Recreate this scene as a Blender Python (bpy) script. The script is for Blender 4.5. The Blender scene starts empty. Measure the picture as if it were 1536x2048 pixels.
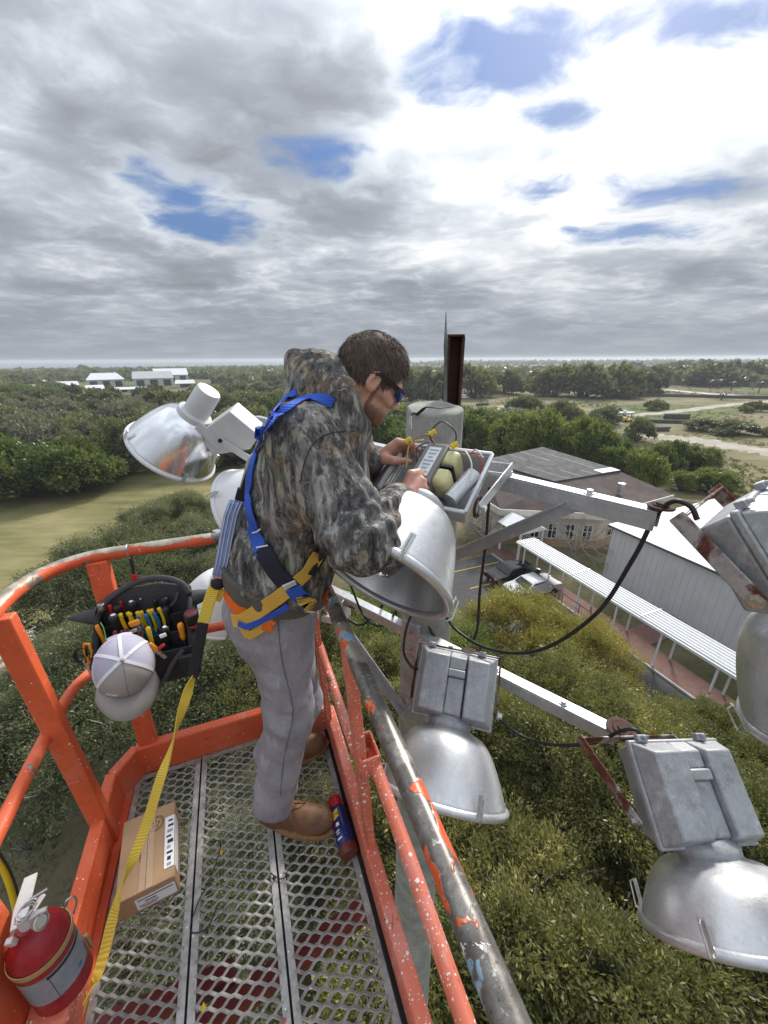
import bpy, bmesh, math, random
import numpy as np
from mathutils import Vector, Matrix
rnd = random.Random(7)
RS = np.random.RandomState(11)
S = bpy.context.scene
COL = S.collection
# ---------------------------------------------------------------- camera
F = 769.0; PIT = math.radians(21.7); ROLL = math.radians(-0.35); CZ = 17.0
FLOOR = CZ - 1.65                       # standing height of the lift platform
cd = bpy.data.cameras.new('Camera'); cam = bpy.data.objects.new('Camera', cd); COL.objects.link(cam)
cd.sensor_fit = 'VERTICAL'; cd.sensor_height = 36.0; cd.lens = F/2048*36.0
cd.clip_start = 0.02; cd.clip_end = 60000
cam.matrix_world = Matrix.Translation((0, 0, CZ)) @ Matrix.Rotation(math.pi/2-PIT, 4, 'X') @ Matrix.Rotation(ROLL, 4, 'Z')
S.camera = cam
# ---------------------------------------------------------------- sun, view
SUN_AZ = math.radians(27); SUN_EL = math.radians(37)
sd = bpy.data.lights.new('Sun', 'SUN'); sun = bpy.data.objects.new('Sun', sd); COL.objects.link(sun)
sd.energy = 2.1; sd.angle = math.radians(10); sd.color = (1.0, 0.95, 0.87)
SUND = Vector((math.sin(SUN_AZ)*math.cos(SUN_EL), math.cos(SUN_AZ)*math.cos(SUN_EL), math.sin(SUN_EL)))
sun.rotation_euler = (-SUND).to_track_quat('-Z', 'Y').to_euler()
S.view_settings.view_transform = 'Standard'; S.view_settings.look = 'None'
S.view_settings.exposure = 1.0; S.view_settings.gamma = 1.0; S.view_settings.use_curve_mapping = False
S.cycles.use_denoising = True; S.cycles.denoiser = 'OPENIMAGEDENOISE'; S.cycles.denoising_input_passes = 'RGB_ALBEDO_NORMAL'; S.cycles.denoising_prefilter = 'NONE'; S.cycles.use_adaptive_sampling = False; S.cycles.max_bounces = 6; S.cycles.diffuse_bounces = 3; S.cycles.glossy_bounces = 3
S.cycles.transmission_bounces = 4; S.cycles.transparent_max_bounces = 6; S.cycles.volume_bounces = 0
# ---------------------------------------------------------------- pixel -> ray helpers (photo pixels, 1536 x 2048)
def ray(x, y):
    a = (x-768)/F; b = (1024-y)/F
    a, b = a*math.cos(ROLL)-b*math.sin(ROLL), a*math.sin(ROLL)+b*math.cos(ROLL)
    return np.array([a, math.cos(PIT)+b*math.sin(PIT), -math.sin(PIT)+b*math.cos(PIT)])
CAM = np.array([0.0, 0.0, CZ])
def atz(x, y, z): d = ray(x, y); return CAM+d*(z-CZ)/d[2]
def Q(x, y, Y): d = ray(x, y); return CAM+d*Y/d[1]
YAW = math.radians(20.7)
U2 = np.array([-math.sin(YAW), math.cos(YAW), 0]); V2 = np.array([math.cos(YAW), math.sin(YAW), 0])
def W(u, v, h): return U2*u + V2*v + np.array([0, 0, FLOOR+h])
def onv(x, y, v): d = ray(x, y); return CAM+d*v/(d@V2)
def onu(x, y, u): d = ray(x, y); return CAM+d*u/(d@U2)
def unit(v): v = np.asarray(v, float); return v/max(1e-9, np.linalg.norm(v))
# ---------------------------------------------------------------- world: cloudy daylight sky
class NT:
    """tiny node-tree helper"""
    def __init__(s, tree): s.t = tree; tree.nodes.clear()
    def n(s, typ, **kw):
        nd = s.t.nodes.new(typ)
        for k, v in kw.items():
            if k in ('inp',):
                for kk, vv in v.items(): s.set(nd, kk, vv)
            else: setattr(nd, k, v)
        return nd
    def set(s, nd, k, v):
        sock = nd.inputs[k]
        if isinstance(v, bpy.types.NodeSocket): s.t.links.new(v, sock)
        elif isinstance(v, bpy.types.Node): s.t.links.new(v.outputs[0], sock)
        else:
            if hasattr(sock.default_value, '__len__') and hasattr(v, '__len__') and len(v) == 3 and len(sock.default_value) == 4: v = (*v, 1)
            sock.default_value = v
    def math(s, op, a, b=0.0, c=None, clamp=False):
        nd = s.n('ShaderNodeMath', operation=op, use_clamp=clamp); s.set(nd, 0, a); s.set(nd, 1, b)
        if c is not None: s.set(nd, 2, c)
        return nd.outputs[0]
    def mix(s, f, a, b, mode='MIX'):
        nd = s.n('ShaderNodeMix', data_type='RGBA', blend_type=mode, clamp_factor=True)
        s.set(nd, 0, f); s.set(nd, 6, a); s.set(nd, 7, b); return nd.outputs[2]
    def noise(s, vec, scale, detail=4, rough=0.55, dist=0.0, out='Fac'):
        nd = s.n('ShaderNodeTexNoise'); s.set(nd, 'Vector', vec); s.set(nd, 'Scale', scale); s.set(nd, 'Detail', detail)
        s.set(nd, 'Roughness', rough); s.set(nd, 'Distortion', dist); return nd.outputs[out]
    def voro(s, vec, scale, out='Distance', feature='F1', rand=1.0):
        nd = s.n('ShaderNodeTexVoronoi', feature=feature); s.set(nd, 'Vector', vec); s.set(nd, 'Scale', scale); s.set(nd, 'Randomness', rand)
        return nd.outputs[out]
    def ramp(s, f, stops, interp='LINEAR'):
        nd = s.n('ShaderNodeValToRGB'); s.set(nd, 0, f); cr = nd.color_ramp; cr.interpolation = interp
        while len(cr.elements) < len(stops): cr.elements.new(0.5)
        for e, (p, c) in zip(cr.elements, stops):
            e.position = p; e.color = (c, c, c, 1) if not hasattr(c, '__len__') else (*c[:3], 1)
        return nd.outputs[0]
    def step(s, f, lo, hi):
        nd = s.n('ShaderNodeMapRange', interpolation_type='SMOOTHSTEP', clamp=True)
        s.set(nd, 0, f); s.set(nd, 1, lo); s.set(nd, 2, hi); return nd.outputs[0]
    def mapping(s, vec, scale=(1, 1, 1), loc=(0, 0, 0), rot=(0, 0, 0)):
        nd = s.n('ShaderNodeMapping'); s.set(nd, 0, vec); s.set(nd, 1, loc); s.set(nd, 2, rot); s.set(nd, 3, scale); return nd.outputs[0]
wd = bpy.data.worlds.new('World'); S.world = wd; wd.use_nodes = True
def build_world():
    N = NT(wd.node_tree)
    tc = N.n('ShaderNodeTexCoord')
    sp = N.n('ShaderNodeSeparateXYZ'); N.set(sp, 0, tc.outputs['Generated'])
    x, y, z = sp.outputs
    zz = N.math('MAXIMUM', z, 0.0)
    den = N.math('ADD', zz, 0.13)
    cx = N.math('DIVIDE', x, den); cy = N.math('DIVIDE', y, den)
    cv = N.n('ShaderNodeCombineXYZ'); N.set(cv, 0, cx); N.set(cv, 1, cy); cv = cv.outputs[0]
    sky = N.n('ShaderNodeTexSky', sky_type='NISHITA', sun_disc=False, sun_elevation=SUN_EL, sun_rotation=SUN_AZ, altitude=20, air_density=1.0, dust_density=0.6, ozone_density=3.0)
    blue = N.n('ShaderNodeHueSaturation'); N.set(blue, 'Color', sky.outputs[0]); N.set(blue, 'Saturation', 1.25); N.set(blue, 'Value', 0.038)
    wv = N.n('ShaderNodeVectorMath', operation='MULTIPLY_ADD')
    N.set(wv, 0, N.noise(cv, 1.6, 3, 0.55, out='Color')); N.set(wv, 1, (0.34, 0.34, 0)); N.set(wv, 2, cv)
    wv = wv.outputs[0]
    big = N.noise(N.mapping(wv, (1.0, 1.2, 1), (3.1, 1.7, 0)), 0.85, 4, 0.42)
    lump = N.noise(N.mapping(wv, (1.0, 1.0, 1), (5.4, 0.2, 0)), 2.0, 5, 0.44)
    fine = N.noise(N.mapping(wv, (1.0, 1.2, 1), (0.4, 2.2, 0)), 6.5, 5, 0.55)
    sw = N.n('ShaderNodeSeparateXYZ'); N.set(sw, 0, wv); wx = N.math('SUBTRACT', sw.outputs[0], 0.17); wy = N.math('SUBTRACT', sw.outputs[1], 0.17)
    gaps, thick = [], []
    for (px, py, rx, ry, k) in SKY_GAPS:
        d = ray(px, py); d = d/np.linalg.norm(d); gx, gy = d[0]/(d[2]+.13), d[1]/(d[2]+.13)
        ex = N.math('MULTIPLY', N.math('SUBTRACT', wx, gx), 1/(rx*.85)); ey = N.math('MULTIPLY', N.math('SUBTRACT', wy, gy), 1/(ry*.85))
        r = N.math('SQRT', N.math('ADD', N.math('MULTIPLY', ex, ex), N.math('MULTIPLY', ey, ey)))
        (gaps if k > 0 else thick).append(N.math('MULTIPLY', N.math('SUBTRACT', 1.0, N.math('MINIMUM', r, 2.0 if k > 0 else 1.0)), abs(k)))
    g = gaps[0]
    for q in gaps[1:]: g = N.math('MAXIMUM', g, q)
    g = N.math('ADD', g, N.math('MULTIPLY', N.math('SUBTRACT', fine, 0.5), 2.6))
    g = N.math('ADD', g, N.math('MULTIPLY', N.math('SUBTRACT', lump, 0.5), 2.0))
    hole = N.math('MULTIPLY', N.step(g, -0.2, 1.35), 0.93)
    rim = N.math('SUBTRACT', N.step(g, -1.3, 0.2), hole, clamp=True)
    # cloud brightness: thick parts are grey, thin parts and the part near the sun are white
    dt = N.n('ShaderNodeVectorMath', operation='DOT_PRODUCT'); N.set(dt, 0, tc.outputs['Generated']); N.set(dt, 1, tuple(SUND))
    glow = N.step(dt.outputs['Value'], 0.78, 1.03)
    shade = N.math('ADD', N.math('ADD', 0.072, N.math('MULTIPLY', big, 0.50)), N.math('ADD', N.math('MULTIPLY', lump, 0.42), N.math('MULTIPLY', fine, 0.13)))
    shade = N.math('ADD', shade, N.math('MULTIPLY', glow, 0.27))
    shade = N.math('ADD', shade, N.math('MULTIPLY', rim, 0.10))
    for q in thick: shade = N.math('SUBTRACT', shade, q)
    cl = N.ramp(shade, [(0.44, (0.145, 0.155, 0.172)), (0.56, (0.195, 0.213, 0.24)), (0.66, (0.28, 0.303, 0.333)), (0.77, (0.41, 0.43, 0.453)), (0.97, (0.63, 0.63, 0.62))])
    hz = N.step(z, 0.17, 0.0)
    full = N.mix(hole, cl, N.mix(0.6, blue.outputs[0], (0.066, 0.117, 0.26)))
    full = N.mix(N.math('MULTIPLY', hz, 0.8), full, (0.245, 0.272, 0.305))
    # an overcast sky is brighter towards the zenith than at the horizon
    grad = N.math('ADD', 0.70, N.math('MULTIPLY', zz, 1.40))
    full = N.mix(1.0, full, grad, 'MULTIPLY')
    low = N.step(z, 0.0, -0.02)
    full = N.mix(low, full, (0.20, 0.21, 0.21))
    bg = N.n('ShaderNodeBackground'); N.set(bg, 0, full); N.set(bg, 1, 1.0)
    out = N.n('ShaderNodeOutputWorld'); N.set(out, 0, bg)
SKY_GAPS = [(1010, 130, .34, .24, 2.0), (1130, 235, .30, .15, 2.0), (1420, 60, .5, .16, 1.5), (430, 455, .34, .34, 1.8), (610, 325, .28, .26, 1.5), (360, 390, .2, .3, 1.2),
            (1325, 390, .36, .24, 1.6), (1080, 385, .3, .2, 1.0), (1250, 470, .5, .2, 1.2),
            (730, 150, .42, .30, -.20), (1490, 360, .5, .4, -.25), (120, 200, .5, .5, -.08), (250, 470, .6, .4, -.08)]    # the last four: thick grey cloud
build_world()
# ---------------------------------------------------------------- mesh helpers
class MB:
    def __init__(s): s.v = []; s.f = []
    def add(s, vs, fs):
        o = len(s.v); s.v.extend([tuple(map(float, p)) for p in vs]); s.f.extend([tuple(i+o for i in f) for f in fs]); return s
    def obox(s, c, ax, ay, az):
        """box: centre c, half axes as vectors"""
        c, ax, ay, az = (np.asarray(q, float) for q in (c, ax, ay, az))
        vs = [c+i*ax+j*ay+k*az for k in (-1, 1) for j in (-1, 1) for i in (-1, 1)]
        return s.add(vs, [(0, 2, 3, 1), (4, 5, 7, 6), (0, 1, 5, 4), (2, 6, 7, 3), (0, 4, 6, 2), (1, 3, 7, 5)])
    def box(s, c, size, M=None):
        h = np.asarray(size, float)/2; R = np.eye(3) if M is None else M
        return s.obox(c, R[:, 0]*h[0], R[:, 1]*h[1], R[:, 2]*h[2])
    def bar(s, a, b, w, h, up=(0, 0, 1)):
        """rectangular bar from a to b, w across, h along up"""
        a, b = np.asarray(a, float), np.asarray(b, float); d = unit(b-a); up = np.asarray(up, float)
        sd_ = unit(np.cross(d, up)); u2 = np.cross(sd_, d)
        return s.obox((a+b)/2, (b-a)/2, sd_*w/2, u2*h/2)
    def tube(s, path, r, n=10, cap=True, closed=False):
        P_ = [np.asarray(p, float) for p in path]; m = len(P_)
        rr = r if hasattr(r, '__len__') else [r]*m
        ts = []
        for i in range(m):
            a = P_[(i-1) % m] if closed or i > 0 else P_[0]; b = P_[(i+1) % m] if closed or i < m-1 else P_[-1]
            ts.append(unit(b-a))
        ref = np.array([0, 0, 1.0]) if abs(ts[0][2]) < .9 else np.array([1.0, 0, 0])
        nn = unit(ref-ts[0]*(ref@ts[0])); vs = []
        for i in range(m):
            nn = unit(nn-ts[i]*(nn@ts[i])); bb = np.cross(ts[i], nn)
            for k in range(n):
                a = 2*math.pi*k/n; vs.append(P_[i]+rr[i]*(math.cos(a)*nn+math.sin(a)*bb))
        fs = []
        for i in range(m if closed else m-1):
            for k in range(n):
                j = (i+1) % m
                fs.append((i*n+k, i*n+(k+1) % n, j*n+(k+1) % n, j*n+k))
        if cap and not closed: fs += [tuple(range(n))[::-1], tuple(range((m-1)*n, m*n))]
        return s.add(vs, fs)
    def lathe(s, prof, o, axis, n=32, arc=2*math.pi, ref=None):
        """prof: (radius, distance along axis)"""
        o = np.asarray(o, float); ax = unit(axis)
        if ref is None: ref = np.array([0, 0, 1.0]) if abs(ax[2]) < .9 else np.array([1.0, 0, 0])
        ref = np.asarray(ref, float)
        e1 = unit(ref-ax*(ref@ax)); e2 = np.cross(ax, e1); vs = []; full = arc > 6.28; kn = n if full else n+1
        for (r, d) in prof:
            for k in range(kn):
                a = arc*k/n; vs.append(o+ax*d+r*(math.cos(a)*e1+math.sin(a)*e2))
        fs = []
        for i in range(len(prof)-1):
            for k in range(n):
                k2 = (k+1) % kn
                fs.append((i*kn+k, i*kn+k2, (i+1)*kn+k2, (i+1)*kn+k))
        return s.add(vs, fs)
    def prism(s, poly, d):
        """polygon (3D points) extruded by vector d"""
        m = len(poly); d = np.asarray(d, float); vs = [np.asarray(p, float) for p in poly]; vs += [p+d for p in vs]
        fs = [tuple(range(m))[::-1], tuple(range(m, 2*m))]+[(i, (i+1) % m, m+(i+1) % m, m+i) for i in range(m)]
        return s.add(vs, fs)
    def ribbon(s, path, side, w, th):
        """flat strap: path points, side vectors, width(s), thickness"""
        m = len(path); P_ = [np.asarray(p, float) for p in path]; vs = []
        ww = w if hasattr(w, '__len__') else [w]*m
        for i in range(m):
            t = unit(P_[min(i+1, m-1)]-P_[max(i-1, 0)]); sv = np.asarray(side[i], float); sv = unit(sv-t*(sv@t)); nv = np.cross(t, sv)
            for a, b in ((-1, -1), (1, -1), (1, 1), (-1, 1)): vs.append(P_[i]+sv*a*ww[i]/2+nv*b*th/2)
        fs = [(0, 1, 2, 3), tuple(4*(m-1)+k for k in (3, 2, 1, 0))]
        for i in range(m-1):
            for k in range(4): fs.append((4*i+k, 4*i+4+k, 4*i+4+(k+1) % 4, 4*i+(k+1) % 4))
        return s.add(vs, fs)
    def ell(s, c, r, R=None, nu=14, nv=9):
        R = np.eye(3) if R is None else R; r = np.asarray(r, float); vs = []
        for i in range(nv+1):
            th = math.pi*i/nv
            for k in range(nu):
                a = 2*math.pi*k/nu; vs.append(np.asarray(c)+R@(r*np.array([math.sin(th)*math.cos(a), math.sin(th)*math.sin(a), math.cos(th)])))
        fs = [(i*nu+k, (i+1)*nu+k, (i+1)*nu+(k+1) % nu, i*nu+(k+1) % nu) for i in range(nv) for k in range(nu)]
        return s.add(vs, fs)
ORG = {}
def link_mesh(name, me, mat_, parent, org):
    ob = bpy.data.objects.new(name, me); COL.objects.link(ob)
    if mat_ is not None: me.materials.append(mat_)
    if parent is not None:
        ob.parent = parent; po = ORG[parent.name]; ob.location = Vector(org-po)
    else: ob.location = Vector(org)
    ORG[ob.name] = np.asarray(org, float); return ob
def build(mb, name, mat_, parent=None, smooth=False, bevel=0, org=None, auto=None, seg=2):
    """one mesh object; vertices given in world space"""
    if org is None: org = ORG[parent.name] if parent is not None else np.array([np.mean([p[0] for p in mb.v]), np.mean([p[1] for p in mb.v]), min(p[2] for p in mb.v)])
    org = np.asarray(org, float)
    me = bpy.data.meshes.new(name)
    me.from_pydata([tuple(np.asarray(p)-org) for p in mb.v], [], mb.f)
    bm = bmesh.new(); bm.from_mesh(me); bmesh.ops.recalc_face_normals(bm, faces=bm.faces); bm.to_mesh(me); bm.free()
    ob = link_mesh(name, me, mat_, parent, org)
    if smooth or bevel:
        me.polygons.foreach_set('use_smooth', [True]*len(me.polygons))
        if bevel or auto: me.set_sharp_from_angle(angle=math.radians(auto or 35))
    if bevel:
        md = ob.modifiers.new('bevel', 'BEVEL'); md.width = bevel; md.segments = seg; md.limit_method = 'ANGLE'; md.angle_limit = math.radians(40)
    return ob
def build_np(name, V, Fq, mat_, parent=None, org=None, smooth=False, attr=None):
    """fast mesh from numpy arrays (quads or tris); attr: per-face float -> attribute 'tint'"""
    V = np.asarray(V, np.float32); Fq = np.asarray(Fq, np.int32)
    if org is None: org = ORG[parent.name] if parent is not None else np.zeros(3)
    me = bpy.data.meshes.new(name); k = Fq.shape[1]; m = len(Fq)
    me.vertices.add(len(V)); me.vertices.foreach_set('co', (V-np.asarray(org, np.float32)).ravel())
    me.loops.add(m*k); me.loops.foreach_set('vertex_index', Fq.ravel())
    me.polygons.add(m); me.polygons.foreach_set('loop_start', np.arange(0, m*k, k, dtype=np.int32)); 
    if smooth: me.polygons.foreach_set('use_smooth', np.ones(m, bool))
    if attr is not None:
        a = me.attributes.new('tint', 'FLOAT', 'FACE'); a.data.foreach_set('value', np.asarray(attr, np.float32))
    me.update(calc_edges=True); me.validate()
    return link_mesh(name, me, mat_, parent, np.asarray(org, float))
def thing(name, label, cat, loc, group=None):
    o = bpy.data.objects.new(name, None); COL.objects.link(o); o.location = Vector(loc); o.empty_display_size = .1
    ORG[o.name] = np.asarray(loc, float); o['label'] = label; o['category'] = cat
    if group: o['group'] = group
    return o
def tag(o, label, cat, group=None):
    o['label'] = label; o['category'] = cat
    if group: o['group'] = group
    return o
def struct(o): o['kind'] = 'structure'; return o
def copy_tree(root, loc, rz=0, sc=1.0, label=None, group=None):
    r = root.copy(); COL.objects.link(r); r.location = Vector(loc); r.rotation_euler = (0, 0, rz); r.scale = (sc, sc, sc) if not hasattr(sc, '__len__') else sc
    if label: r['label'] = label
    if group: r['group'] = group
    for ch in root.children:
        c = ch.copy(); COL.objects.link(c); c.parent = r
        for g_ in ch.children:
            d = g_.copy(); COL.objects.link(d); d.parent = c
    return r
def smooth_path(pts, k=8):
    """Catmull-Rom through points"""
    P_ = [np.asarray(p, float) for p in pts]; P_ = [2*P_[0]-P_[1]]+P_+[2*P_[-1]-P_[-2]]; out = []
    for i in range(1, len(P_)-2):
        a, b, c, d = P_[i-1:i+3]
        for j in range(k):
            t = j/k; out.append(.5*((2*b)+(-a+c)*t+(2*a-5*b+4*c-d)*t*t+(-a+3*b-3*c+d)*t**3))
    out.append(P_[-2]); return out
# value noise for shapes
_L = np.random.RandomState(5).rand(32, 32, 32).astype(np.float32)
def vnoise(P_, sc):
    q = np.asarray(P_)*sc; i = np.floor(q).astype(int); f = q-i; f = f*f*(3-2*f); r = 0
    for a in (0, 1):
        for b in (0, 1):
            for c in (0, 1):
                w = (f[..., 0] if a else 1-f[..., 0])*(f[..., 1] if b else 1-f[..., 1])*(f[..., 2] if c else 1-f[..., 2])
                r = r+w*_L[(i[..., 0]+a) % 32, (i[..., 1]+b) % 32, (i[..., 2]+c) % 32]
    return r-0.5
# signed distance shapes + surface nets
def sd_cone(P_, a, b, ra, rb, ys=None, yc=0.0):
    a, b = np.asarray(a, float), np.asarray(b, float); d = b-a
    P2 = P_-a
    if ys is not None:
        P2 = P2.copy(); d = d.copy(); P2[..., 1] *= ys; d[1] *= ys
    h = np.clip((P2@d)/(d@d), 0, 1)
    return np.linalg.norm(P2-h[..., None]*d, axis=-1)-(ra+(rb-ra)*h)
def sd_ell(P_, c, r, R=None):
    p = P_-np.asarray(c, float)
    if R is not None: p = p@R
    r = np.asarray(r, float); k0 = np.linalg.norm(p/r, axis=-1); k1 = np.linalg.norm(p/(r*r), axis=-1)
    return k0*(k0-1)/np.maximum(k1, 1e-6)
def smin(a, b, k):
    h = np.clip(.5+.5*(b-a)/k, 0, 1); return b+(a-b)*h-k*h*(1-h)
def surface_nets(f, lo, hi, h):
    lo, hi = np.asarray(lo, float), np.asarray(hi, float); n = np.ceil((hi-lo)/h).astype(int)+1
    ax = [lo[i]+h*np.arange(n[i]) for i in range(3)]
    G = np.stack(np.meshgrid(*ax, indexing='ij'), -1); D = f(G).astype(np.float32); s = D < 0
    nx, ny, nz = n-1
    cnt = np.zeros((nx, ny, nz), np.int8); acc = np.zeros((nx, ny, nz, 3), np.float32); ec = np.zeros((nx, ny, nz), np.float32)
    co = [(i, j, k) for i in (0, 1) for j in (0, 1) for k in (0, 1)]
    sub = lambda A, c: A[c[0]:c[0]+nx, c[1]:c[1]+ny, c[2]:c[2]+nz]
    for a in co:
        for ai in range(3):
            if a[ai]: continue
            b = list(a); b[ai] = 1
            da, db = sub(D, a), sub(D, b); m = (da < 0) != (db < 0)
            t = np.where(m, da/np.where(m, da-db, 1), 0)
            p = np.zeros((nx, ny, nz, 3), np.float32)
            for q in range(3): p[..., q] = a[q]
            p[..., ai] += t
            acc += p*m[..., None]; ec += m
    act = ec > 0; idx = -np.ones((nx, ny, nz), np.int64); idx[act] = np.arange(act.sum())
    ijk = np.argwhere(act); V = lo+h*(ijk+acc[act]/ec[act][:, None])
    Fs = []
    for ai in range(3):
        u, v = (ai+1) % 3, (ai+2) % 3
        sl0 = [slice(1, nx), slice(1, ny), slice(1, nz)]; sl0[ai] = slice(0, n[ai]-1); sl1 = list(sl0); sl1[ai] = slice(1, n[ai])
        A, B = s[tuple(sl0)], s[tuple(sl1)]
        m = np.argwhere(A != B)
        if not len(m): continue
        off = np.array([1, 1, 1]); off[ai] = 0; base = m+off
        flip = A[tuple(m.T)]
        def cell(du, dv):
            c = base.copy(); c[:, u] -= du; c[:, v] -= dv; return idx[tuple(c.T)]
        q = np.stack([cell(1, 1), cell(0, 1), cell(0, 0), cell(1, 0)], 1)
        q[~flip] = q[~flip][:, ::-1]; Fs.append(q)
    Fq = np.concatenate(Fs); return V, Fq[(Fq >= 0).all(1)]
# ---------------------------------------------------------------- materials
MATS = {}
def newmat(name):
    m = bpy.data.materials.new(name); m.use_nodes = True; N = NT(m.node_tree)
    bs = N.n('ShaderNodeBsdfPrincipled'); out = N.n('ShaderNodeOutputMaterial'); N.set(out, 0, bs)
    tc = N.n('ShaderNodeTexCoord'); MATS[name] = m
    return m, N, bs, tc.outputs['Object']
def bump(N, bs, h, dist=0.002, strength=0.6):
    b = N.n('ShaderNodeBump'); N.set(b, 'Height', h); N.set(b, 'Distance', dist); N.set(b, 'Strength', strength); N.set(bs, 'Normal', b)
def simple(name, col, rough=.5, metal=0.0, var=.25, sc=30, bmp=0.0, col2=None, rvar=.15, spec=None, bsc=None):
    m, N, bs, o = newmat(name)
    nz = N.noise(o, sc, 5, .6)
    c2 = col2 if col2 is not None else tuple(c*(1-var) for c in col)
    N.set(bs, 'Base Color', N.ramp(nz, [(0.3, c2), (0.7, col)]))
    N.set(bs, 'Roughness', N.math('ADD', N.math('MULTIPLY', N.math('SUBTRACT', N.noise(o, sc*2.3, 3), .5), rvar*2), rough, clamp=True)); N.set(bs, 'Metallic', metal)
    if spec is not None: N.set(bs, 'Specular IOR Level', spec)
    if bmp: bump(N, bs, N.noise(o, bsc or sc*3, 4, .6), bmp)
    return m
def plain(name, col, rough=.5, metal=0.0): return simple(name, col, rough, metal, var=.12)
def leafmat(name, dark, mid, light, yellow, sc=.35, trans=.35):
    m, N, bs, o = newmat(name)
    at = N.n('ShaderNodeAttribute', attribute_name='tint').outputs['Fac']
    oi = N.n('ShaderNodeObjectInfo').outputs['Random']
    nz = N.noise(o, sc, 3, .6)
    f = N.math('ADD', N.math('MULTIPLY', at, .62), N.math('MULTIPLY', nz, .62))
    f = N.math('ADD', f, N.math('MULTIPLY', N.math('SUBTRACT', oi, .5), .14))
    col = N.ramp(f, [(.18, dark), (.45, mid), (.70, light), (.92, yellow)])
    N.set(bs, 'Base Color', col); N.set(bs, 'Roughness', .42); N.set(bs, 'Specular IOR Level', .45)
    tr = N.n('ShaderNodeBsdfTranslucent'); N.set(tr, 0, N.mix(.5, col, (.25, .30, .05), 'MIX'))
    mx = N.n('ShaderNodeMixShader'); N.set(mx, 0, trans); N.set(mx, 1, bs); N.set(mx, 2, tr)
    out = [n for n in N.t.nodes if n.type == 'OUTPUT_MATERIAL'][0]; N.set(out, 0, mx); return m
leaf_oak = leafmat('oak_leaf', (.022, .030, .013), (.074, .082, .029), (.20, .195, .066), (.44, .38, .12))
leaf_olive = leafmat('olive_leaf', (.042, .054, .028), (.105, .122, .062), (.20, .21, .115), (.31, .30, .17))
leaf_yellow = leafmat('autumn_leaf', (.085, .095, .022), (.22, .20, .045), (.38, .31, .07), (.52, .40, .09))
leaf_bright = leafmat('fresh_leaf', (.03, .055, .014), (.09, .14, .03), (.20, .25, .06), (.34, .34, .10))
leaf_green = leafmat('broad_leaf', (.022, .046, .015), (.062, .100, .028), (.13, .18, .05), (.23, .25, .08), sc=.25)
leaf_far = leafmat('distant_leaf', (.040, .052, .026), (.082, .098, .048), (.135, .145, .072), (.21, .20, .11), sc=.05)
weed = leafmat('weed_leaf', (.06, .065, .03), (.115, .115, .055), (.18, .165, .085), (.26, .22, .13), sc=.05)
weed.node_tree.nodes['Principled BSDF'].inputs['Specular IOR Level'].default_value = .05; weed.node_tree.nodes['Principled BSDF'].inputs['Roughness'].default_value = .9
leaf_grey = leafmat('grey_twig', (.10, .09, .07), (.17, .155, .13), (.24, .22, .18), (.28, .25, .20))
bark = simple('bark', (.16, .135, .11), .9, sc=14, var=.5, bmp=.01)
bark_pale = simple('pale_bark', (.30, .28, .25), .9, sc=12, var=.35, bmp=.006)
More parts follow.
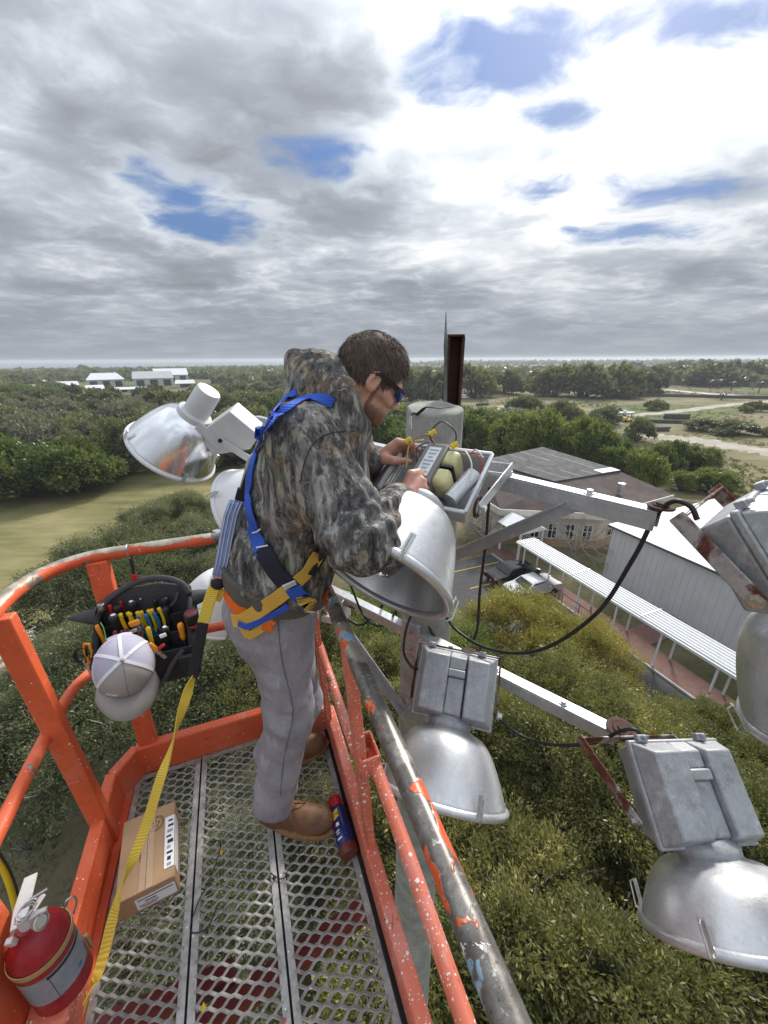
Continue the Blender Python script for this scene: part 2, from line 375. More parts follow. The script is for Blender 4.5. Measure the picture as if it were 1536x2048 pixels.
def orange_paint(name, chips, specks, topwear=0, steel=(.33, .31, .28), sc=1.0, base=(.70, .115, .038)):
    """worn orange enamel: faded patches, chips down to steel, white and blue paint specks"""
    m, N, bs, o = newmat(name)
    fade = N.noise(o, 5*sc, 4, .6)
    col = N.ramp(fade, [(.25, tuple(c*.78 for c in base)), (.55, base), (.8, (min(1, base[0]*1.05), base[1]*1.75, base[2]*2.6))])
    # dirt film
    col = N.mix(N.step(N.noise(o, 22*sc, 6, .7), .56, .75), col, (.34, .075, .04))
    # chips
    ch = N.noise(o, 9*sc, 8, .68, .6); chm = N.step(ch, chips, chips+.02)
    stc = N.ramp(N.noise(o, 40, 4), [(.3, tuple(c*.45 for c in steel)), (.7, steel)])
    col = N.mix(chm, col, stc)
    if topwear:
        nz_ = N.n('ShaderNodeSeparateXYZ'); N.set(nz_, 0, N.n('ShaderNodeNewGeometry').outputs['Normal'])
        wz = N.math('ADD', nz_.outputs[2], N.math('MULTIPLY', N.math('SUBTRACT', N.noise(o, 7, 6, .65), .5), 2.2)); wz = N.step(wz, topwear, topwear+.06)
        col = N.mix(wz, col, N.ramp(N.noise(o, 30, 5), [(.3, (.22, .19, .15)), (.6, (.48, .45, .38)), (.8, (.62, .60, .55))])); chm = N.math('MAXIMUM', chm, N.math('MULTIPLY', wz, .6))
    sc_ = N.noise(N.mapping(o, (1, 1, 1), (3, 8, 1)), 3.2, 6, .7); col = N.mix(N.math('MULTIPLY', N.step(sc_, .56, .70), .5), col, (.60, .25, .18)); col = N.mix(N.math('MULTIPLY', N.step(N.noise(o, 120, 4, .7), .60, .72), .55), col, (.26, .07, .04))
    sp1 = N.noise(N.mapping(o, (5, 5, 70), (0, 0, 0), (.4, .9, .3)), 1.0, 4, .6); col = N.mix(N.math('MULTIPLY', N.step(sp1, .66, .72), .7), col, (.66, .42, .34)); sp2 = N.noise(N.mapping(o, (70, 6, 8), (2, 1, 0), (.2, .3, .9)), 1.0, 4, .6); col = N.mix(N.math('MULTIPLY', N.step(sp2, .67, .72), .7), col, (.16, .075, .05))
    # specks of white / bluish paint, size varies
    for s_, th, cc in ((60, specks, (.82, .80, .78)), (130, specks*1.05, (.78, .76, .76)), (34, specks*.62, (.42, .50, .66))):
        vd = N.voro(N.mapping(o, (s_, s_, s_)), 1.0); cid = N.voro(N.mapping(o, (s_, s_, s_)), 1.0, 'Color')
        sel = N.step(N.math('ADD', vd, N.math('MULTIPLY', cid, .55)), th, th-.06)
        col = N.mix(sel, col, cc)
    N.set(bs, 'Base Color', col)
    N.set(bs, 'Roughness', N.math('ADD', .42, N.math('MULTIPLY', fade, .25))); N.set(bs, 'Metallic', N.math('MULTIPLY', chm, .7))
    h = N.math('SUBTRACT', N.math('MULTIPLY', N.noise(o, 60, 4), .25), chm)
    bump(N, bs, h, .0012, .7); return m
paint = orange_paint('orange_paint', .65, .25)
paint_spot = orange_paint('spattered_orange_paint', .66, .40, base=(.72, .18, .105))
paint_worn = orange_paint('chipped_orange_paint', .57, .2, topwear=.62, steel=(.40, .36, .30))
def worn_rail():
    m, N, bs, o = newmat('worn_steel_rail')
    st = N.ramp(N.noise(o, 26, 6, .65), [(.25, (.09, .078, .07)), (.5, (.18, .165, .15)), (.75, (.34, .32, .29))])
    st = N.mix(N.step(N.noise(o, 6, 4, .6), .54, .60), st, (.46, .43, .36))
    om = N.step(N.noise(N.mapping(o, (1, 1, 1), (2.3, .4, 1.1)), 7.5, 4, .55, .25), .575, .59)
    st = N.mix(om, st, N.ramp(N.noise(o, 20, 3), [(.3, (.62, .08, .02)), (.7, (.85, .15, .04))]))
    bm_ = N.step(N.noise(N.mapping(o, (1, 1, 1), (7.1, 3.4, 4.2)), 4.2, 5, .6, .5), .605, .62)
    st = N.mix(bm_, st, (.24, .38, .50))
    st = N.mix(N.math('MULTIPLY', N.step(N.noise(o, 150, 5, .75), .55, .66), .75), st, (.05, .042, .036)); st = N.mix(N.math('MULTIPLY', N.step(N.noise(N.mapping(o, (1, 1, 1), (5, 1, 8)), 70, 5, .75), .58, .68), .8), st, (.55, .53, .49))
    wm = N.step(N.noise(N.mapping(o, (1, 1, 1), (1.1, 9.4, 2.2)), 13, 5, .65, .5), .625, .645)
    st = N.mix(wm, st, (.74, .72, .68))
    N.set(bs, 'Base Color', st); N.set(bs, 'Roughness', .36)
    pm = N.math('MAXIMUM', om, N.math('MAXIMUM', bm_, wm)); N.set(bs, 'Metallic', N.math('MULTIPLY', N.math('SUBTRACT', 1.0, pm), .55))
    bump(N, bs, N.math('ADD', pm, N.math('MULTIPLY', N.noise(o, 50, 4), .35)), .0012, .8); return m
rail_mat = worn_rail()
def galv(name, base, rough, sp=22, metal=.75, streak=.35, rust=0.0):
    m, N, bs, o = newmat(name)
    f = N.math('ADD', N.math('MULTIPLY', N.noise(o, sp*2.2, 5, .7), .4), N.math('MULTIPLY', N.noise(o, sp*.35, 6, .65), .6))
    col = N.ramp(f, [(.25, tuple(c*(1-streak) for c in base)), (.55, base), (.85, tuple(min(.95, c*1.25) for c in base))])
    pit_ = N.noise(o, sp*9, 4, .75); col = N.mix(N.math('MULTIPLY', N.step(pit_, .52, .70), streak*1.3), col, tuple(c*.45 for c in base))
    bl_ = N.noise(N.mapping(o, (1, 1, .6), (4, 7, 2)), sp*.9, 7, .72, .5); col = N.mix(N.math('MULTIPLY', N.step(bl_, .55, .68), streak*1.1), col, tuple(min(.9, c*1.55) for c in base)); col = N.mix(N.math('MULTIPLY', N.step(bl_, .44, .34), streak*1.2), col, tuple(c*.5 for c in base))
    sk = N.step(N.noise(N.mapping(o, (6, 6, .8)), 6, 5, .6), .60, .75)
    col = N.mix(N.math('MULTIPLY', sk, .5), col, tuple(min(.9, c*1.5) for c in base))
    me_ = metal
    if rust:
        rm = N.step(N.noise(o, 7, 7, .65, .4), rust, rust+.10)
        rc = N.ramp(N.noise(o, 38, 5, .7), [(.3, (.045, .014, .010)), (.55, (.13, .035, .018)), (.8, (.26, .09, .04))])
        col = N.mix(rm, col, rc); me_ = N.math('MULTIPLY', N.math('SUBTRACT', 1.0, rm), metal); rough = N.math('ADD', rough, N.math('MULTIPLY', rm, .4))
    N.set(bs, 'Base Color', col); N.set(bs, 'Roughness', rough); N.set(bs, 'Metallic', me_)
    bump(N, bs, N.noise(o, sp*3, 5, .6), .0008, .5); return m
steel_arm = galv('galvanised_arm', (.47, .49, .51), .48, 30, .55)
steel_brace = galv('galvanised_brace', (.44, .47, .50), .45, 30, .6)
cast_box = galv('weathered_cast_aluminium', (.40, .415, .435), .55, 26, .45, .45)
box_light = galv('pale_cast_aluminium', (.56, .58, .60), .5, 26, .45, .25)
reflector_out = galv('spun_aluminium', (.62, .63, .65), .36, 45, .7, .22)
reflector_shiny = galv('polished_aluminium', (.86, .87, .89), .17, 60, .95, .08)
reflector_in = galv('reflector_lining', (.72, .71, .70), .30, 50, .8, .2)
rust_steel = galv('rusty_yoke_steel', (.42, .41, .40), .5, 30, .4, .4, rust=.46)
rust_light = galv('lightly_rusted_galvanised', (.60, .61, .62), .5, 30, .45, .3, rust=.60)
rust_post = simple('rust_brown_steel', (.085, .036, .026), .8, 0, .6, sc=25, bmp=.003)
white_paint = simple('white_enamel', (.80, .81, .82), .38, var=.10, sc=9)
grey_paint = simple('light_grey_enamel', (.60, .62, .63), .42, var=.12, sc=12)
black_rubber = simple('black_rubber', (.014, .014, .015), .45, var=.3, sc=40)
chrome = simple('plated_steel', (.62, .62, .60), .28, .9, .3, sc=40)
dark_gap = simple('dark_gap', (.012, .010, .010), .9)
def concrete_mat():
    m, N, bs, o = newmat('pole_concrete')
    col = N.ramp(N.noise(o, 9, 7, .7), [(.25, (.17, .17, .155)), (.5, (.30, .30, .275)), (.75, (.42, .42, .39))])
    st = N.step(N.noise(N.mapping(o, (14, 14, .6)), 1.6, 5, .6), .52, .72); col = N.mix(N.math('MULTIPLY', st, .45), col, (.20, .22, .20))
    pit = N.voro(o, 70); col = N.mix(N.step(pit, .10, .04), col, (.14, .14, .13))
    N.set(bs, 'Base Color', col); N.set(bs, 'Roughness', .92)
    bump(N, bs, N.math('ADD', N.noise(o, 90, 6, .7), N.step(pit, .02, .12)), .003, .6); return m
concrete = concrete_mat()
def camo_mat():
    m, N, bs, o = newmat('camouflage_cloth')
    v1 = N.mapping(o, (1, 1, .45), (0, 0, 0), (.3, .5, .2))
    col = N.ramp(N.noise(v1, 19, 8, .66, .35), [(.28, (.040, .038, .040)), (.42, (.100, .094, .095)), (.50, (.21, .20, .195)), (.55, (.070, .066, .066)), (.64, (.34, .32, .30)), (.80, (.13, .122, .115))])
    lp = N.noise(N.mapping(o, (1, 1, 1), (4, 1, 2)), 9, 5, .6, .7)
    col = N.mix(N.step(lp, .56, .585), col, N.ramp(N.noise(o, 60, 4, .6), [(.35, (.12, .085, .055)), (.6, (.30, .245, .185)), (.75, (.42, .37, .30))]))
    gp = N.noise(N.mapping(o, (1, 1, 1), (9, 3, 7)), 7, 5, .6, .6)
    col = N.mix(N.step(gp, .61, .635), col, N.ramp(N.noise(o, 40, 4), [(.3, (.06, .075, .045)), (.7, (.17, .20, .13))]))
    dk = N.noise(N.mapping(o, (1, 1, .6), (6, 2, 9)), 5.5, 4, .55, .5); col = N.mix(N.math('MULTIPLY', N.step(dk, .50, .62), .5), col, (.030, .028, .032))
    lv = N.mapping(o, (26, 26, 15), (1, 2, 3), (.5, .3, .2)); ld = N.voro(lv, 1.0); lc = N.n('ShaderNodeSeparateColor'); N.set(lc, 0, N.voro(lv, 1.0, 'Color'))
    lf = N.math('MULTIPLY', N.step(lc.outputs[0], .70, .72), N.step(N.math('ADD', ld, N.math('MULTIPLY', N.noise(o, 90, 3), .25)), .50, .44))
    col = N.mix(lf, col, N.ramp(N.math('ADD', N.math('MULTIPLY', lc.outputs[1], .6), N.math('MULTIPLY', N.noise(o, 70, 4, .7), .4)), [(.25, (.10, .085, .07)), (.45, (.30, .26, .22)), (.62, (.20, .20, .15)), (.8, (.40, .35, .29))]))
    # bark streaks and branch lines
    sk = N.noise(N.mapping(o, (52, 52, 8), (0, 0, 0), (.25, .45, .1)), 1.0, 5, .65)
    col = N.mix(N.math('MULTIPLY', N.step(sk, .52, .63), .72), col, (.44, .42, .40))
    col = N.mix(N.math('MULTIPLY', N.step(sk, .45, .36), .75), col, (.020, .019, .020))
    wn = N.n('ShaderNodeVectorMath', operation='MULTIPLY_ADD'); N.set(wn, 0, N.noise(o, 7, 3, .5, out='Color')); N.set(wn, 1, (.18, .18, .18)); N.set(wn, 2, o)
    br = N.voro(wn.outputs[0], 8.5, 'Distance', 'DISTANCE_TO_EDGE'); brm = N.step(br, .020, .006)
    brm = N.math('MULTIPLY', brm, N.math('MULTIPLY', N.step(N.noise(o, 6, 2), .56, .62), .65))
    col = N.mix(brm, col, (.40, .39, .375))
    col = N.mix(N.math('MULTIPLY', N.math('SUBTRACT', N.step(br, .045, .02), brm, clamp=True), N.math('MULTIPLY', N.step(N.noise(o, 6, 2), .56, .62), .65)), col, (.02, .02, .02))
    N.set(bs, 'Base Color', col); N.set(bs, 'Roughness', .9); N.set(bs, 'Specular IOR Level', .2)
    fold = N.noise(N.mapping(o, (1, 1, .8), (0, 0, 0), (.2, .3, 0)), 13, 3, .5, .8)
    bump(N, bs, N.math('ADD', fold, N.math('MULTIPLY', N.noise(o, 500, 2), .03)), .016, .5); return m
camo = camo_mat()
def denim_mat():
    m, N, bs, o = newmat('grey_denim')
    col = N.ramp(N.noise(N.mapping(o, (1, 1, .5)), 11, 6, .65), [(.25, (.22, .213, .24)), (.5, (.325, .317, .35)), (.78, (.46, .452, .485))])
    tw = N.noise(N.mapping(o, (900, 900, 500), (0, 0, 0), (.5, .4, .3)), 1.0, 2); col = N.mix(.18, col, N.ramp(tw, [(.3, (.12, .12, .14)), (.7, (.42, .42, .46))]))
    col = N.mix(N.math('MULTIPLY', N.step(N.noise(o, 170, 4, .7), .45, .65), .35), col, (.19, .185, .21)); col = N.mix(N.math('MULTIPLY', N.step(N.noise(N.mapping(o, (1, 1, .3), (0, 0, 0), (.3, .5, 0)), 34, 6, .7, .4), .56, .72), .55), col, (.52, .515, .55))
    N.set(bs, 'Base Color', col); N.set(bs, 'Roughness', .9); N.set(bs, 'Specular IOR Level', .2)
    fold = N.noise(N.mapping(o, (1, 1, .55), (0, 0, 0), (.25, .15, 0)), 15, 3, .5, 1.0)
    bump(N, bs, N.math('ADD', fold, N.math('MULTIPLY', tw, .03)), .014, .5); return m
denim = denim_mat()
def skin_mat():
    m, N, bs, o = newmat('skin')
    col = N.ramp(N.noise(o, 38, 5, .6), [(.25, (.50, .235, .170)), (.5, (.62, .335, .25)), (.75, (.70, .42, .33))])
    col = N.mix(N.math('MULTIPLY', N.step(N.noise(o, 14, 3), .52, .72), .4), col, (.60, .22, .165))
    at = N.n('ShaderNodeAttribute', attribute_name='beard').outputs['Fac']
    bd = N.step(N.math('ADD', at, N.math('MULTIPLY', N.math('SUBTRACT', N.noise(o, 300, 3, .7), .5), .9)), .30, .75)
    col = N.mix(N.math('MULTIPLY', bd, .82), col, N.ramp(N.noise(o, 120, 3), [(.3, (.075, .035, .022)), (.7, (.20, .09, .05))]))
    N.set(bs, 'Base Color', col); N.set(bs, 'Roughness', .5); N.set(bs, 'Subsurface Weight', .12); N.set(bs, 'Subsurface Radius', (.01, .004, .002)); N.set(bs, 'Subsurface Scale', .6)
    bump(N, bs, N.math('ADD', N.noise(o, 260, 4, .6), N.math('MULTIPLY', N.noise(o, 60, 3), 1.5)), .0009, .6); return m
skin = skin_mat()
hair_mat = simple('brown_hair', (.16, .115, .09), .75, 0, .5, sc=60)
beard_mat = simple('beard_hair', (.16, .075, .045), .5, 0, .5, sc=60)
def web(name, c1, c2, sc=260, axis=2):
    """woven webbing"""
    m, N, bs, o = newmat(name)
    w = N.n('ShaderNodeTexWave', wave_type='BANDS', bands_direction='Z'); N.set(w, 0, o); N.set(w, 'Scale', sc/6.28); N.set(w, 'Distortion', 1.5); N.set(w, 'Detail', 2)
    N.set(bs, 'Base Color', N.mix(N.math('MULTIPLY', N.noise(o, 25, 4), .6), N.ramp(w.outputs['Fac'], [(.2, c2), (.6, c1)]), tuple(c*.8 for c in c1)))
    N.set(bs, 'Roughness', .75); bump(N, bs, w.outputs['Fac'], .0012, .7); return m
web_yellow = web('yellow_webbing', (.92, .70, .10), (.70, .48, .05), 300)
web_gold = web('gold_webbing', (.82, .50, .09), (.66, .37, .05), 420)
web_blue = web('blue_webbing', (.035, .13, .66), (.02, .08, .48), 420)
web_black = simple('black_sleeve', (.014, .016, .022), .7, var=.3, sc=90, bmp=.0005)
navy_pad = simple('navy_pad', (.022, .022, .045), .85, var=.35, sc=120, bmp=.0008)
pack_blue = simple('pale_blue_pack', (.26, .36, .72), .5, var=.3, sc=20)
white_print = simple('white_print', (.82, .83, .85), .6, var=.06)
orange_cloth = simple('orange_cloth', (.95, .17, .015), .8, var=.15, sc=14, bmp=.004, bsc=20)
grey_cloth = simple('brown_grey_rib', (.13, .115, .10), .9, var=.2, sc=200, bmp=.0008)
leather = simple('brown_leather', (.215, .105, .045), .55, 0, .5, sc=18, col2=(.085, .036, .016), bmp=.0015, bsc=120)
sole_mat = simple('crepe_sole', (.36, .20, .09), .8, 0, .4, sc=40, bmp=.002)
lace_mat = simple('dark_lace', (.055, .016, .012), .8)
cardboard = simple('cardboard', (.42, .27, .155), .85, 0, .14, sc=12, bmp=.0006, bsc=200)
red_paint = simple('extinguisher_red', (.36, .013, .022), .35, 0, .45, sc=35, bmp=.0012, bsc=60)
silver_label = simple('silver_label', (.34, .37, .42), .4, .25, .2, sc=60)
brass = simple('pale_brass', (.55, .44, .22), .4, .6, .25, sc=30)
alu_white = simple('scratched_white_metal', (.70, .68, .68), .4, .3, .2, sc=40)
ink = simple('black_ink', (.02, .02, .025), .6)
blue_ink = simple('blue_ink', (.06, .22, .50), .5)
glass_blue = plain('blue_mirror_lens', (.015, .03, .22), .08, .6)
glossy_black = plain('glossy_black', (.012, .012, .016), .25)
canvas_black = simple('black_canvas', (.020, .020, .022), .8, var=.4, sc=60, bmp=.001, bsc=300)
canvas_grey = simple('charcoal_canvas', (.075, .077, .085), .8, var=.3, sc=60, bmp=.001, bsc=300)
tool_yellow = plain('yellow_grip', (.82, .55, .02), .4)
tool_orange = plain('orange_grip', (.85, .33, .02), .4)
tool_blue = plain('blue_grip', (.02, .17, .38), .4)
tool_maroon = plain('maroon_grip', (.16, .018, .03), .45)
tool_red = plain('red_grip', (.45, .02, .02), .4)
tool_black = simple('black_grip', (.018, .020, .020), .5, var=.3, sc=50)
cap_grey = simple('taupe_cap_cloth', (.38, .35, .33), .9, var=.10, sc=25, bmp=.0005, bsc=500)
cap_seam = simple('white_seam', (.78, .77, .86), .8, var=.06)
can_blue = plain('navy_can', (.008, .018, .14), .25)
# ---------------------------------------------------------------- ground, water, roads
def ground_mat():
    m, N, bs, o = newmat('ground_cover')
    a = N.noise(o, .035, 6, .62); b = N.noise(o, .22, 6, .65); c = N.noise(o, 2.2, 6, .7)
    col = N.ramp(N.math('ADD', N.math('MULTIPLY', a, .6), N.math('MULTIPLY', b, .4)), [(.36, (.060, .066, .030)), (.46, (.105, .100, .050)), (.55, (.185, .160, .095)), (.68, (.29, .25, .165))])
    col = N.mix(N.math('MULTIPLY', N.step(c, .50, .68), .55), col, (.045, .050, .024))
    col = N.mix(N.math('MULTIPLY', N.step(N.noise(o, 9, 4, .7), .52, .72), .35), col, (.20, .18, .11))
    N.set(bs, 'Base Color', col); N.set(bs, 'Roughness', .95); N.set(bs, 'Specular IOR Level', .1)
    bump(N, bs, N.math('ADD', c, N.math('MULTIPLY', N.noise(o, 18, 4, .7), .5)), .15, .6); return m
def field_mat(name, c1, c2, c3, sc=1.0):
    m, N, bs, o = newmat(name)
    a = N.noise(N.mapping(o, (1, 1, 1), (0, 0, 0), (0, 0, .5)), .10*sc, 6, .6); st = N.noise(N.mapping(o, (.25, 1.6, 1), (0, 0, 0), (0, 0, .35)), .5*sc, 5, .6)
    col = N.ramp(N.math('ADD', N.math('MULTIPLY', a, .6), N.math('MULTIPLY', st, .4)), [(.33, c1), (.5, c2), (.66, c3)])
    col = N.mix(N.math('MULTIPLY', N.step(N.noise(o, 6*sc, 6, .7), .5, .72), .45), col, c1)
    N.set(bs, 'Base Color', col); N.set(bs, 'Roughness', .95); N.set(bs, 'Specular IOR Level', .1)
    bump(N, bs, N.noise(o, 14*sc, 4, .7), .06, .6); return m
gm = ground_mat()
lawn_m = field_mat('mown_grass', (.105, .108, .042), (.205, .188, .085), (.31, .265, .14))
sand_m = field_mat('pale_sand', (.26, .235, .18), (.40, .37, .31), (.54, .51, .45), 2)
tan_m = field_mat('dry_grass', (.115, .108, .055), (.195, .175, .098), (.30, .262, .17))
green_m = field_mat('green_meadow', (.07, .09, .03), (.125, .145, .05), (.19, .20, .085))
shell_m = field_mat('white_shell_road', (.42, .40, .36), (.55, .53, .49), (.64, .62, .58), 2)
mb = MB(); rings = [0, 20, 60, 150, 400, 1000, 2500, 6000, 14000, 30000]; n = 64
vs = [(0, 0, 0)]+[(r*math.cos(2*math.pi*k/n), r*math.sin(2*math.pi*k/n), 0) for r in rings[1:] for k in range(n)]
fs = [(0, 1+k, 1+(k+1) % n) for k in range(n)]+[(1+i*n+k, 1+(i+1)*n+k, 1+(i+1)*n+(k+1) % n, 1+i*n+(k+1) % n) for i in range(len(rings)-2) for k in range(n)]
mb.add(vs, fs); ground = struct(build(mb, 'ground', gm, org=(0, 0, 0)))
def sheet(name, poly, mt, z, jit=0.0, sub=6):
    pts = []
    for i in range(len(poly)):
        a, b = np.asarray(poly[i], float), np.asarray(poly[(i+1) % len(poly)], float)
        for k in range(sub):
            p = a+(b-a)*k/sub; p = p+RS.uniform(-1, 1, 3)*jit*np.linalg.norm(b-a)/sub; p[2] = z; pts.append(p)
    mb = MB(); mb.add(pts, [tuple(range(len(pts)))]); return struct(build(mb, name, mt, org=(0, 0, 0)))
class TRK:
    pts = []
    @staticmethod
    def min_dist(b): return min(math.hypot(b[0]-p[0], b[1]-p[1]) for p in TRK.pts)
def track(name, px, w, mt, z):
    pts = smooth_path([atz(*p, 0.0) for p in px], 8); L, R_ = [], []; TRK.pts += smooth_path(pts, 3)
    for i, p in enumerate(pts):
        t = unit(pts[min(i+1, len(pts)-1)]-pts[max(i-1, 0)]); s_ = np.array([t[1], -t[0], 0]); ww = w*(.5+.14*math.sin(i*1.9)+RS.uniform(-.08, .08))
        L.append((*(p-s_*ww)[:2], z)); R_.append((*(p+s_*ww)[:2], z))
    mb = MB(); m = len(pts); mb.add(L+R_, [(i, i+1, m+i+1, m+i) for i in range(m-1)]); return struct(build(mb, name, mt, org=(0, 0, 0)))
G = lambda *pp: [atz(x, y, 0.0) for x, y in pp]
sheet('lawn', G((-500, 1010), (0, 978), (250, 930), (430, 915), (640, 905), (640, 1010), (520, 1120), (250, 1180), (-100, 1330), (-700, 1400)), lawn_m, .006, .15)
sheet('dry_field', G((1000, 775), (1120, 795), (1300, 782), (1440, 800), (1700, 850), (1900, 950), (1536, 1010), (1330, 1000), (1240, 900), (1080, 840), (960, 815), (880, 800)), tan_m, .006, .2)
sheet('green_meadow', G((1200, 812), (1310, 806), (1420, 812), (1500, 815), (1430, 838), (1330, 842), (1220, 836)), green_m, .012, .2)
sheet('green_pasture', G((1455, 762), (1600, 750), (1700, 775), (1540, 784), (1440, 776)), green_m, .012, .1)
sheet('distant_dry_field', [(60, 650, 0), (700, 520, 0), (900, 900, 0), (420, 1100, 0), (120, 1150, 0)], tan_m, .03, .1)
sheet('distant_clearing', G((300, 775), (400, 775), (390, 756), (250, 752), (160, 760), (80, 778), (200, 786)), green_m, .012, .1)
track('sandy_track', [(1200, 836), (1272, 830), (1360, 822), (1440, 812), (1530, 803), (1620, 800)], 4.5, sand_m, .018)
track('sand_strip', [(1280, 868), (1340, 876), (1400, 882), (1470, 894), (1536, 904), (1640, 925)], 7.5, sand_m, .024)
track('shell_road', [(1330, 779), (1400, 786), (1470, 791), (1536, 796), (1680, 812)], 6.5, shell_m, .030)
track('dirt_path', [(1000, 812), (1050, 822), (1090, 836), (1105, 850)], 4, sand_m, .018)
track('bare_soil_patch', [(-80, 1262), (0, 1275), (60, 1290), (110, 1310)], 3.2, sand_m, .012)
wm, Nw, bsw, ow = newmat('lagoon_water'); Nw.set(bsw, 'Base Color', (.16, .19, .22)); Nw.set(bsw, 'Roughness', .28)
bump(Nw, bsw, Nw.noise(ow, .05, 4), 1.5, .3)
sheet('lagoon', [(-14000, 3200, 0), (-5000, 1250, 0), (-2000, 1060, 0), (-700, 1120, 0), (-100, 1350, 0), (500, 2200, 0), (3500, 3600, 0), (9000, 6500, 0), (9000, 9000, 0), (-16000, 9000, 0)], wm, .05)
# ---------------------------------------------------------------- trees
def cards(C_, A, B_, L, Wd):
    """rhombic leaves: centre, long axis, side axis"""
    n = len(C_); V = np.empty((n, 4, 3), np.float32); L = np.asarray(L).reshape(-1, 1); Wd = np.asarray(Wd).reshape(-1, 1)
    V[:, 0] = C_-A*L/2; V[:, 1] = C_+B_*Wd/2-A*L*.05; V[:, 2] = C_+A*L/2; V[:, 3] = C_-B_*Wd/2-A*L*.05
    return V.reshape(-1, 3), np.arange(n*4, dtype=np.int32).reshape(n, 4)
def rdir(n, r): v = r.normal(size=(n, 3)); return v/np.linalg.norm(v, axis=1)[:, None]
def crown_pts(seed, R, H, nl, lr, nspr, per, spread, low=-.15, clus=0, csig=.13):
    csig = .055 if R <= 1.01 else .17
    r = np.random.RandomState(seed); lob = []
    for i in range(nl):
        a = r.uniform(0, 2*math.pi); q = math.sqrt(r.uniform(0, 1)); hh = math.sqrt(max(0, 1-q*q))
        lob.append((R*q*.78*math.cos(a), R*q*.78*math.sin(a), H*(hh*r.uniform(.62, .86)+.02), R*lr*r.uniform(.75, 1.25)))
    lob = np.array(lob); w = lob[:, 3]**2; li = r.choice(nl, nspr, p=w/w.sum())
    d = rdir(nspr, r); d[:, 2] = np.where(d[:, 2] < low, -d[:, 2]*.6, d[:, 2])
    rad = lob[li, 3]*(1-.38*r.rand(nspr)**1.7)*(1+.22*r.normal(size=nspr)*.6)
    spr = lob[li, :3]+d*rad[:, None]*np.array([1, 1, .8])
    cdir = d
    if clus:
        ci = r.randint(0, clus, nspr); cen = spr[:clus].copy(); off_ = r.normal(size=(nspr, 3))*csig; spr = cen[ci]+off_; li = li[ci]; cdir = off_/np.linalg.norm(off_, axis=1)[:, None]*.9+d[ci]*.6; ctint = r.rand(clus)[ci]
    else: ctint = r.rand(nspr)
    C_ = np.repeat(spr, per, 0)+r.normal(size=(nspr*per, 3))*spread
    A = rdir(nspr*per, r)*.75+np.repeat(cdir, per, 0)*.8+np.array([0, 0, .15]); A /= np.linalg.norm(A, axis=1)[:, None]
    B_ = np.cross(A, rdir(nspr*per, r)); B_ /= np.linalg.norm(B_, axis=1)[:, None]
    t = np.clip(np.repeat(r.rand(nspr)*.18+.34*ctint+.30*(r.rand(nl)[li]), per)+r.rand(nspr*per)*.26, 0, 1)
    return C_, A, B_, t, lob, spr
def limb_mesh(lob, trunk_h, r0, seed, twigs=None, nt=0):
    r = np.random.RandomState(seed); mb = MB()
    fork = np.array([0, 0, trunk_h])
    mb.tube([(0, 0, -.1), (.03*trunk_h, 0, trunk_h*.5), fork], [r0*1.25, r0, r0*.85], 8)
    for c in lob:
        e = c[:3]*np.array([.94, .94, .92]); m1 = fork+(e-fork)*.35+r.normal(size=3)*.12*np.linalg.norm(e-fork)*np.array([1, 1, .4])
        m2 = fork+(e-fork)*.7+r.normal(size=3)*.08*np.linalg.norm(e-fork)
        mb.tube([fork-(0, 0, .1), m1, m2, e], [r0*.5, r0*.32, r0*.19, r0*.06], 5)
    if nt:
        for k in r.choice(len(twigs), nt):
            c = lob[np.argmin(np.linalg.norm(lob[:, :3]-twigs[k], axis=1)), :3]; e = twigs[k]+(twigs[k]-c)*.06
            mb.tube([c, c+(e-c)*.55+r.normal(size=3)*.10, e], [.022, .013, .005] if len(lob) > 30 else [.012, .008, .003], 3)
    return mb
def tree_proto(name, label, cat, seed, R, H, base, nl, lr, nspr, per, spread, L, Wd, lm, bk, r0, nt=0, big=0, clus=0):
    t = thing(name, label, cat, (0, 0, 0))
    C_, A, B_, ti, lob, spr = crown_pts(seed, R, H, nl, lr, nspr, per, spread, clus=clus)
    r = np.random.RandomState(seed+1); n_ = len(C_)
    Ls = L*r.uniform(.7, 1.3, n_); Ws = Wd*r.uniform(.7, 1.3, n_)
    V, Fq = cards(C_+[0, 0, base], A, B_, Ls, Ws)
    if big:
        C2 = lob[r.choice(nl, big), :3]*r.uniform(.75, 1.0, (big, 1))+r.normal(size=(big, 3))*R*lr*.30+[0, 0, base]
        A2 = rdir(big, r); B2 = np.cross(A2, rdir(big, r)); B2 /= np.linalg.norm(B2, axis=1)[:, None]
        V2_, F2 = cards(C2, A2, B2, L*4, Wd*5); Fq = np.concatenate([Fq, F2+len(V)]); V = np.concatenate([V, V2_]); ti = np.concatenate([ti, r.rand(big)*.4])  # larger inner leaves get darker tints, painting in the shade inside the crown
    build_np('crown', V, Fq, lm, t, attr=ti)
    lob2 = lob.copy(); lob2[:, 2] += base
    build(limb_mesh(lob2, base*.75, r0, seed+2, spr+[0, 0, base], nt), 'trunk', bk, t, smooth=True)
    return t
def place(proto, used, loc, rz, sc, label, group=None):
    if not used[0]:
        used[0] = True; o = proto; o.location = Vector(loc); o.rotation_euler = (0, 0, rz); o.scale = sc if hasattr(sc, '__len__') else (sc,)*3; o['label'] = label
        if group: o['group'] = group
        return o
    o = copy_tree(proto, loc, rz, sc, label, group)
    if not group and 'group' in o: del o['group']
    return o
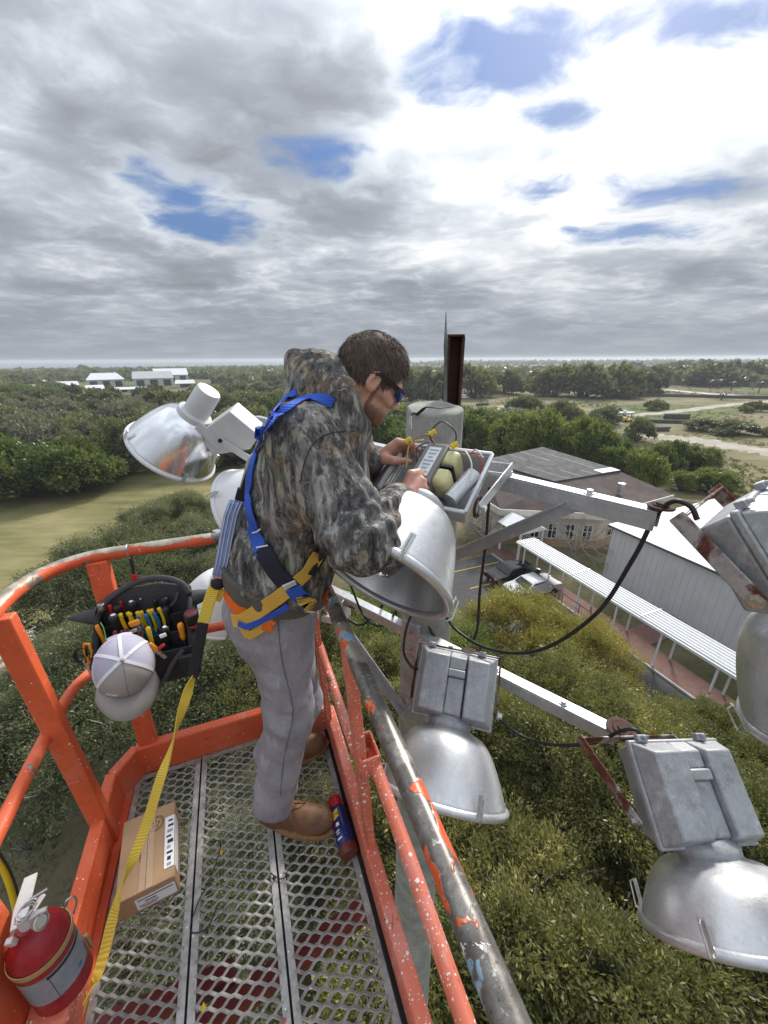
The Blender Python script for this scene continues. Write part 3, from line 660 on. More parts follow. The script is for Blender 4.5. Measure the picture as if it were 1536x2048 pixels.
# near live oaks, seen from above (crown 4.6 m radius, top about 8.9 m)
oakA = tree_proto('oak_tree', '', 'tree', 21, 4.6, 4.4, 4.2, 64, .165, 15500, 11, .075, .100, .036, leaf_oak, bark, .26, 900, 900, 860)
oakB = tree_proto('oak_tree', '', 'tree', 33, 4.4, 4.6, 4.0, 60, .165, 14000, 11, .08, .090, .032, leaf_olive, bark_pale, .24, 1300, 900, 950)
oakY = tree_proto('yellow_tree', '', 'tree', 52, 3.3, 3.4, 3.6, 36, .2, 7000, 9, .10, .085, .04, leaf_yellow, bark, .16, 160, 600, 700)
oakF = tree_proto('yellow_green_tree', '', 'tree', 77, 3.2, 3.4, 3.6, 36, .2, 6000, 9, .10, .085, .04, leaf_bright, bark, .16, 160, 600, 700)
uA, uB, uY, uF = [False], [False], [False], [False]
for (x, y, s_, rz, lb) in [
    (5.5, 7.9, .98, .3, 'oak crown directly below the lower right floodlight'),
    (2.3, 2.6, 1.0, 2.1, 'oak crown filling the bottom right corner under the steel rail'),
    (8.6, 3.9, 1.0, 4.0, 'oak crown at the right edge below the cut-off floodlight'),
    (0.6, 8.9, .98, 5.2, 'oak crown straight behind the concrete pole'),
    (-3.6, 11.6, .95, 3.3, 'oak crown hidden mostly behind the worker'),
    (11.0, 8.6, .72, 5.9, 'small oak crown at the near end of the white walkway roof')]:
    place(oakA, uA, (x, y, .05), rz, s_, lb)
for (x, y, s_, rz, lb) in [
    (-8.4, 9.8, 1.1, .9, 'grey-green oak crown under the hanging tool bag'),
    (-13.4, 16.4, 1.12, 2.6, 'grey-green oak crown behind the orange corner rail'),
    (-8.0, 19.6, 1.08, 4.4, 'grey-green oak crown between the lawn and the worker'),
    (-14.6, 24.6, 1.02, 5.5, 'grey-green oak crown farthest out on the lawn edge'),
    (-11.2, 12.8, .95, 5.1, 'grey-green oak crown beside the left end of the basket'),
    (-5.2, 14.6, .95, .2, 'grey-green oak crown right of the tool bag, behind the lanyard'),
    (-13.2, 9.2, .85, 1.1, 'grey-green oak crown left of the leaning orange post'),
    (-4.4, 5.2, .78, 1.7, 'grey-green oak crown seen through the platform grating')]:
    place(oakB, uB, (x, y, .05), rz, s_, lb)
for (x, y, s_, rz, lb) in [(6.3, 15.0, .98, .4, 'yellow autumn tree beside the parked cars'), (9.0, 14.0, .86, 2.4, 'yellow-brown autumn tree touching the red walkway')]:
    place(oakY, uY, (x, y, .05), rz, s_, lb)
for (x, y, s_, rz, lb) in [(-0.9, 14.8, 1.0, 1.4, 'yellow-green tree behind the rail and the hanging cables'), (3.2, 13.2, .92, 3.6, 'bright green tree right of the pole next to the yellow trees')]:
    place(oakF, uF, (x, y, .05), rz, s_, lb)
# mid-distance tree kinds, unit size (radius 1, total height 1)
def unit_tree(name, seed, lm, nspr, L, nl=26, lr=.27, bk=bark, H=.92, base=.04, per=6):
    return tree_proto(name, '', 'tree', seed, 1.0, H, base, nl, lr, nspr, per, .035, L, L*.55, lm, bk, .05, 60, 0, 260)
kinds = {}
for key, nm, seed, lm, ns, L in [('dark', 'broadleaf_tree', 101, leaf_green, 5200, .075), ('bright', 'light_green_tree', 102, leaf_bright, 5200, .075), ('olive', 'scrub_tree', 103, leaf_olive, 4600, .075),
                                 ('far', 'distant_tree', 104, leaf_far, 1500, .15), ('far2', 'distant_tree', 105, leaf_oak, 1500, .15), ('grey', 'twiggy_tree', 106, leaf_grey, 1500, .07)]:
    kinds[key] = (unit_tree(nm, seed, lm, ns, L, bk=bark_pale if key == 'grey' else bark), [False])
TREES = []
def px_tree(kind, x, yb, yt, wpx, label, group=None):
    b = atz(x, yb, 0.0); d = ray(x, yt); hd = math.hypot(b[0], b[1]); top = CZ+d[2]*hd/math.hypot(d[0], d[1]); h = max(.6, top)
    tdep = b[1]*math.cos(PIT)+CZ*math.sin(PIT); rad = max(.4, wpx/2*tdep/F); rad *= 1.22 if kind in ('bright', 'dark', 'olive') else 1.1; h *= .86 if x > 680 else 1.0
    p, u = kinds[kind]; TREES.append((b[0], b[1], rad))
    return place(p, u, (b[0], b[1], 0), rnd.uniform(0, 6.28), (rad, rad, h*1.04), label, group)
for a in [('dark', 60, 992, 885, 170, 'dense dark green tree at the left end of the lawn edge'), ('dark', 150, 982, 880, 150, 'dark green tree bulging onto the lawn, second from the left edge'),
          ('dark', -30, 985, 870, 170, 'dark green tree cut by the left edge beside the lawn'), ('dark', 205, 962, 878, 100, 'dark green tree right of the dense pair on the lawn edge'),
          ('olive', 252, 945, 850, 110, 'olive scrub tree left of the upper floodlight, on the lawn edge'), ('olive', 318, 938, 836, 115, 'olive scrub tree partly behind the upper floodlight reflector'),
          ('olive', 390, 934, 826, 120, 'olive scrub tree behind the upper floodlight box'), ('dark', 452, 930, 838, 110, 'dark tree between the two left floodlights'),
          ('olive', 520, 925, 830, 120, 'scrub tree behind the worker’s back'),
          ('grey', 115, 930, 835, 120, 'bare grey tree among the scrub left of the floodlight'), ('grey', 60, 900, 822, 110, 'bare grey tree near the left edge above the dark trees'), ('grey', 400, 850, 782, 60, 'bare grey tree just above the upper floodlight cap'),
          ('grey', 255, 868, 800, 80, 'bare grey tree below the pale hip-roofed house'),
          ('dark', 742, 925, 815, 120, 'dark tree between the worker’s face and the pole'), ('dark', 690, 900, 820, 90, 'dark tree hidden behind the worker’s beard'),
          ('dark', 962, 915, 808, 110, 'dark green tree right beside the pole top'), ('bright', 1020, 930, 822, 110, 'light green tree behind the dark roof, nearest the pole'),
          ('bright', 1080, 945, 812, 120, 'tall light green tree behind the top corner of the dark roof'), ('bright', 1150, 950, 826, 115, 'light green tree right of the tall one behind the roof'),
          ('dark', 1112, 960, 850, 70, 'dark tree between the light green ones behind the roof'), ('dark', 1210, 965, 868, 110, 'dark green tree over the roof vent'), ('bright', 1275, 985, 892, 95, 'light green bush against the brown roof corner'),
          ('dark', 1330, 948, 872, 70, 'dark bush standing on the dry field right of the roof'), ('dark', 1385, 950, 885, 72, 'dark bush, right one of the pair on the dry field'),
          ('bright', 1362, 980, 938, 50, 'small light bush behind the brown roof corner'), ('bright', 1425, 984, 932, 80, 'low light green bush by the sand strip'),
          ('olive', 1272, 882, 834, 52, 'round olive bush left of the timber heap'), ('olive', 1210, 850, 812, 60, 'olive scrub clump behind the forklift'), ('olive', 1120, 850, 800, 70, 'olive scrub left of the trailers'), ('olive', 1045, 838, 790, 70, 'olive scrub near the dirt path'),
          ('far2', 1250, 799, 781, 20, 'small round shrub on the field below the tree line'), ('far2', 1306, 820, 796, 32, 'round shrub above the timber heap'), ('far2', 1325, 818, 803, 20, 'low shrub beside the round shrub'),
          ('far2', 1297, 790, 780, 18, 'tiny shrub left of the shell road'), ('far2', 1317, 790, 778, 20, 'tiny shrub at the start of the shell road'), ('far2', 1505, 822, 800, 40, 'dark shrub at the right edge by the sandy track'), ('far2', 1492, 826, 810, 22, 'small shrub left of the dark one at the right edge'), ('far2', 1530, 872, 852, 36, 'shrub cut by the right edge below the track'),
          ('olive', 1460, 868, 838, 80, 'thin scrub behind the sand strip'), ('olive', 1405, 862, 836, 60, 'scrub right of the timber heap'),
          ('far', 830, 800, 735, 80, 'oak in the tree line right of the worker’s forehead'), ('far', 868, 806, 733, 70, 'oak in the tree line left of the lightning rod'), ('far2', 945, 795, 727, 90, 'oak in the tree line right of the rusty post'), ('far', 1000, 788, 735, 80, 'oak in the tree line above the white car'),
          ('far2', 1108, 792, 727, 95, 'big oak at the left of the dark tree line'), ('far', 1165, 794, 720, 105, 'tallest oak of the dark tree line'), ('far2', 1225, 793, 724, 100, 'oak in the middle of the dark tree line'), ('far', 1285, 788, 728, 95, 'oak left of the parked campers'),
          ('far2', 1075, 778, 738, 50, 'oak behind the white trailer'), ('far', 1340, 762, 725, 90, 'oak behind the parked campers'), ('far2', 1420, 772, 722, 90, 'oak right of the parked campers'), ('far', 1475, 768, 716, 90, 'oak beyond the green pasture'), ('far2', 1530, 760, 712, 90, 'oak at the right edge beyond the pasture'),
          ('far', 1380, 750, 716, 90, 'pale oak above the campers'),
          ('far2', 790, 790, 742, 70, 'oak in the tree line behind the sunglasses')]:
    px_tree(*a)
ADJ = dict(olive='olive-grey', dark='dark green', bright='light green', grey='bare grey', far='dull green', far2='deep green')
ROW = {905: 'nearest', 872: 'second', 845: 'third', 822: 'fourth', 804: 'fifth', 790: 'farthest right', 788: 'farthest left', 846: 'third', 825: 'fourth'}
# scrub belt left, between lawn and houses, row behind row
for (y0, x0, x1, n_, hpx, wp) in [(905, -40, 540, 9, 62, 90), (872, -30, 600, 11, 52, 80), (845, -30, 620, 13, 44, 68), (822, -20, 640, 15, 34, 56), (804, -20, 660, 17, 27, 46), (790, 400, 660, 8, 22, 40), (788, -10, 170, 6, 16, 36)]:
    for k in range(n_):
        x = x0+(x1-x0)*(k+rnd.uniform(.1, .9))/n_; yb = y0+rnd.uniform(-6, 6)
        kd = rnd.choice(['olive', 'dark', 'olive', 'bright', 'olive', 'grey'] if y0 > 830 else ['far', 'far2', 'olive', 'bright', 'far'])
        px_tree(kd, x, yb, yb-hpx*rnd.uniform(.75, 1.25), wp*rnd.uniform(.85, 1.35), f'{ADJ[kd]} tree in the {ROW[y0]} row of the scrub belt behind the lawn', f'{ADJ[kd]} trees, {ROW[y0]} row of the scrub belt')
for (y0, x0, x1, n_, hpx, wp) in [(905, 560, 1000, 6, 52, 105), (872, 560, 1040, 7, 44, 95), (846, 560, 1060, 8, 34, 80), (825, 560, 1000, 8, 26, 66)]:
    for k in range(n_):
        x = x0+(x1-x0)*(k+rnd.uniform(.2, .8))/n_; yb = y0+rnd.uniform(-6, 6)
        if x > 900 and y0 < 840: continue
        kd = rnd.choice(['dark', 'olive', 'dark', 'bright']); px_tree(kd, x, yb, yb-hpx*rnd.uniform(.8, 1.2), wp*rnd.uniform(.9, 1.3), f'{ADJ[kd]} tree in the {ROW[y0]} row of the thicket behind pole and worker', f'{ADJ[kd]} trees, {ROW[y0]} row of the thicket')
for k in range(26):
    x = rnd.uniform(-20, 620); yb = rnd.uniform(748, 770)
    if 60 < x < 400 and yb > 752: yb = rnd.uniform(744, 752)
    kd = rnd.choice(['far', 'far2', 'olive']); px_tree(kd, x, yb, yb-rnd.uniform(8, 14), rnd.uniform(18, 34), f'small {ADJ[kd]} far tree around the distant houses', f'{ADJ[kd]} far trees around the houses')
for k in range(30):
    x = rnd.uniform(820, 1536); yb = rnd.uniform(742, 760)
    kd = rnd.choice(['far', 'far2']); px_tree(kd, x, yb, yb-rnd.uniform(14, 24), rnd.uniform(34, 60), f'{ADJ[kd]} far tree in the belt behind the right tree line', f'{ADJ[kd]} far trees behind the right tree line')
# endless woodland towards the horizon: one mass
def woodland():
    r = np.random.RandomState(91); Cs, As, Bs, Ls, ts = [], [], [], [], []
    for k in range(5200):
        az = r.uniform(-1.0, 1.05); dist = 330*(6.5**r.rand()); x, y = dist*math.sin(az), dist*math.cos(az)
        if -.75 < az < -.38 and dist < 420: continue
        if .05 < az < .62 and 480 < dist < 1180 and abs(r.normal()) < 1.6: continue
        if az < -.02 and (dist > 1020 or (dist > 800 and y > 1000)): continue
        if az < .12 and dist > 1500: continue
        h = r.uniform(5, 10)*(1.25 if dist > 1500 else 1.0)*(.62 if az < -.02 and dist > 560 else 1.0); rad = r.uniform(4.5, 9); m = 46 if dist < 700 else 30 if dist < 1300 else 20
        d = rdir(m, r); d[:, 2] = abs(d[:, 2]); p = d*[rad, rad, h]*r.uniform(.75, 1.0, (m, 1))+[x, y, 0.0]
        Cs.append(p); A = rdir(m, r)*.8+d*.4; A /= np.linalg.norm(A, axis=1)[:, None]; As.append(A); B_ = np.cross(A, rdir(m, r)); Bs.append(B_/np.linalg.norm(B_, axis=1)[:, None])
        Ls.append(np.full(m, rad*(.62 if m > 40 else .78 if m > 25 else .95))); ts.append(np.full(m, r.rand()*.7)+r.rand(m)*.3)
    L = np.concatenate(Ls); V, Fq = cards(np.concatenate(Cs), np.concatenate(As), np.concatenate(Bs), L, L*.7)
    o = build_np('woodland', V, Fq, leaf_far, attr=np.concatenate(ts)); o['kind'] = 'stuff'; tag(o, 'endless flat woodland reaching to the lagoon and the horizon', 'woodland')
woodland()
def undergrowth():
    r = np.random.RandomState(17); P3 = []
    for (x0, x1, y0, y1, n_, hh) in [(1180, 1600, 812, 1000, 2300, .34), (960, 1240, 800, 880, 800, .5), (820, 1540, 775, 792, 300, .5), (-60, 640, 785, 930, 2400, 1.0), (1000, 1330, 985, 1010, 120, .3)]:
        for k in range(n_):
            b = atz(r.uniform(x0, x1), r.uniform(y0, y1), 0.0)
            if TRK.min_dist(b) < 4.2 and x0 > 700: continue
            if vnoise(np.array([b[0]*.06, b[1]*.06, .5]), 1.0) < (-.06 if x0 > 700 else -.4): continue
            P3.append((b[0], b[1], hh*r.uniform(.35, 1.2)*(1+np.hypot(b[0], b[1])/260)))
    P3 = np.array(P3); m = 12; n_ = len(P3)*m; rad = np.repeat(P3[:, 2], m); d = rdir(n_, r); d[:, 2] = np.abs(d[:, 2])
    C_ = np.repeat(np.c_[P3[:, :2], np.zeros(len(P3))], m, 0)+d*np.c_[rad*1.3, rad*1.3, rad*.9]*r.uniform(.4, 1, (n_, 1)); A = rdir(n_, r)+d*.6; A /= np.linalg.norm(A, axis=1)[:, None]; B_ = np.cross(A, rdir(n_, r)); B_ /= np.linalg.norm(B_, axis=1)[:, None]
    V, Fq = cards(C_, A, B_, rad*.8, rad*.45); ti = np.clip(np.repeat(r.rand(len(P3))*.75, m)+r.rand(n_)*.3, 0, 1)
    o = build_np('undergrowth', V, Fq, weed, attr=ti); o['kind'] = 'stuff'; tag(o, 'low scrub and weeds growing over the dry fields', 'scrub')
undergrowth()
# far shore beyond the lagoon
mb = MB(); pts = [(-15000+200*k, 9300+600*math.sin(k*.7), 0) for k in range(130)]
tops = [(p[0], p[1], 16+8*vnoise(np.array([p[0]*.003, 0, 0]), 1.0)) for p in pts]; m = len(pts)
mb.add(pts+tops+[(p[0], p[1]+500, 0) for p in pts], [(i, i+1, m+i+1, m+i) for i in range(m-1)]+[(m+i, m+i+1, 2*m+i+1, 2*m+i) for i in range(m-1)])
struct(build(mb, 'far_shore', simple('far_shore_trees', (.05, .06, .04), .9, sc=.01), org=(0, 9300, 0)))
# leafless tree in the courtyard
def bare_tree(mb, p, d, L, r, depth, R_):
    e = p+d*L; m = p+d*L*.5+R_.normal(size=3)*L*.06
    mb.tube([p, m, e], [r, r*.85, r*.68], 5 if depth > 2 else 3, cap=False)
    if depth == 0: return
    for k in range(3 if depth > 1 else 4):
        nd = unit(d+R_.normal(size=3)*.62+np.array([0, 0, .12])); bare_tree(mb, p+d*L*R_.uniform(.55, 1.0), nd, L*R_.uniform(.62, .82), r*.60, depth-1, R_)
def bare_thing(loc, h, label, seed):
    t = thing('bare_tree', label, 'tree', loc); R_ = np.random.RandomState(seed); base = np.asarray(loc, float)
    mb = MB(); mb.tube([base-(0, 0, .1), base+(0, 0, h*.2)], [.13, .11], 7); build(mb, 'trunk', bark_pale, t, smooth=True)
    mb = MB()
    for k in range(5): bare_tree(mb, base+np.array([0, 0, h*.17]), unit(np.array([math.cos(k*1.26), math.sin(k*1.26), 1.25])), h*.27, .085, 4, R_)
    build(mb, 'crown', bark_pale, t, smooth=True)
bare_thing((16.8, 30.2, 0), 6.2, 'leafless tree in the courtyard beside the white building', 3)
bare_thing((9.4, 33.5, 0), 5.0, 'leafless grey tree in front of the porch behind the steel brace', 8)
# palms
def palm(loc, h, label):
    t = thing('palm_tree', label, 'palm', loc); base = np.asarray(loc, float); mb = MB(); mb.tube([base-(0, 0, .1), base+(.1, 0, h*.5), base+(0, 0, h)], [.28, .22, .2], 7); build(mb, 'trunk', bark, t, smooth=True)
    for k in range(14):
        a = k*2.4; d = np.array([math.cos(a), math.sin(a), 0]); el = .9-.12*(k % 8); L = 1.9
        pts = [base+(0, 0, h)+d*L*q*math.cos(el*(1-q))+np.array([0, 0, L*(math.sin(el)*q-.75*q*q)]) for q in np.linspace(0, 1, 6)]
        mb = MB(); mb.ribbon(pts, [np.cross(d, (0, 0, 1))]*6, [.12, .55, .8, .75, .5, .08], .02); build(mb, 'frond', leaf_green, t)
for (x, yb, h, lb) in [(1516, 787, 5.2, 'tall palm on the green pasture at the right edge'), (1462, 781, 4.2, 'palm left of the tall one by the pasture'), (1436, 779, 5.0, 'palm beside the campers'), (1420, 778, 4.5, 'palm nearest the campers'), (1312+130, 800, 2.4, 'short palm by the shell road')]:
    palm(atz(x, yb, 0.0), h, lb)
# ---------------------------------------------------------------- buildings
cream = simple('cream_wall', (.60, .53, .44), .85, var=.28, sc=1.1)
white_wall = simple('pale_grey_siding', (.62, .62, .64), .6, var=.14, sc=.7)
white_roof = simple('white_membrane', (.76, .77, .78), .6, var=.2, sc=.5)
trim_dark = simple('dark_trim', (.09, .09, .095), .6)
white_alu = simple('white_aluminium', (.78, .79, .80), .45, var=.06, sc=3)
black_roof = simple('black_roof_felt', (.060, .062, .068), .85, var=.45, sc=.6, col2=(.032, .033, .037))
brown_roof = simple('brown_roof_felt', (.105, .078, .070), .9, var=.4, sc=.7)
brick_path = simple('red_brown_paving', (.20, .105, .085), .85, var=.3, sc=3, bmp=.003)
def asphalt(): return simple('asphalt', (.062, .062, .062), .9, var=.3, sc=4, bmp=.004)
asph = asphalt(); glassd = plain('dark_window_glass', (.02, .024, .03), .12)
def rect_prism(c0, d, e, L, Wd, z0, z1):
    a = np.asarray(c0, float); p = [a, a+d*L, a+d*L+e*Wd, a+e*Wd]; return [np.array([q[0], q[1], z0]) for q in p], np.array([0, 0, z1-z0])
# white ribbed hall: long wall along D, end wall along E
D = unit((3.1, -8.5, 0)); E_ = unit((8.5, 3.1, 0)); A0 = np.array([18.3, 28.0, 0]); LW, WW, HW = 30.0, 13.0, 4.5
hall = thing('hall', 'white flat-roofed hall with ribbed pale grey siding behind the walkway', 'building', A0)
mb = MB(); mb.prism(*rect_prism(A0, D, E_, LW, WW, -.02, HW)); build(mb, 'wall', white_wall, hall)
for k in range(66):
    mb = MB(); p = A0+D*(.24+.45*k)-E_*.0
    mb.prism([p-E_*.012+(0, 0, .02), p-E_*.03+D*.03+(0, 0, .02), p-E_*.03+D*.09+(0, 0, .02), p-E_*.012+D*.12+(0, 0, .02)], (0, 0, HW-.2)); build(mb, 'siding_rib', white_wall, hall)
mb = MB(); a = A0-D*.25-E_*.25
q = [a, a+D*(LW+.5), a+D*(LW+.5)+E_*(WW+.5), a+E_*(WW+.5)]
mb.add([(*p[:2], HW+.003) for p in q]+[(*q[0][:2], HW+.10), (*q[1][:2], HW+.10), (*q[2][:2], HW+.75), (*q[3][:2], HW+.75)], [(0, 1, 2, 3), (4, 5, 6, 7), (0, 1, 5, 4), (1, 2, 6, 5), (2, 3, 7, 6), (3, 0, 4, 7)])
rf = build(mb, 'roof', white_roof, hall)
mb = MB(); mb.bar(a-E_*.03+(0, 0, HW+.03), a-E_*.03+D*(LW+.5)+(0, 0, HW+.03), .05, .16); build(mb, 'fascia', trim_dark, rf)
mb = MB(); mb.bar(a-D*.03+(0, 0, HW+.05), a-D*.03+E_*(WW+.5)+(0, 0, HW+.38), .05, .14); build(mb, 'fascia', white_alu, rf)
for k in range(8):
    mb = MB(); b0 = a+E_*(.3+1.55*k)+(0, 0, HW+.115+.079*k); mb.bar(b0, b0+D*(LW+.4), .035, .02); build(mb, 'roof_seam', white_roof, rf)
# covered walkway
W0 = np.array([11.2, 29.1, 0]); DW = unit((5.8, -14.9, 0)); EW = np.array([-DW[1], DW[0], 0]); LWK = 27.0; ZC = 2.72
wk = thing('covered_walkway', 'white aluminium covered walkway with slatted roof on slim posts', 'walkway', W0)
mb = MB(); mb.obox(W0+DW*LWK/2+EW*.85+(0, 0, ZC-.07), DW*LWK/2, EW*.85, (0, 0, .05)); deck = build(mb, 'roof_deck', white_alu, wk)
for k in range(7):
    mb = MB(); c = W0+EW*(.07+.26*k)+(0, 0, ZC+.02); mb.bar(c, c+DW*LWK, .075, .09); build(mb, 'roof_rib', white_alu, deck, bevel=.01, seg=1)
for k in range(6):
    mb = MB(); c = W0+DW*(.6+5.2*k)-EW*.02+(0, 0, ZC+.075); mb.bar(c, c+EW*1.74, .07, .03); build(mb, 'roof_joint', white_alu, deck)
for k in range(10):
    for e in (.1, 1.6):
        mb = MB(); c = W0+DW*(.9+2.85*k)+EW*e; mb.bar(c, c+(0, 0, ZC-.12), .10, .10, up=DW); build(mb, 'post', white_alu, wk, bevel=.01, seg=1)
mb = MB(); mb.bar(W0+DW*.0-EW*.06+(0, 0, ZC-.1), W0+DW*LWK-EW*.06+(0, 0, ZC-.1), .09, .16); build(mb, 'gutter', white_alu, wk)
def slab(name, p, d, e, L, Wd, mt, z=.1):
    mb = MB(); mb.prism(*rect_prism(p, d, e, L, Wd, -.05, z)); return struct(build(mb, name, mt))
path = slab('paved_path', W0-DW*6+EW*.05, DW, EW, 34, 1.7, brick_path)
for k in range(24):
    mb = MB(); c = W0-DW*6+DW*(.7+1.4*k)+EW*.02+(0, 0, .101); mb.bar(c, c+EW*1.76, .03, .008); build(mb, 'paving_joint', trim_dark, path)
slab('paved_branch', W0+DW*9.4+EW*1.76, EW, DW, 4.5, 1.6, brick_path)
slab('parking_lot', W0-DW*3-EW*7.4, DW, EW, 24, 7.2, asph, .03)
mb = MB(); mb.prism(*rect_prism(W0-DW*3-EW*.17, DW, EW, 24, .15, -.05, .14)); struct(build(mb, 'kerb', simple('kerb_concrete', (.42, .41, .39), .9, sc=3)))
for k in range(3):
    mb = MB(); c = W0+DW*(-1.5+2.7*k)-EW*.4+(0, 0, .037); mb.bar(c, c-EW*4.8, .1, .008); struct(build(mb, 'parking_line', simple('yellow_road_paint', (.55, .36, .04), .8, sc=5)))
mb = MB()
for hh in (.5, .95): mb.bar(W0+DW*1.0+EW*.0-EW*.1+(0, 0, hh), W0+DW*8.5-EW*.1+(0, 0, hh), .04, .04)
for k in range(6): mb.bar(W0+DW*(1+1.5*k)-EW*.1+(0, 0, .1), W0+DW*(1+1.5*k)-EW*.1+(0, 0, .97), .04, .04, up=DW)
tag(build(mb, 'handrail', simple('brown_handrail', (.10, .045, .035), .6)), 'dark brown handrail along the red walkway', 'handrail')
# dark-roofed school wing
z1, z2, z3 = 6.0, 5.4, 3.6
P1, P2, P3, P4 = atz(962, 925, z1), atz(1085, 898, z1), atz(1241, 946, z2), atz(1108, 968, z2)
E1, E2, E3 = atz(1347, 993, z3), atz(1210, 1032, z3), atz(1000, 1022, z3); E4 = atz(940, 985, z3)
wing = thing('school_wing', 'low cream building with black flat roof and brown lower roof', 'building', (*((E1+E3)/2)[:2], 0))
up = np.array([0, 0, .28])
mb = MB(); mb.prism([P1, P2, P3, P4], up); r1 = build(mb, 'upper_roof', black_roof, wing)
for k in range(1, 5):
    mb = MB(); c = P1+(P2-P1)*k/5+up+(0, 0, .012); e = P4+(P3-P4)*k/5+up+(0, 0, .012); mb.bar(c, e, .10, .015); build(mb, 'felt_seam', trim_dark, r1)
mb = MB(); c = P3+up+(0, 0, .02); mb.prism([c+(P4-P3)*.02, c+(P4-P3)*.30, c+(P4-P3)*.30+(P2-P3)*.10, c+(P4-P3)*.02+(P2-P3)*.10], (0, 0, .06)); build(mb, 'roof_patch', white_roof, r1)
th = np.array([0, 0, .18]); gp = np.array([0, 0, -.02])
mb = MB(); mb.prism([P4+gp, P3+gp, E1, E2], th*.9); r2 = build(mb, 'lower_roof', brown_roof, wing)
mb = MB(); mb.prism([P4+gp*2, E2+gp, E3+gp, P1+gp], th*.9); build(mb, 'lower_roof', brown_roof, wing)
mb = MB(); mb.prism([P1+gp*2, E3+gp*2, E4], th*.9); build(mb, 'lower_roof', brown_roof, wing)
for a, b in ((E1, E2), (E2, E3), (E3, E4)):
    mb = MB(); mb.bar(a+(0, 0, -.12), b+(0, 0, -.12), .10, .62); build(mb, 'fascia', simple('cream_fascia', (.66, .62, .55), .7, sc=2), wing)
ins = lambda p, q, k=.06: np.array([*(p+(q-p)*k)[:2], 0])
ctr = (P1+P2+P3+E2)/4; wp = [ins(E1, ctr), ins(E2, ctr), ins(E3, ctr), ins(E4, ctr), ins(P1, ctr, .02), ins(P2, ctr, .02)]
mb = MB(); mb.prism([p+(0, 0, -.02) for p in wp], (0, 0, z3-.1)); wl = build(mb, 'wall', cream, wing)
def wall_open(p, q, t0, t1, z0, z1_, name, mt, par):
    a, b = np.array([*p[:2], 0.0]), np.array([*q[:2], 0.0]); d = b-a; nrm = unit(np.cross(d, (0, 0, 1))); nrm = nrm if nrm@(CAM*[1, 1, 0]-a) > 0 else -nrm
    mb = MB(); c = a+d*(t0+t1)/2+nrm*.02+(0, 0, (z0+z1_)/2); mb.obox(c, d*(t1-t0)/2, nrm*.03, (0, 0, (z1_-z0)/2)); o = build(mb, name, mt, par)
    if name == 'window':
        L_ = np.linalg.norm(d)*(t1-t0)/2; e_ = unit(d); hh = (z1_-z0)/2
        mb = MB()
        for q in (-1, 0, 1): mb.obox(c+nrm*.035+e_*L_*q, e_*.035, nrm*.015, (0, 0, hh+.04))
        for q in (-1, .1, 1): mb.obox(c+nrm*.033+(0, 0, hh*q), e_*L_, nrm*.013, (0, 0, .03))
        build(mb, 'frame', white_alu, o)
    return o
for k in range(4): wall_open(wp[0], wp[1], .08+.22*k, .20+.22*k, 1.0, 2.4, 'window', glassd, wing)
for k in range(5): wall_open(wp[1], wp[2], .06+.18*k, .15+.18*k, .9, 2.4, 'window', glassd, wing)
wall_open(wp[1], wp[2], .96, .995, .1, 2.3, 'door', simple('brown_door', (.20, .11, .06), .6), wing)
band = simple('tan_brick_band', (.46, .30, .17), .85, sc=6)
for a, b in ((wp[0], wp[1]), (wp[1], wp[2])): wall_open(a, b, .0, 1.0, .0, .85, 'brick_band', band, wing)
vp = atz(1240, 985, 4.6); mb = MB(); mb.lathe([(.0, .95), (.34, .95), (.34, .75), (.28, .72), (.28, 0)], vp, (0, 0, 1), 16); build(mb, 'roof_vent', steel_arm, wing, smooth=True, auto=40)
for k in range(5):
    mb = MB(); mb.lathe([(.30, .12+.11*k), (.345, .10+.11*k), (.30, .16+.11*k)], vp, (0, 0, 1), 16); build(mb, 'vent_louvre', steel_arm, wing, smooth=True)
sk = atz(1172, 965, 5.1); mb = MB(); mb.box(sk, (1.0, .5, .2)); build(mb, 'roof_patch', white_roof, wing)
# porch
pc = atz(1045, 1048, 3.0); porch = thing('porch', 'small white gabled porch at the head of the walkway', 'porch', (*pc[:2], 0)); px_, py_ = DW, EW
mb = MB(); c = np.array([*pc[:2], 2.85]); mb.add([c-px_*1.6-py_*1.5, c+px_*1.6-py_*1.5, c+px_*1.6+py_*1.5, c-px_*1.6+py_*1.5, c-px_*1.6+(0, 0, .75), c+px_*1.6+(0, 0, .75)], [(0, 1, 5, 4), (2, 3, 4, 5), (0, 4, 3), (1, 2, 5), (0, 3, 2, 1)]); build(mb, 'roof', white_alu, porch)
for a in (-1.3, 1.3):
    for b in (-1.2, 1.2):
        mb = MB(); mb.bar(np.array([*pc[:2], 0])+px_*a+py_*b, np.array([*pc[:2], 2.85])+px_*a+py_*b, .16, .16, up=DW); build(mb, 'column', white_alu, porch)
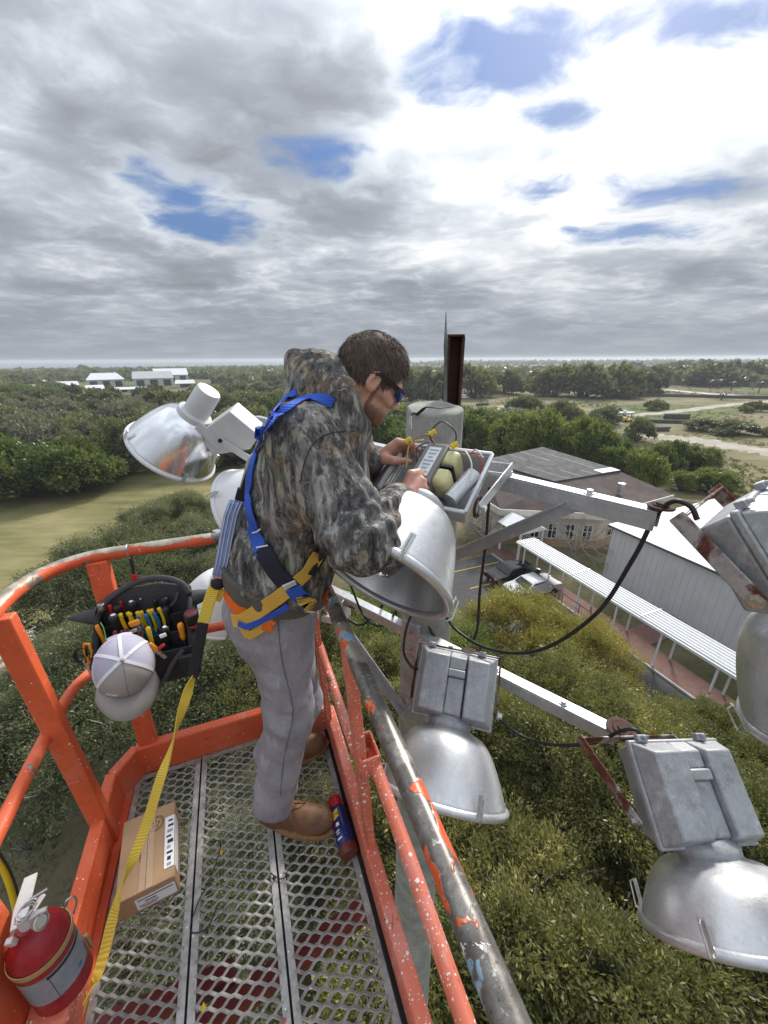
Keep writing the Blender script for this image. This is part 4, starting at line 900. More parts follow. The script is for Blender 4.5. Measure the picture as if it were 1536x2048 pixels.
# ---------------------------------------------------------------- cars
def car(loc, rz, paintm, label, L=4.4, group=None):
    t = thing('parked_car', label, 'car', (0, 0, 0), group); H = 1.42; w = 1.76
    prof = [(-2.2, .42), (-2.18, .80), (-1.75, .93), (-1.15, .98), (-.55, 1.38), (.55, 1.42), (1.25, 1.0), (2.0, .92), (2.2, .78), (2.2, .40)]
    mb = MB(); k = L/4.4; V = []; nx = len(prof)
    for s_, ins_ in ((-1, 0), (-.86, 0), (.86, 0), (1, 0)):
        for (x, z) in prof:
            tum = (.20 if z > 1.05 else 0)+(.0 if abs(s_) < .95 else .0); yy = s_*(w/2)*(1-tum); zz = z if abs(s_) < .9 else z-.03
            V.append((x*k, yy, zz))
    Fq = [(a*nx+i, a*nx+i+1, (a+1)*nx+i+1, (a+1)*nx+i) for a in range(3) for i in range(nx-1)]+[tuple(range(nx)), tuple(range(3*nx, 4*nx))[::-1]]+[(a*nx, (a+1)*nx, (a+1)*nx+nx-1, a*nx+nx-1) for a in range(3)]
    mb.add(V, Fq); build(mb, 'body', paintm, t, smooth=True, auto=28, bevel=.03)
    for nm, xs in (('windscreen', ((.62, 1.385), (1.22, 1.02))), ('rear_window', ((-.62, 1.345), (-1.10, 1.01)))):
        (xa, za), (xb, zb) = xs; s_ = .06 if xa > 0 else -.06
        mb = MB(); mb.add([(xa*k+s_*.4, -.62, za), (xa*k+s_*.4, .62, za), (xb*k+s_*.5, .70, zb+.03), (xb*k+s_*.5, -.70, zb+.03)], [(0, 1, 2, 3)]); build(mb, nm, glassd, t)
    for sy in (-1, 1):
        mb = MB(); mb.add([(-.5*k, sy*.725, 1.33), (.5*k, sy*.72, 1.36), (1.1*k, sy*.83, 1.02), (-1.0*k, sy*.83, 1.0)], [(0, 1, 2, 3)]); build(mb, 'side_window', glassd, t)
        mb = MB(); mb.box((2.19*k, sy*.62, .72), (.06, .34, .16)); build(mb, 'headlight', chrome, t, bevel=.02)
        mb = MB(); mb.box((-2.17*k, sy*.66, .76), (.06, .26, .16)); build(mb, 'tail_light', tool_red, t, bevel=.02)
        mb = MB(); mb.box((.75*k, sy*.97, 1.0), (.12, .16, .12)); build(mb, 'mirror', paintm, t, bevel=.03)
        for sx in (-1.35, 1.38):
            mb = MB(); mb.lathe([(.0, .0), (.3, .0), (.33, .04), (.33, .18), (.3, .22), (0, .22)], (sx*k, sy*.88-.11, .33), (0, 1, 0), 18); wh = build(mb, 'wheel', black_rubber, t, smooth=True, auto=40)
            mb = MB(); mb.lathe([(.0, .03), (.12, .03), (.2, .0), (.2, -.01)], (sx*k, sy*.88+sy*.12, .33), (0, -sy, 0), 14); build(mb, 'rim', chrome, wh, smooth=True)
    t.location = Vector(loc); t.rotation_euler = (0, 0, rz); return t
car_black = plain('black_car_paint', (.012, .012, .014), .18); car_silver = simple('silver_car_paint', (.55, .56, .58), .3, .4, var=.05); car_white = plain('white_car_paint', (.80, .80, .80), .25)
angW = math.atan2(DW[1], DW[0])
car((*atz(1022, 1158, .0)[:2], .03), angW+math.pi/2, car_black, 'black car parked by the red walkway beneath the yellow tree')
car((*atz(1062, 1187, .0)[:2], .03), angW+math.pi/2, car_silver, 'silver car with dark windows beside the black car')
car((*atz(928, 798, .0)[:2], 0), .3, car_white, 'white car parked on the field just right of the rusty post')
car((*(atz(942, 796, .0)[:2]+[1.0, 4.5]), 0), .3, car_white, 'white car behind the other on the field right of the post')
# ---------------------------------------------------------------- distant houses and yard things
def house(x, yb, wpx, hpx, label, wallm, roofm, kind='gable', depth=9, doors=2):
    b = atz(x, yb, 0.0); t_ = b[1]*math.cos(PIT)+CZ*math.sin(PIT); w = wpx*t_/F; h = hpx*t_/F
    a = math.atan2(b[0], b[1]); d = np.array([math.cos(a), -math.sin(a), 0]); e = np.array([math.sin(a), math.cos(a), 0]); o = np.array([b[0], b[1], 0])
    hs = thing('distant_house', label, 'house', o); zw = h*.55
    mb = MB(); mb.prism([o-d*w/2, o+d*w/2, o+d*w/2+e*depth, o-d*w/2+e*depth], (0, 0, zw)); build(mb, 'wall', wallm, hs)
    q = [o-d*(w/2+.5)-e*.6, o+d*(w/2+.5)-e*.6, o+d*(w/2+.5)+e*(depth+.6), o-d*(w/2+.5)+e*(depth+.6)]; q = [p+(0, 0, zw+.005) for p in q]
    k = .3 if kind == 'hip' else .5; r0_, r1_ = o-d*w*(.5-k*.5 if kind == 'hip' else .5)+e*depth/2+(0, 0, h), o+d*w*(.5-k*.5 if kind == 'hip' else .5)+e*depth/2+(0, 0, h)
    mb = MB(); mb.add(q+[r0_, r1_], [(0, 1, 5, 4), (1, 2, 5), (2, 3, 4, 5), (3, 0, 4), (3, 2, 1, 0)]); build(mb, 'roof', roofm, hs)
    for i in range(doors):
        mb = MB(); c = o-d*w/2+d*w*(i+.5)/doors-e*.05+(0, 0, zw*.45); mb.obox(c, d*w*.22/doors*1.3, e*.04, (0, 0, zw*.38)); build(mb, 'window', glassd, hs)
metal_roof = simple('white_metal_roof', (.74, .76, .78), .4, .1, .08, sc=.3); grey_roof = simple('grey_roof', (.42, .44, .46), .6, var=.15, sc=.3); pale_wall = simple('pale_wall', (.62, .60, .56), .8, sc=.5); dkwall = simple('dark_shed', (.10, .10, .10), .8, sc=.5)
for a in [(215, 775, 62, 27, 'house with pale hip roof in the left distance', pale_wall, metal_roof, 'hip', 14, 3), (98, 783, 44, 13, 'low dark shed with flat grey roof at far left', dkwall, grey_roof, 'gable', 8, 3), (135, 780, 40, 16, 'grey shed right of the low dark one, far left', dkwall, metal_roof, 'gable', 8, 2),
          (310, 773, 70, 28, 'large hall with sloping metal roof in the left distance', pale_wall, grey_roof, 'gable', 25, 3), (345, 765, 60, 26, 'white roofed building behind the large hall', pale_wall, metal_roof, 'gable', 20, 3), (250, 784, 78, 9, 'long low white carport in front of the hip-roofed house', pale_wall, metal_roof, 'gable', 6, 5), (192, 783, 30, 12, 'small white garage left of the carport', white_wall, metal_roof, 'gable', 6, 1),
          (372, 775, 34, 14, 'small white shed right of the large hall', white_wall, metal_roof, 'gable', 8, 1), (38, 784, 18, 9, 'tiny white trailer at the far left', white_wall, metal_roof, 'gable', 5, 1),
          (570, 745, 30, 5, 'long low white shed beyond the woods behind the hood', white_wall, metal_roof, 'gable', 12, 3),
          (1045, 776, 26, 12, 'small brown shed left of the white trailer', simple('brown_shed', (.30, .24, .19), .8), grey_roof, 'gable', 6, 1), (1534, 762, 26, 14, 'pale blue barn at the right edge', simple('pale_blue_wall', (.40, .48, .55), .7), metal_roof, 'gable', 10, 1)]: house(*a)
def camper(x, yb, wpx, hpx, label, mt=white_paint):
    b = atz(x, yb, 0.0); t_ = b[1]*math.cos(PIT)+CZ*math.sin(PIT); w = wpx*t_/F; h = hpx*t_/F; a = math.atan2(b[0], b[1]); d = np.array([math.cos(a), -math.sin(a), 0]); e = np.array([math.sin(a), math.cos(a), 0]); o = np.array([b[0], b[1], 0])
    t = thing('camper_trailer', label, 'camper', o); mb = MB()
    mb.prism([o-d*w/2+(0, 0, .5), o+d*w*.42+(0, 0, .5), o+d*w/2+(0, 0, h*.55), o+d*w*.44+(0, 0, h), o-d*w/2+(0, 0, h)], e*2.4); build(mb, 'body', mt, t, bevel=.08)
    for q in (-.28, .02, .26):
        mb = MB(); mb.obox(o+d*w*q-e*.02+(0, 0, h*.66), d*w*.09, e*.03, (0, 0, h*.12)); build(mb, 'window', glassd, t)
    for q in (-.1, .05):
        mb = MB(); mb.lathe([(0, 0), (.36, 0), (.36, .25), (0, .25)], o+d*w*q-e*.01+(0, 0, .36), e, 12); build(mb, 'wheel', black_rubber, t)
for a in [(1355, 766, 22, 9, 'white camper at the left of the parked row'), (1372, 768, 24, 11, 'white camper in the middle of the row'), (1390, 770, 24, 13, 'white camper at the right of the row, nearest the road'), (1382, 762, 20, 8, 'white camper behind the row'), (1076, 776, 28, 11, 'white trailer standing before the tree line')]: camper(*a)
def boat(x, yb, wpx, label, mt=white_paint):
    b = atz(x, yb, 0.0); t_ = b[1]*math.cos(PIT)+CZ*math.sin(PIT); w = wpx*t_/F; o = np.array([b[0], b[1], .7]); d = unit((1, -.15, 0)); e = np.array([.15, 1, 0]); t = thing('flat_boat', label, 'boat', (b[0], b[1], 0)); mb = MB()
    st = [(-.5, .9, 0, .5), (0, 1.0, 0, .5), (.35, .85, .05, .52), (.5, .25, .3, .58)]; V = []
    for (q, ww, zb, zt) in st: V += [o+d*w*q-e*ww*.6+(0, 0, zb), o+d*w*q+e*ww*.6+(0, 0, zb), o+d*w*q+e*ww*.95+(0, 0, zt), o+d*w*q-e*ww*.95+(0, 0, zt)]
    mb.add(V, [(4*i+k, 4*i+4+k, 4*i+4+(k+1) % 4, 4*i+(k+1) % 4) for i in range(3) for k in range(4)]+[(0, 1, 2, 3), (12, 15, 14, 13)]); build(mb, 'hull', mt, t)
    mb = MB(); mb.bar(o+d*w*-.3+(0, 0, -.12), o+d*w*.6+(0, 0, -.12), .3, .12); build(mb, 'trailer_frame', steel_brace, t)
    for s_ in (-.8, .8):
        mb = MB(); mb.lathe([(0, -.1), (.3, -.1), (.3, .1), (0, .1)], o+e*s_+(0, 0, -.42), e, 12); build(mb, 'wheel', black_rubber, t)
    mb = MB(); mb.box(o+(0, 0, .75), (.9, .6, .6)); build(mb, 'console', mt, t)
boat(1248, 832, 36, 'white flat boat on its trailer above the forklift'); boat(1238, 827, 24, 'dark hulled boat behind the white flat boat', dkwall)
fk = atz(1254, 844, 0.0); t = thing('forklift', 'small yellow forklift on the dry field', 'forklift', fk); by = tool_yellow
for nm, c, s_, mt in (('chassis', (0, 0, .6), (1.9, 1.1, .6), by), ('counterweight', (-.85, 0, .95), (.6, 1.1, .7), by), ('seat', (-.3, 0, 1.15), (.5, .5, .4), black_rubber), ('roof_guard', (-.1, 0, 2.15), (1.2, 1.05, .08), dkwall)):
    mb = MB(); mb.box(fk+c, s_); build(mb, nm, mt, t, bevel=.05)
for sx in (-.6, .45):
    for sy in (-.5, .5):
        mb = MB(); mb.bar(fk+(sx, sy, .9), fk+(sx*.9, sy, 2.12), .07, .07, up=(1, 0, 0)); build(mb, 'guard_post', dkwall, t)
for sy in (-.35, .35):
    mb = MB(); mb.bar(fk+(1.1, sy, .1), fk+(1.2, sy, 2.4), .1, .14, up=(1, 0, 0)); build(mb, 'mast', dkwall, t)
    mb = MB(); mb.bar(fk+(1.15, sy, .15), fk+(2.2, sy, .15), .12, .06); build(mb, 'fork', dkwall, t)
for sx in (-.7, .75):
    for sy in (-.55, .55):
        mb = MB(); mb.lathe([(0, -.12), (.32, -.12), (.32, .12), (0, .12)], fk+(sx, sy, .32), (0, 1, 0), 12); build(mb, 'wheel', black_rubber, t)
timber = simple('weathered_timber', (.10, .095, .09), .9, var=.4, sc=2)
def pile(x, yb, n_, L, label, cat, dz=.16, rz=.0, rows=1, wd=.3):
    b = atz(x, yb, 0.0); t = thing('timber_pile', label, cat, b); c_, s_ = math.cos(rz), math.sin(rz)
    for k in range(n_):
        lay, j = divmod(k, rows); yy = (j-(rows-1)/2)*wd*1.15; d = np.array([c_, s_, 0]); e = np.array([-s_, c_, 0]); sh = rnd.uniform(-.3, .3)
        mb = MB(); c = b+e*yy+d*sh+(0, 0, .12+dz*1.04*lay); mb.bar(c-d*L/2, c+d*L/2+(0, 0, rnd.uniform(-.02, .02)), wd, dz); build(mb, 'beam', timber, t)
pile(1332, 846, 10, 15, 'long low heap of dark beams on the dry field', 'timber', .22, -.25, 3, .5); pile(1352, 838, 18, 6.5, 'taller stack of dark beams behind the long heap', 'timber', .24, -.1, 3, .5); pile(1322, 862, 15, 3.2, 'dark pallet stack in front of the long heap', 'pallets', .2, .1, 3, .5); pile(965, 811, 8, 5, 'dark boards leaning low right of the white cars', 'boards', .2, .3, 2, .5)
pile(1385, 795, 5, 70, 'long dark fence of boards along the shell road', 'fence', .25, -.35, 1, .25)
# ---------------------------------------------------------------- lift basket (u: along, v: across, h: above floor)
basket = thing('lift_basket', 'worn orange aerial lift basket with grey mesh floor and tubular rails', 'lift basket', W(.6, -.2, 0))
def arc_path(pts, k=6): return smooth_path([W(*p) for p in pts], k)
mb = MB(); mb.tube(arc_path([(-.25, -.70, 1.0), (.7, -.70, 1.0), (1.2, -.705, 1.0), (1.36, -.69, 1.0), (1.455, -.635, 1.0), (1.508, -.54, 1.0), (1.515, -.42, 1.0), (1.515, -.15, 1.0)]), .0225, 14); build(mb, 'top_rail', paint_worn, basket, smooth=True, auto=60)
mb = MB(); mb.tube(arc_path([(1.515, -.149, 1.0), (1.505, .02, 1.0), (1.45, .13, 1.0), (1.33, .182, 1.0), (1.15, .187, 1.0), (.75, .187, 1.0), (.42, .187, 1.0), (.1, .184, 1.0), (-.25, .18, 1.0)], 7), .0205, 14); build(mb, 'top_rail', rail_mat, basket, smooth=True, auto=60)
mb = MB(); mb.tube(arc_path([(-.25, -.715, .55), (.9, -.70, .55), (1.28, -.69, .55), (1.42, -.665, .55), (1.53, -.58, .55), (1.565, -.45, .55), (1.57, -.2, .55), (1.54, .02, .55), (1.45, .15, .55), (1.30, .195, .55)]), .019, 12); build(mb, 'mid_rail', paint, basket, smooth=True, auto=60)
mb = MB(); mb.tube([W(1.29, .197, .555), W(1.0, .2, .55), W(.78, .203, .55)], .0165, 12); build(mb, 'mid_rail', paint_spot, basket, smooth=True, auto=60)
mb = MB(); mb.tube([W(.77, .244, .55), W(.5, .243, .55), W(.2, .236, .55), W(-.25, .23, .55)], .0185, 12); build(mb, 'mid_rail', paint_spot, basket, smooth=True, auto=60)
def post(a, b, w, h, mt=paint, up=None):
    mb = MB(); mb.bar(W(*a), W(*b), w, h, up=U2 if up is None else up); return build(mb, 'post', mt, basket, bevel=.005)
post((1.175, -.640, .004), (1.215, -.690, .985), .060, .040)
post((1.445, -.535, .10), (1.50, -.53, .985), .066, .040)
post((1.29, .212, .12), (1.30, .176, .985), .026, .055, paint_spot)
post((.765, .232, .10), (.76, .186, .985), .028, .060, paint_spot)
post((1.43, -.02, .12), (1.50, .04, .985), .045, .03)
for u in (.15, -.2):
    post((u, -.645, .12), (u, -.70, .985), .045, .034)
# square socket clamped round the right post
mb = MB(); c = W(.762, .226, .565); s2 = V2*.027; u2 = U2*.042
for q, ax, ay in ((s2, V2*.004, u2), (-s2, V2*.004, u2), (u2, U2*.004, s2), (-u2, U2*.004, s2)): mb.obox(c+q, ax, ay, (0, 0, .035))
build(mb, 'post_socket', paint_spot, basket, bevel=.003)
# toe boards: channel section with a rounded top
def toe(pts, w=.042, h=.15, mt=paint):
    mb = MB()
    for a, b in zip(pts[:-1], pts[1:]): mb.bar(W(*a, h/2), W(*b, h/2), w, h)
    return build(mb, 'toe_board', mt, basket, bevel=.007)
toe([(-.25, -.645), (1.34, -.645)]); toe([(1.335, -.642), (1.432, -.575)]); toe([(1.43, -.58), (1.43, .10)]); toe([(1.428, .09), (1.33, .226)], mt=paint_spot); toe([(1.34, .226), (-.25, .230)], mt=paint_spot)
mb = MB(); mb.bar(W(-.25, -.612, .006), W(1.40, -.612, .006), .024, .016); build(mb, 'floor_edge', paint, basket)
mb = MB(); mb.bar(W(-.25, .201, .012), W(1.38, .201, .012), .012, .03); build(mb, 'floor_edge', dark_gap, basket)
# expanded-metal floor: three panels of diamond mesh with flat margins
def grate_mat():
    m, N, bs, o = newmat('mesh_floor_steel')
    col = N.ramp(N.noise(o, 30, 5, .65), [(.25, (.22, .215, .205)), (.5, (.40, .395, .38)), (.75, (.60, .59, .57))])
    col = N.mix(N.step(N.noise(o, 7, 5, .7), .60, .72), col, (.60, .59, .56))
    vd = N.voro(o, 55); cid = N.voro(o, 55, 'Color')
    col = N.mix(N.step(N.math('ADD', vd, N.math('MULTIPLY', cid, .5)), .30, .22), col, (.80, .79, .77))
    vd2 = N.voro(o, 26); ci2 = N.voro(o, 26, 'Color'); col = N.mix(N.step(N.math('ADD', vd2, N.math('MULTIPLY', ci2, .9)), .28, .2), col, N.mix(ci2, (.55, .12, .08), (.30, .36, .55)))
    N.set(bs, 'Base Color', col); N.set(bs, 'Roughness', .5); N.set(bs, 'Metallic', .3); bump(N, bs, N.noise(o, 90, 4), .001, .6); return m
gmat = grate_mat(); PU, PV = .031, .064
def grating(v0, v1, u0, u1):
    mb = MB(); nv = max(2, round((v1-v0-.03)/(PV/2))); step = (v1-v0-.03)/nv; nu = int((u1-u0-.02)/PU); e = PU*.42
    for i in range(nu*2):
        par = i % 2; ub = u0+.018+PU*.5*i+PU*.25; path = []
        for k in range(nv+1):
            z = (k+par) % 2; uu = ub+(e*.5 if z else -e*.5)*(1 if True else -1)*(1 if par == 0 else 1)
            path += [W(uu, v0+.015+step*(k-.17 if k else 0), .004 if z else -.004), W(uu, v0+.015+step*(k+.17 if k < nv else k), .004 if z else -.004)]
        # strand: neighbouring strands meet at their knuckles
        for a, b in zip(path[:-1], path[1:]):
            if np.linalg.norm(b-a) < 1e-5: continue
            d = unit(b-a); sd_ = unit(np.cross(d, (0, 0, 1))); tilt = unit(sd_*.75+np.array([0, 0, .66])); mb.obox((a+b)/2, (b-a)*.53, tilt*.0054, np.cross(d, tilt)*.0014)
    for vv in (v0+.010, v1-.010): mb.bar(W(u0, vv, .001), W(u1, vv, .001), .020, .007)
    for uu in (u0+.008, u1-.008): mb.bar(W(uu, v0+.0205, .001), W(uu, v1-.0205, .001), .016, .0065)
    return build(mb, 'grating_panel', gmat, basket)
for v0, v1 in ((-.598, -.349), (-.342, -.080), (-.073, .194)): grating(v0, v1, -.22, 1.405)
for v in (-.3455, -.0765):
    mb = MB(); mb.bar(W(-.22, v, -.012), W(1.40, v, -.012), .030, .016); build(mb, 'seam_strip', dark_gap, basket)
# frame below the floor
red_frame = simple('dark_red_boom', (.20, .02, .018), .55, var=.35, sc=9)
for a, b in (((380, 2075), (735, 1815)), ((150, 2085), (470, 1945))):
    mb = MB(); mb.bar(atz(*a, FLOOR-.24), atz(*b, FLOOR-.24), .055, .08); build(mb, 'floor_support', red_frame, basket, bevel=.006)
for u in (.2,):
    mb = MB(); mb.bar(W(u, -.62, -.05), W(u, .21, -.05), .04, .05); build(mb, 'floor_support', red_frame, basket)
# orange mount carrying the extinguisher
mb = MB(); mb.obox(W(.56, -.600, .155), U2*.20, V2*.024, (0, 0, .075)); mb.obox(W(.69, -.600, .222), U2*.06, V2*.045, (0, 0, .011)); mb.obox(W(.47, -.60, .16), U2*.06, V2*.05, (0, 0, .10)); build(mb, 'extinguisher_mount', paint_spot, basket, bevel=.008)
mb = MB(); mb.obox(W(.70, -.656, .36), U2*.07, V2*.008, (0, 0, .16)); build(mb, 'mount_plate', paint, basket, bevel=.004)
for u, r in ((.80, .020), (.72, .013)):
    mb = MB(); mb.lathe([(0, .001), (r, .001), (r, -.001)], W(u, -.6215, .11), V2, 14); build(mb, 'paint_mark', simple('blue_paint_spot', (.02, .05, .30), .5), basket)
# ---------------------------------------------------------------- concrete pole with cross arms
PX, PY = .196, 1.50; ZT = Q(864, 814, 1.5)[2]
pole = thing('light_pole', 'round grey concrete light pole with cracked top', 'light pole', (PX, PY, 0))
prof = [(.225, -1), (.225, 0)]+[(.108+.0085*(ZT-z), z) for z in np.linspace(0, ZT-.02, 30)][1:]+[(.106, ZT-.006), (.101, ZT-.001), (.085, ZT+.002), (.06, ZT+.001), (.03, ZT+.003), (.0, ZT+.003)]
mb = MB(); mb.lathe(prof, (PX, PY, 0), (0, 0, 1), 40)
mb.v = [(x+.0025*vnoise(np.array([x, y, z]), 31.0)*min(1, 8*math.hypot(x-PX, y-PY)), y+.0025*vnoise(np.array([x, y, z+9]), 31.0), z+(.014*vnoise(np.array([x*18, y*18, 1.0]), 1.0)+.16*(y-PY) if z > ZT-.03 else 0)) for x, y, z in mb.v]
shaft = build(mb, 'shaft', concrete, pole, smooth=True, auto=28)
def on_pole(x, y, off=.0015):
    """photo pixel -> front of the shaft"""
    d = ray(x, y); lo = .8
    for t in np.linspace(.9, 2.2, 1300):
        p = CAM+d*t
        if math.hypot(p[0]-PX, p[1]-PY) < .108+.0085*(ZT-p[2])+off: return p
    return p
cr = [on_pole(*p) for p in ((822, 829), (828, 826), (834, 829), (846, 819), (853, 814), (862, 815), (880, 817), (915, 813))]
mb = MB(); mb.ribbon(cr, [(0, 0, 1)]*len(cr), [.002, .004, .010, .011, .004, .003, .002, .001], .002); build(mb, 'crack', dark_gap, pole)
for x, y0, y1 in ((823, 832, 858), (820, 832, 850)):
    mb = MB(); pp = [on_pole(x, y) for y in np.linspace(y0, y1, 4)]; mb.ribbon(pp, [(1, 0, 0)]*4, .004, .002); build(mb, 'lime_streak', white_print, pole)
YB = PY+.13; pb = Q(900, 800, YB); zt = Q(900, 674, YB)[2]; wv_ = .066
mb = MB(); xc = pb[0]+.006
mb.obox((xc+.028, YB, (zt+14.6)/2), (.0055, 0, 0), (0, .035, 0), (0, 0, (zt-14.6)/2)); mb.obox((xc-.028, YB, (zt+14.6)/2), (.0045, 0, 0), (0, .035, 0), (0, 0, (zt-14.6)/2)); mb.obox((xc, YB+.030, (zt+14.6)/2), (.023, 0, 0), (0, .005, 0), (0, 0, (zt-14.6)/2)); mb.obox((xc-.002, YB, zt+.004), (.033, 0, 0), (0, .037, 0), (0, 0, .004))
build(mb, 'rusty_channel', rust_post, pole, bevel=.002)
rb = Q(891, 800, YB-.05); rt = Q(892, 622, YB-.05)
mb = MB(); mb.tube([rb-(0, 0, .6), rb, rb+(rt-rb)*.45, rb+(rt-rb)*.62, rt], [.007, .007, .0062, .0085, .0012], 6); build(mb, 'lightning_rod', simple('verdigris_rod', (.20, .27, .27), .6, .3, .5, sc=12, col2=(.10, .07, .05)), pole, smooth=True)
# cross arms
ZL, ZU = 15.869, 16.646
def arm(pa, pb, z, ext, label, br):
    a, b = atz(*pa, z), atz(*pb, z); d = unit(b-a); a2 = b-d*ext; nr = np.array([d[1], -d[0], 0]); nr = nr if nr@np.array([-1, -1, 0]) > 0 else -nr
    t = thing('cross_arm', label, 'cross arm', (PX, PY-.12, z)); mb = MB(); w, h, th_ = .044, .052, .005
    for off, ax, ay in (((0, 0, 0), nr*w/2, np.array([0, 0, th_/2])), (nr*(w/2-th_/2)+(0, 0, -h/2), nr*th_/2, np.array([0, 0, h/2-th_/2])), (-nr*(w/2-th_/2)+(0, 0, -h/2), nr*th_/2, np.array([0, 0, h/2-th_/2]))):
        mb.obox((a2+b)/2+off, (b-a2)/2, ax, ay)
    build(mb, 'channel', steel_arm, t, bevel=.0015, seg=1)
    foot = np.array([PX, PY, z-.50])+nr*.13
    for e in br:
        p = b-d*e+nr*.0-np.array([0, 0, .045]); mb = MB(); up = nr
        dd = unit(foot-p); sd_ = unit(np.cross(dd, nr)); mb.obox((p+foot)/2, (foot-p)/2, sd_*.021, nr*.0028); mb.obox((p+foot)/2+nr*.018+sd_*.0185, (foot-p)/2, sd_*.0026, nr*.0150); build(mb, 'brace', steel_brace, t)
    mb = MB(); mb.obox(foot+(0, 0, -.02)-nr*.008, d*.05, nr*.004, (0, 0, .06)); build(mb, 'foot_plate', steel_brace, t, bevel=.003)
    pc_ = np.array([PX, PY, z-.04])+nr*.122
    mb = MB(); mb.obox(pc_, d*.045, nr*.012, (0, 0, .085)); build(mb, 'clamp_plate', steel_arm, t, bevel=.003)
    for s_ in (-.03, .03):
        mb = MB(); mb.lathe([(0, .03), (.011, .03), (.011, .018), (.018, .018), (.018, .0), (0, 0)], pc_+nr*.012+(0, 0, s_*1.6), nr, 6); build(mb, 'bolt', chrome, t)
    for e in (.17, .42, .62):
        mb = MB(); mb.lathe([(0, .012), (.009, .012), (.009, .004), (.016, .003), (.016, 0)], b-d*e+(0, 0, th_/2), (0, 0, 1), 6); build(mb, 'bolt', rust_light, t)
    return d, nr, b
dU, nU, bU = arm((1005, 948), (1320, 1022), ZU, 2.35, 'upper galvanised cross arm running from the pole to the right edge', (.21, 1.85))
dL, nL, bL = arm((727, 1208), (1236, 1462), ZL, 2.55, 'lower galvanised cross arm below the opened floodlight', (.55, 1.45))
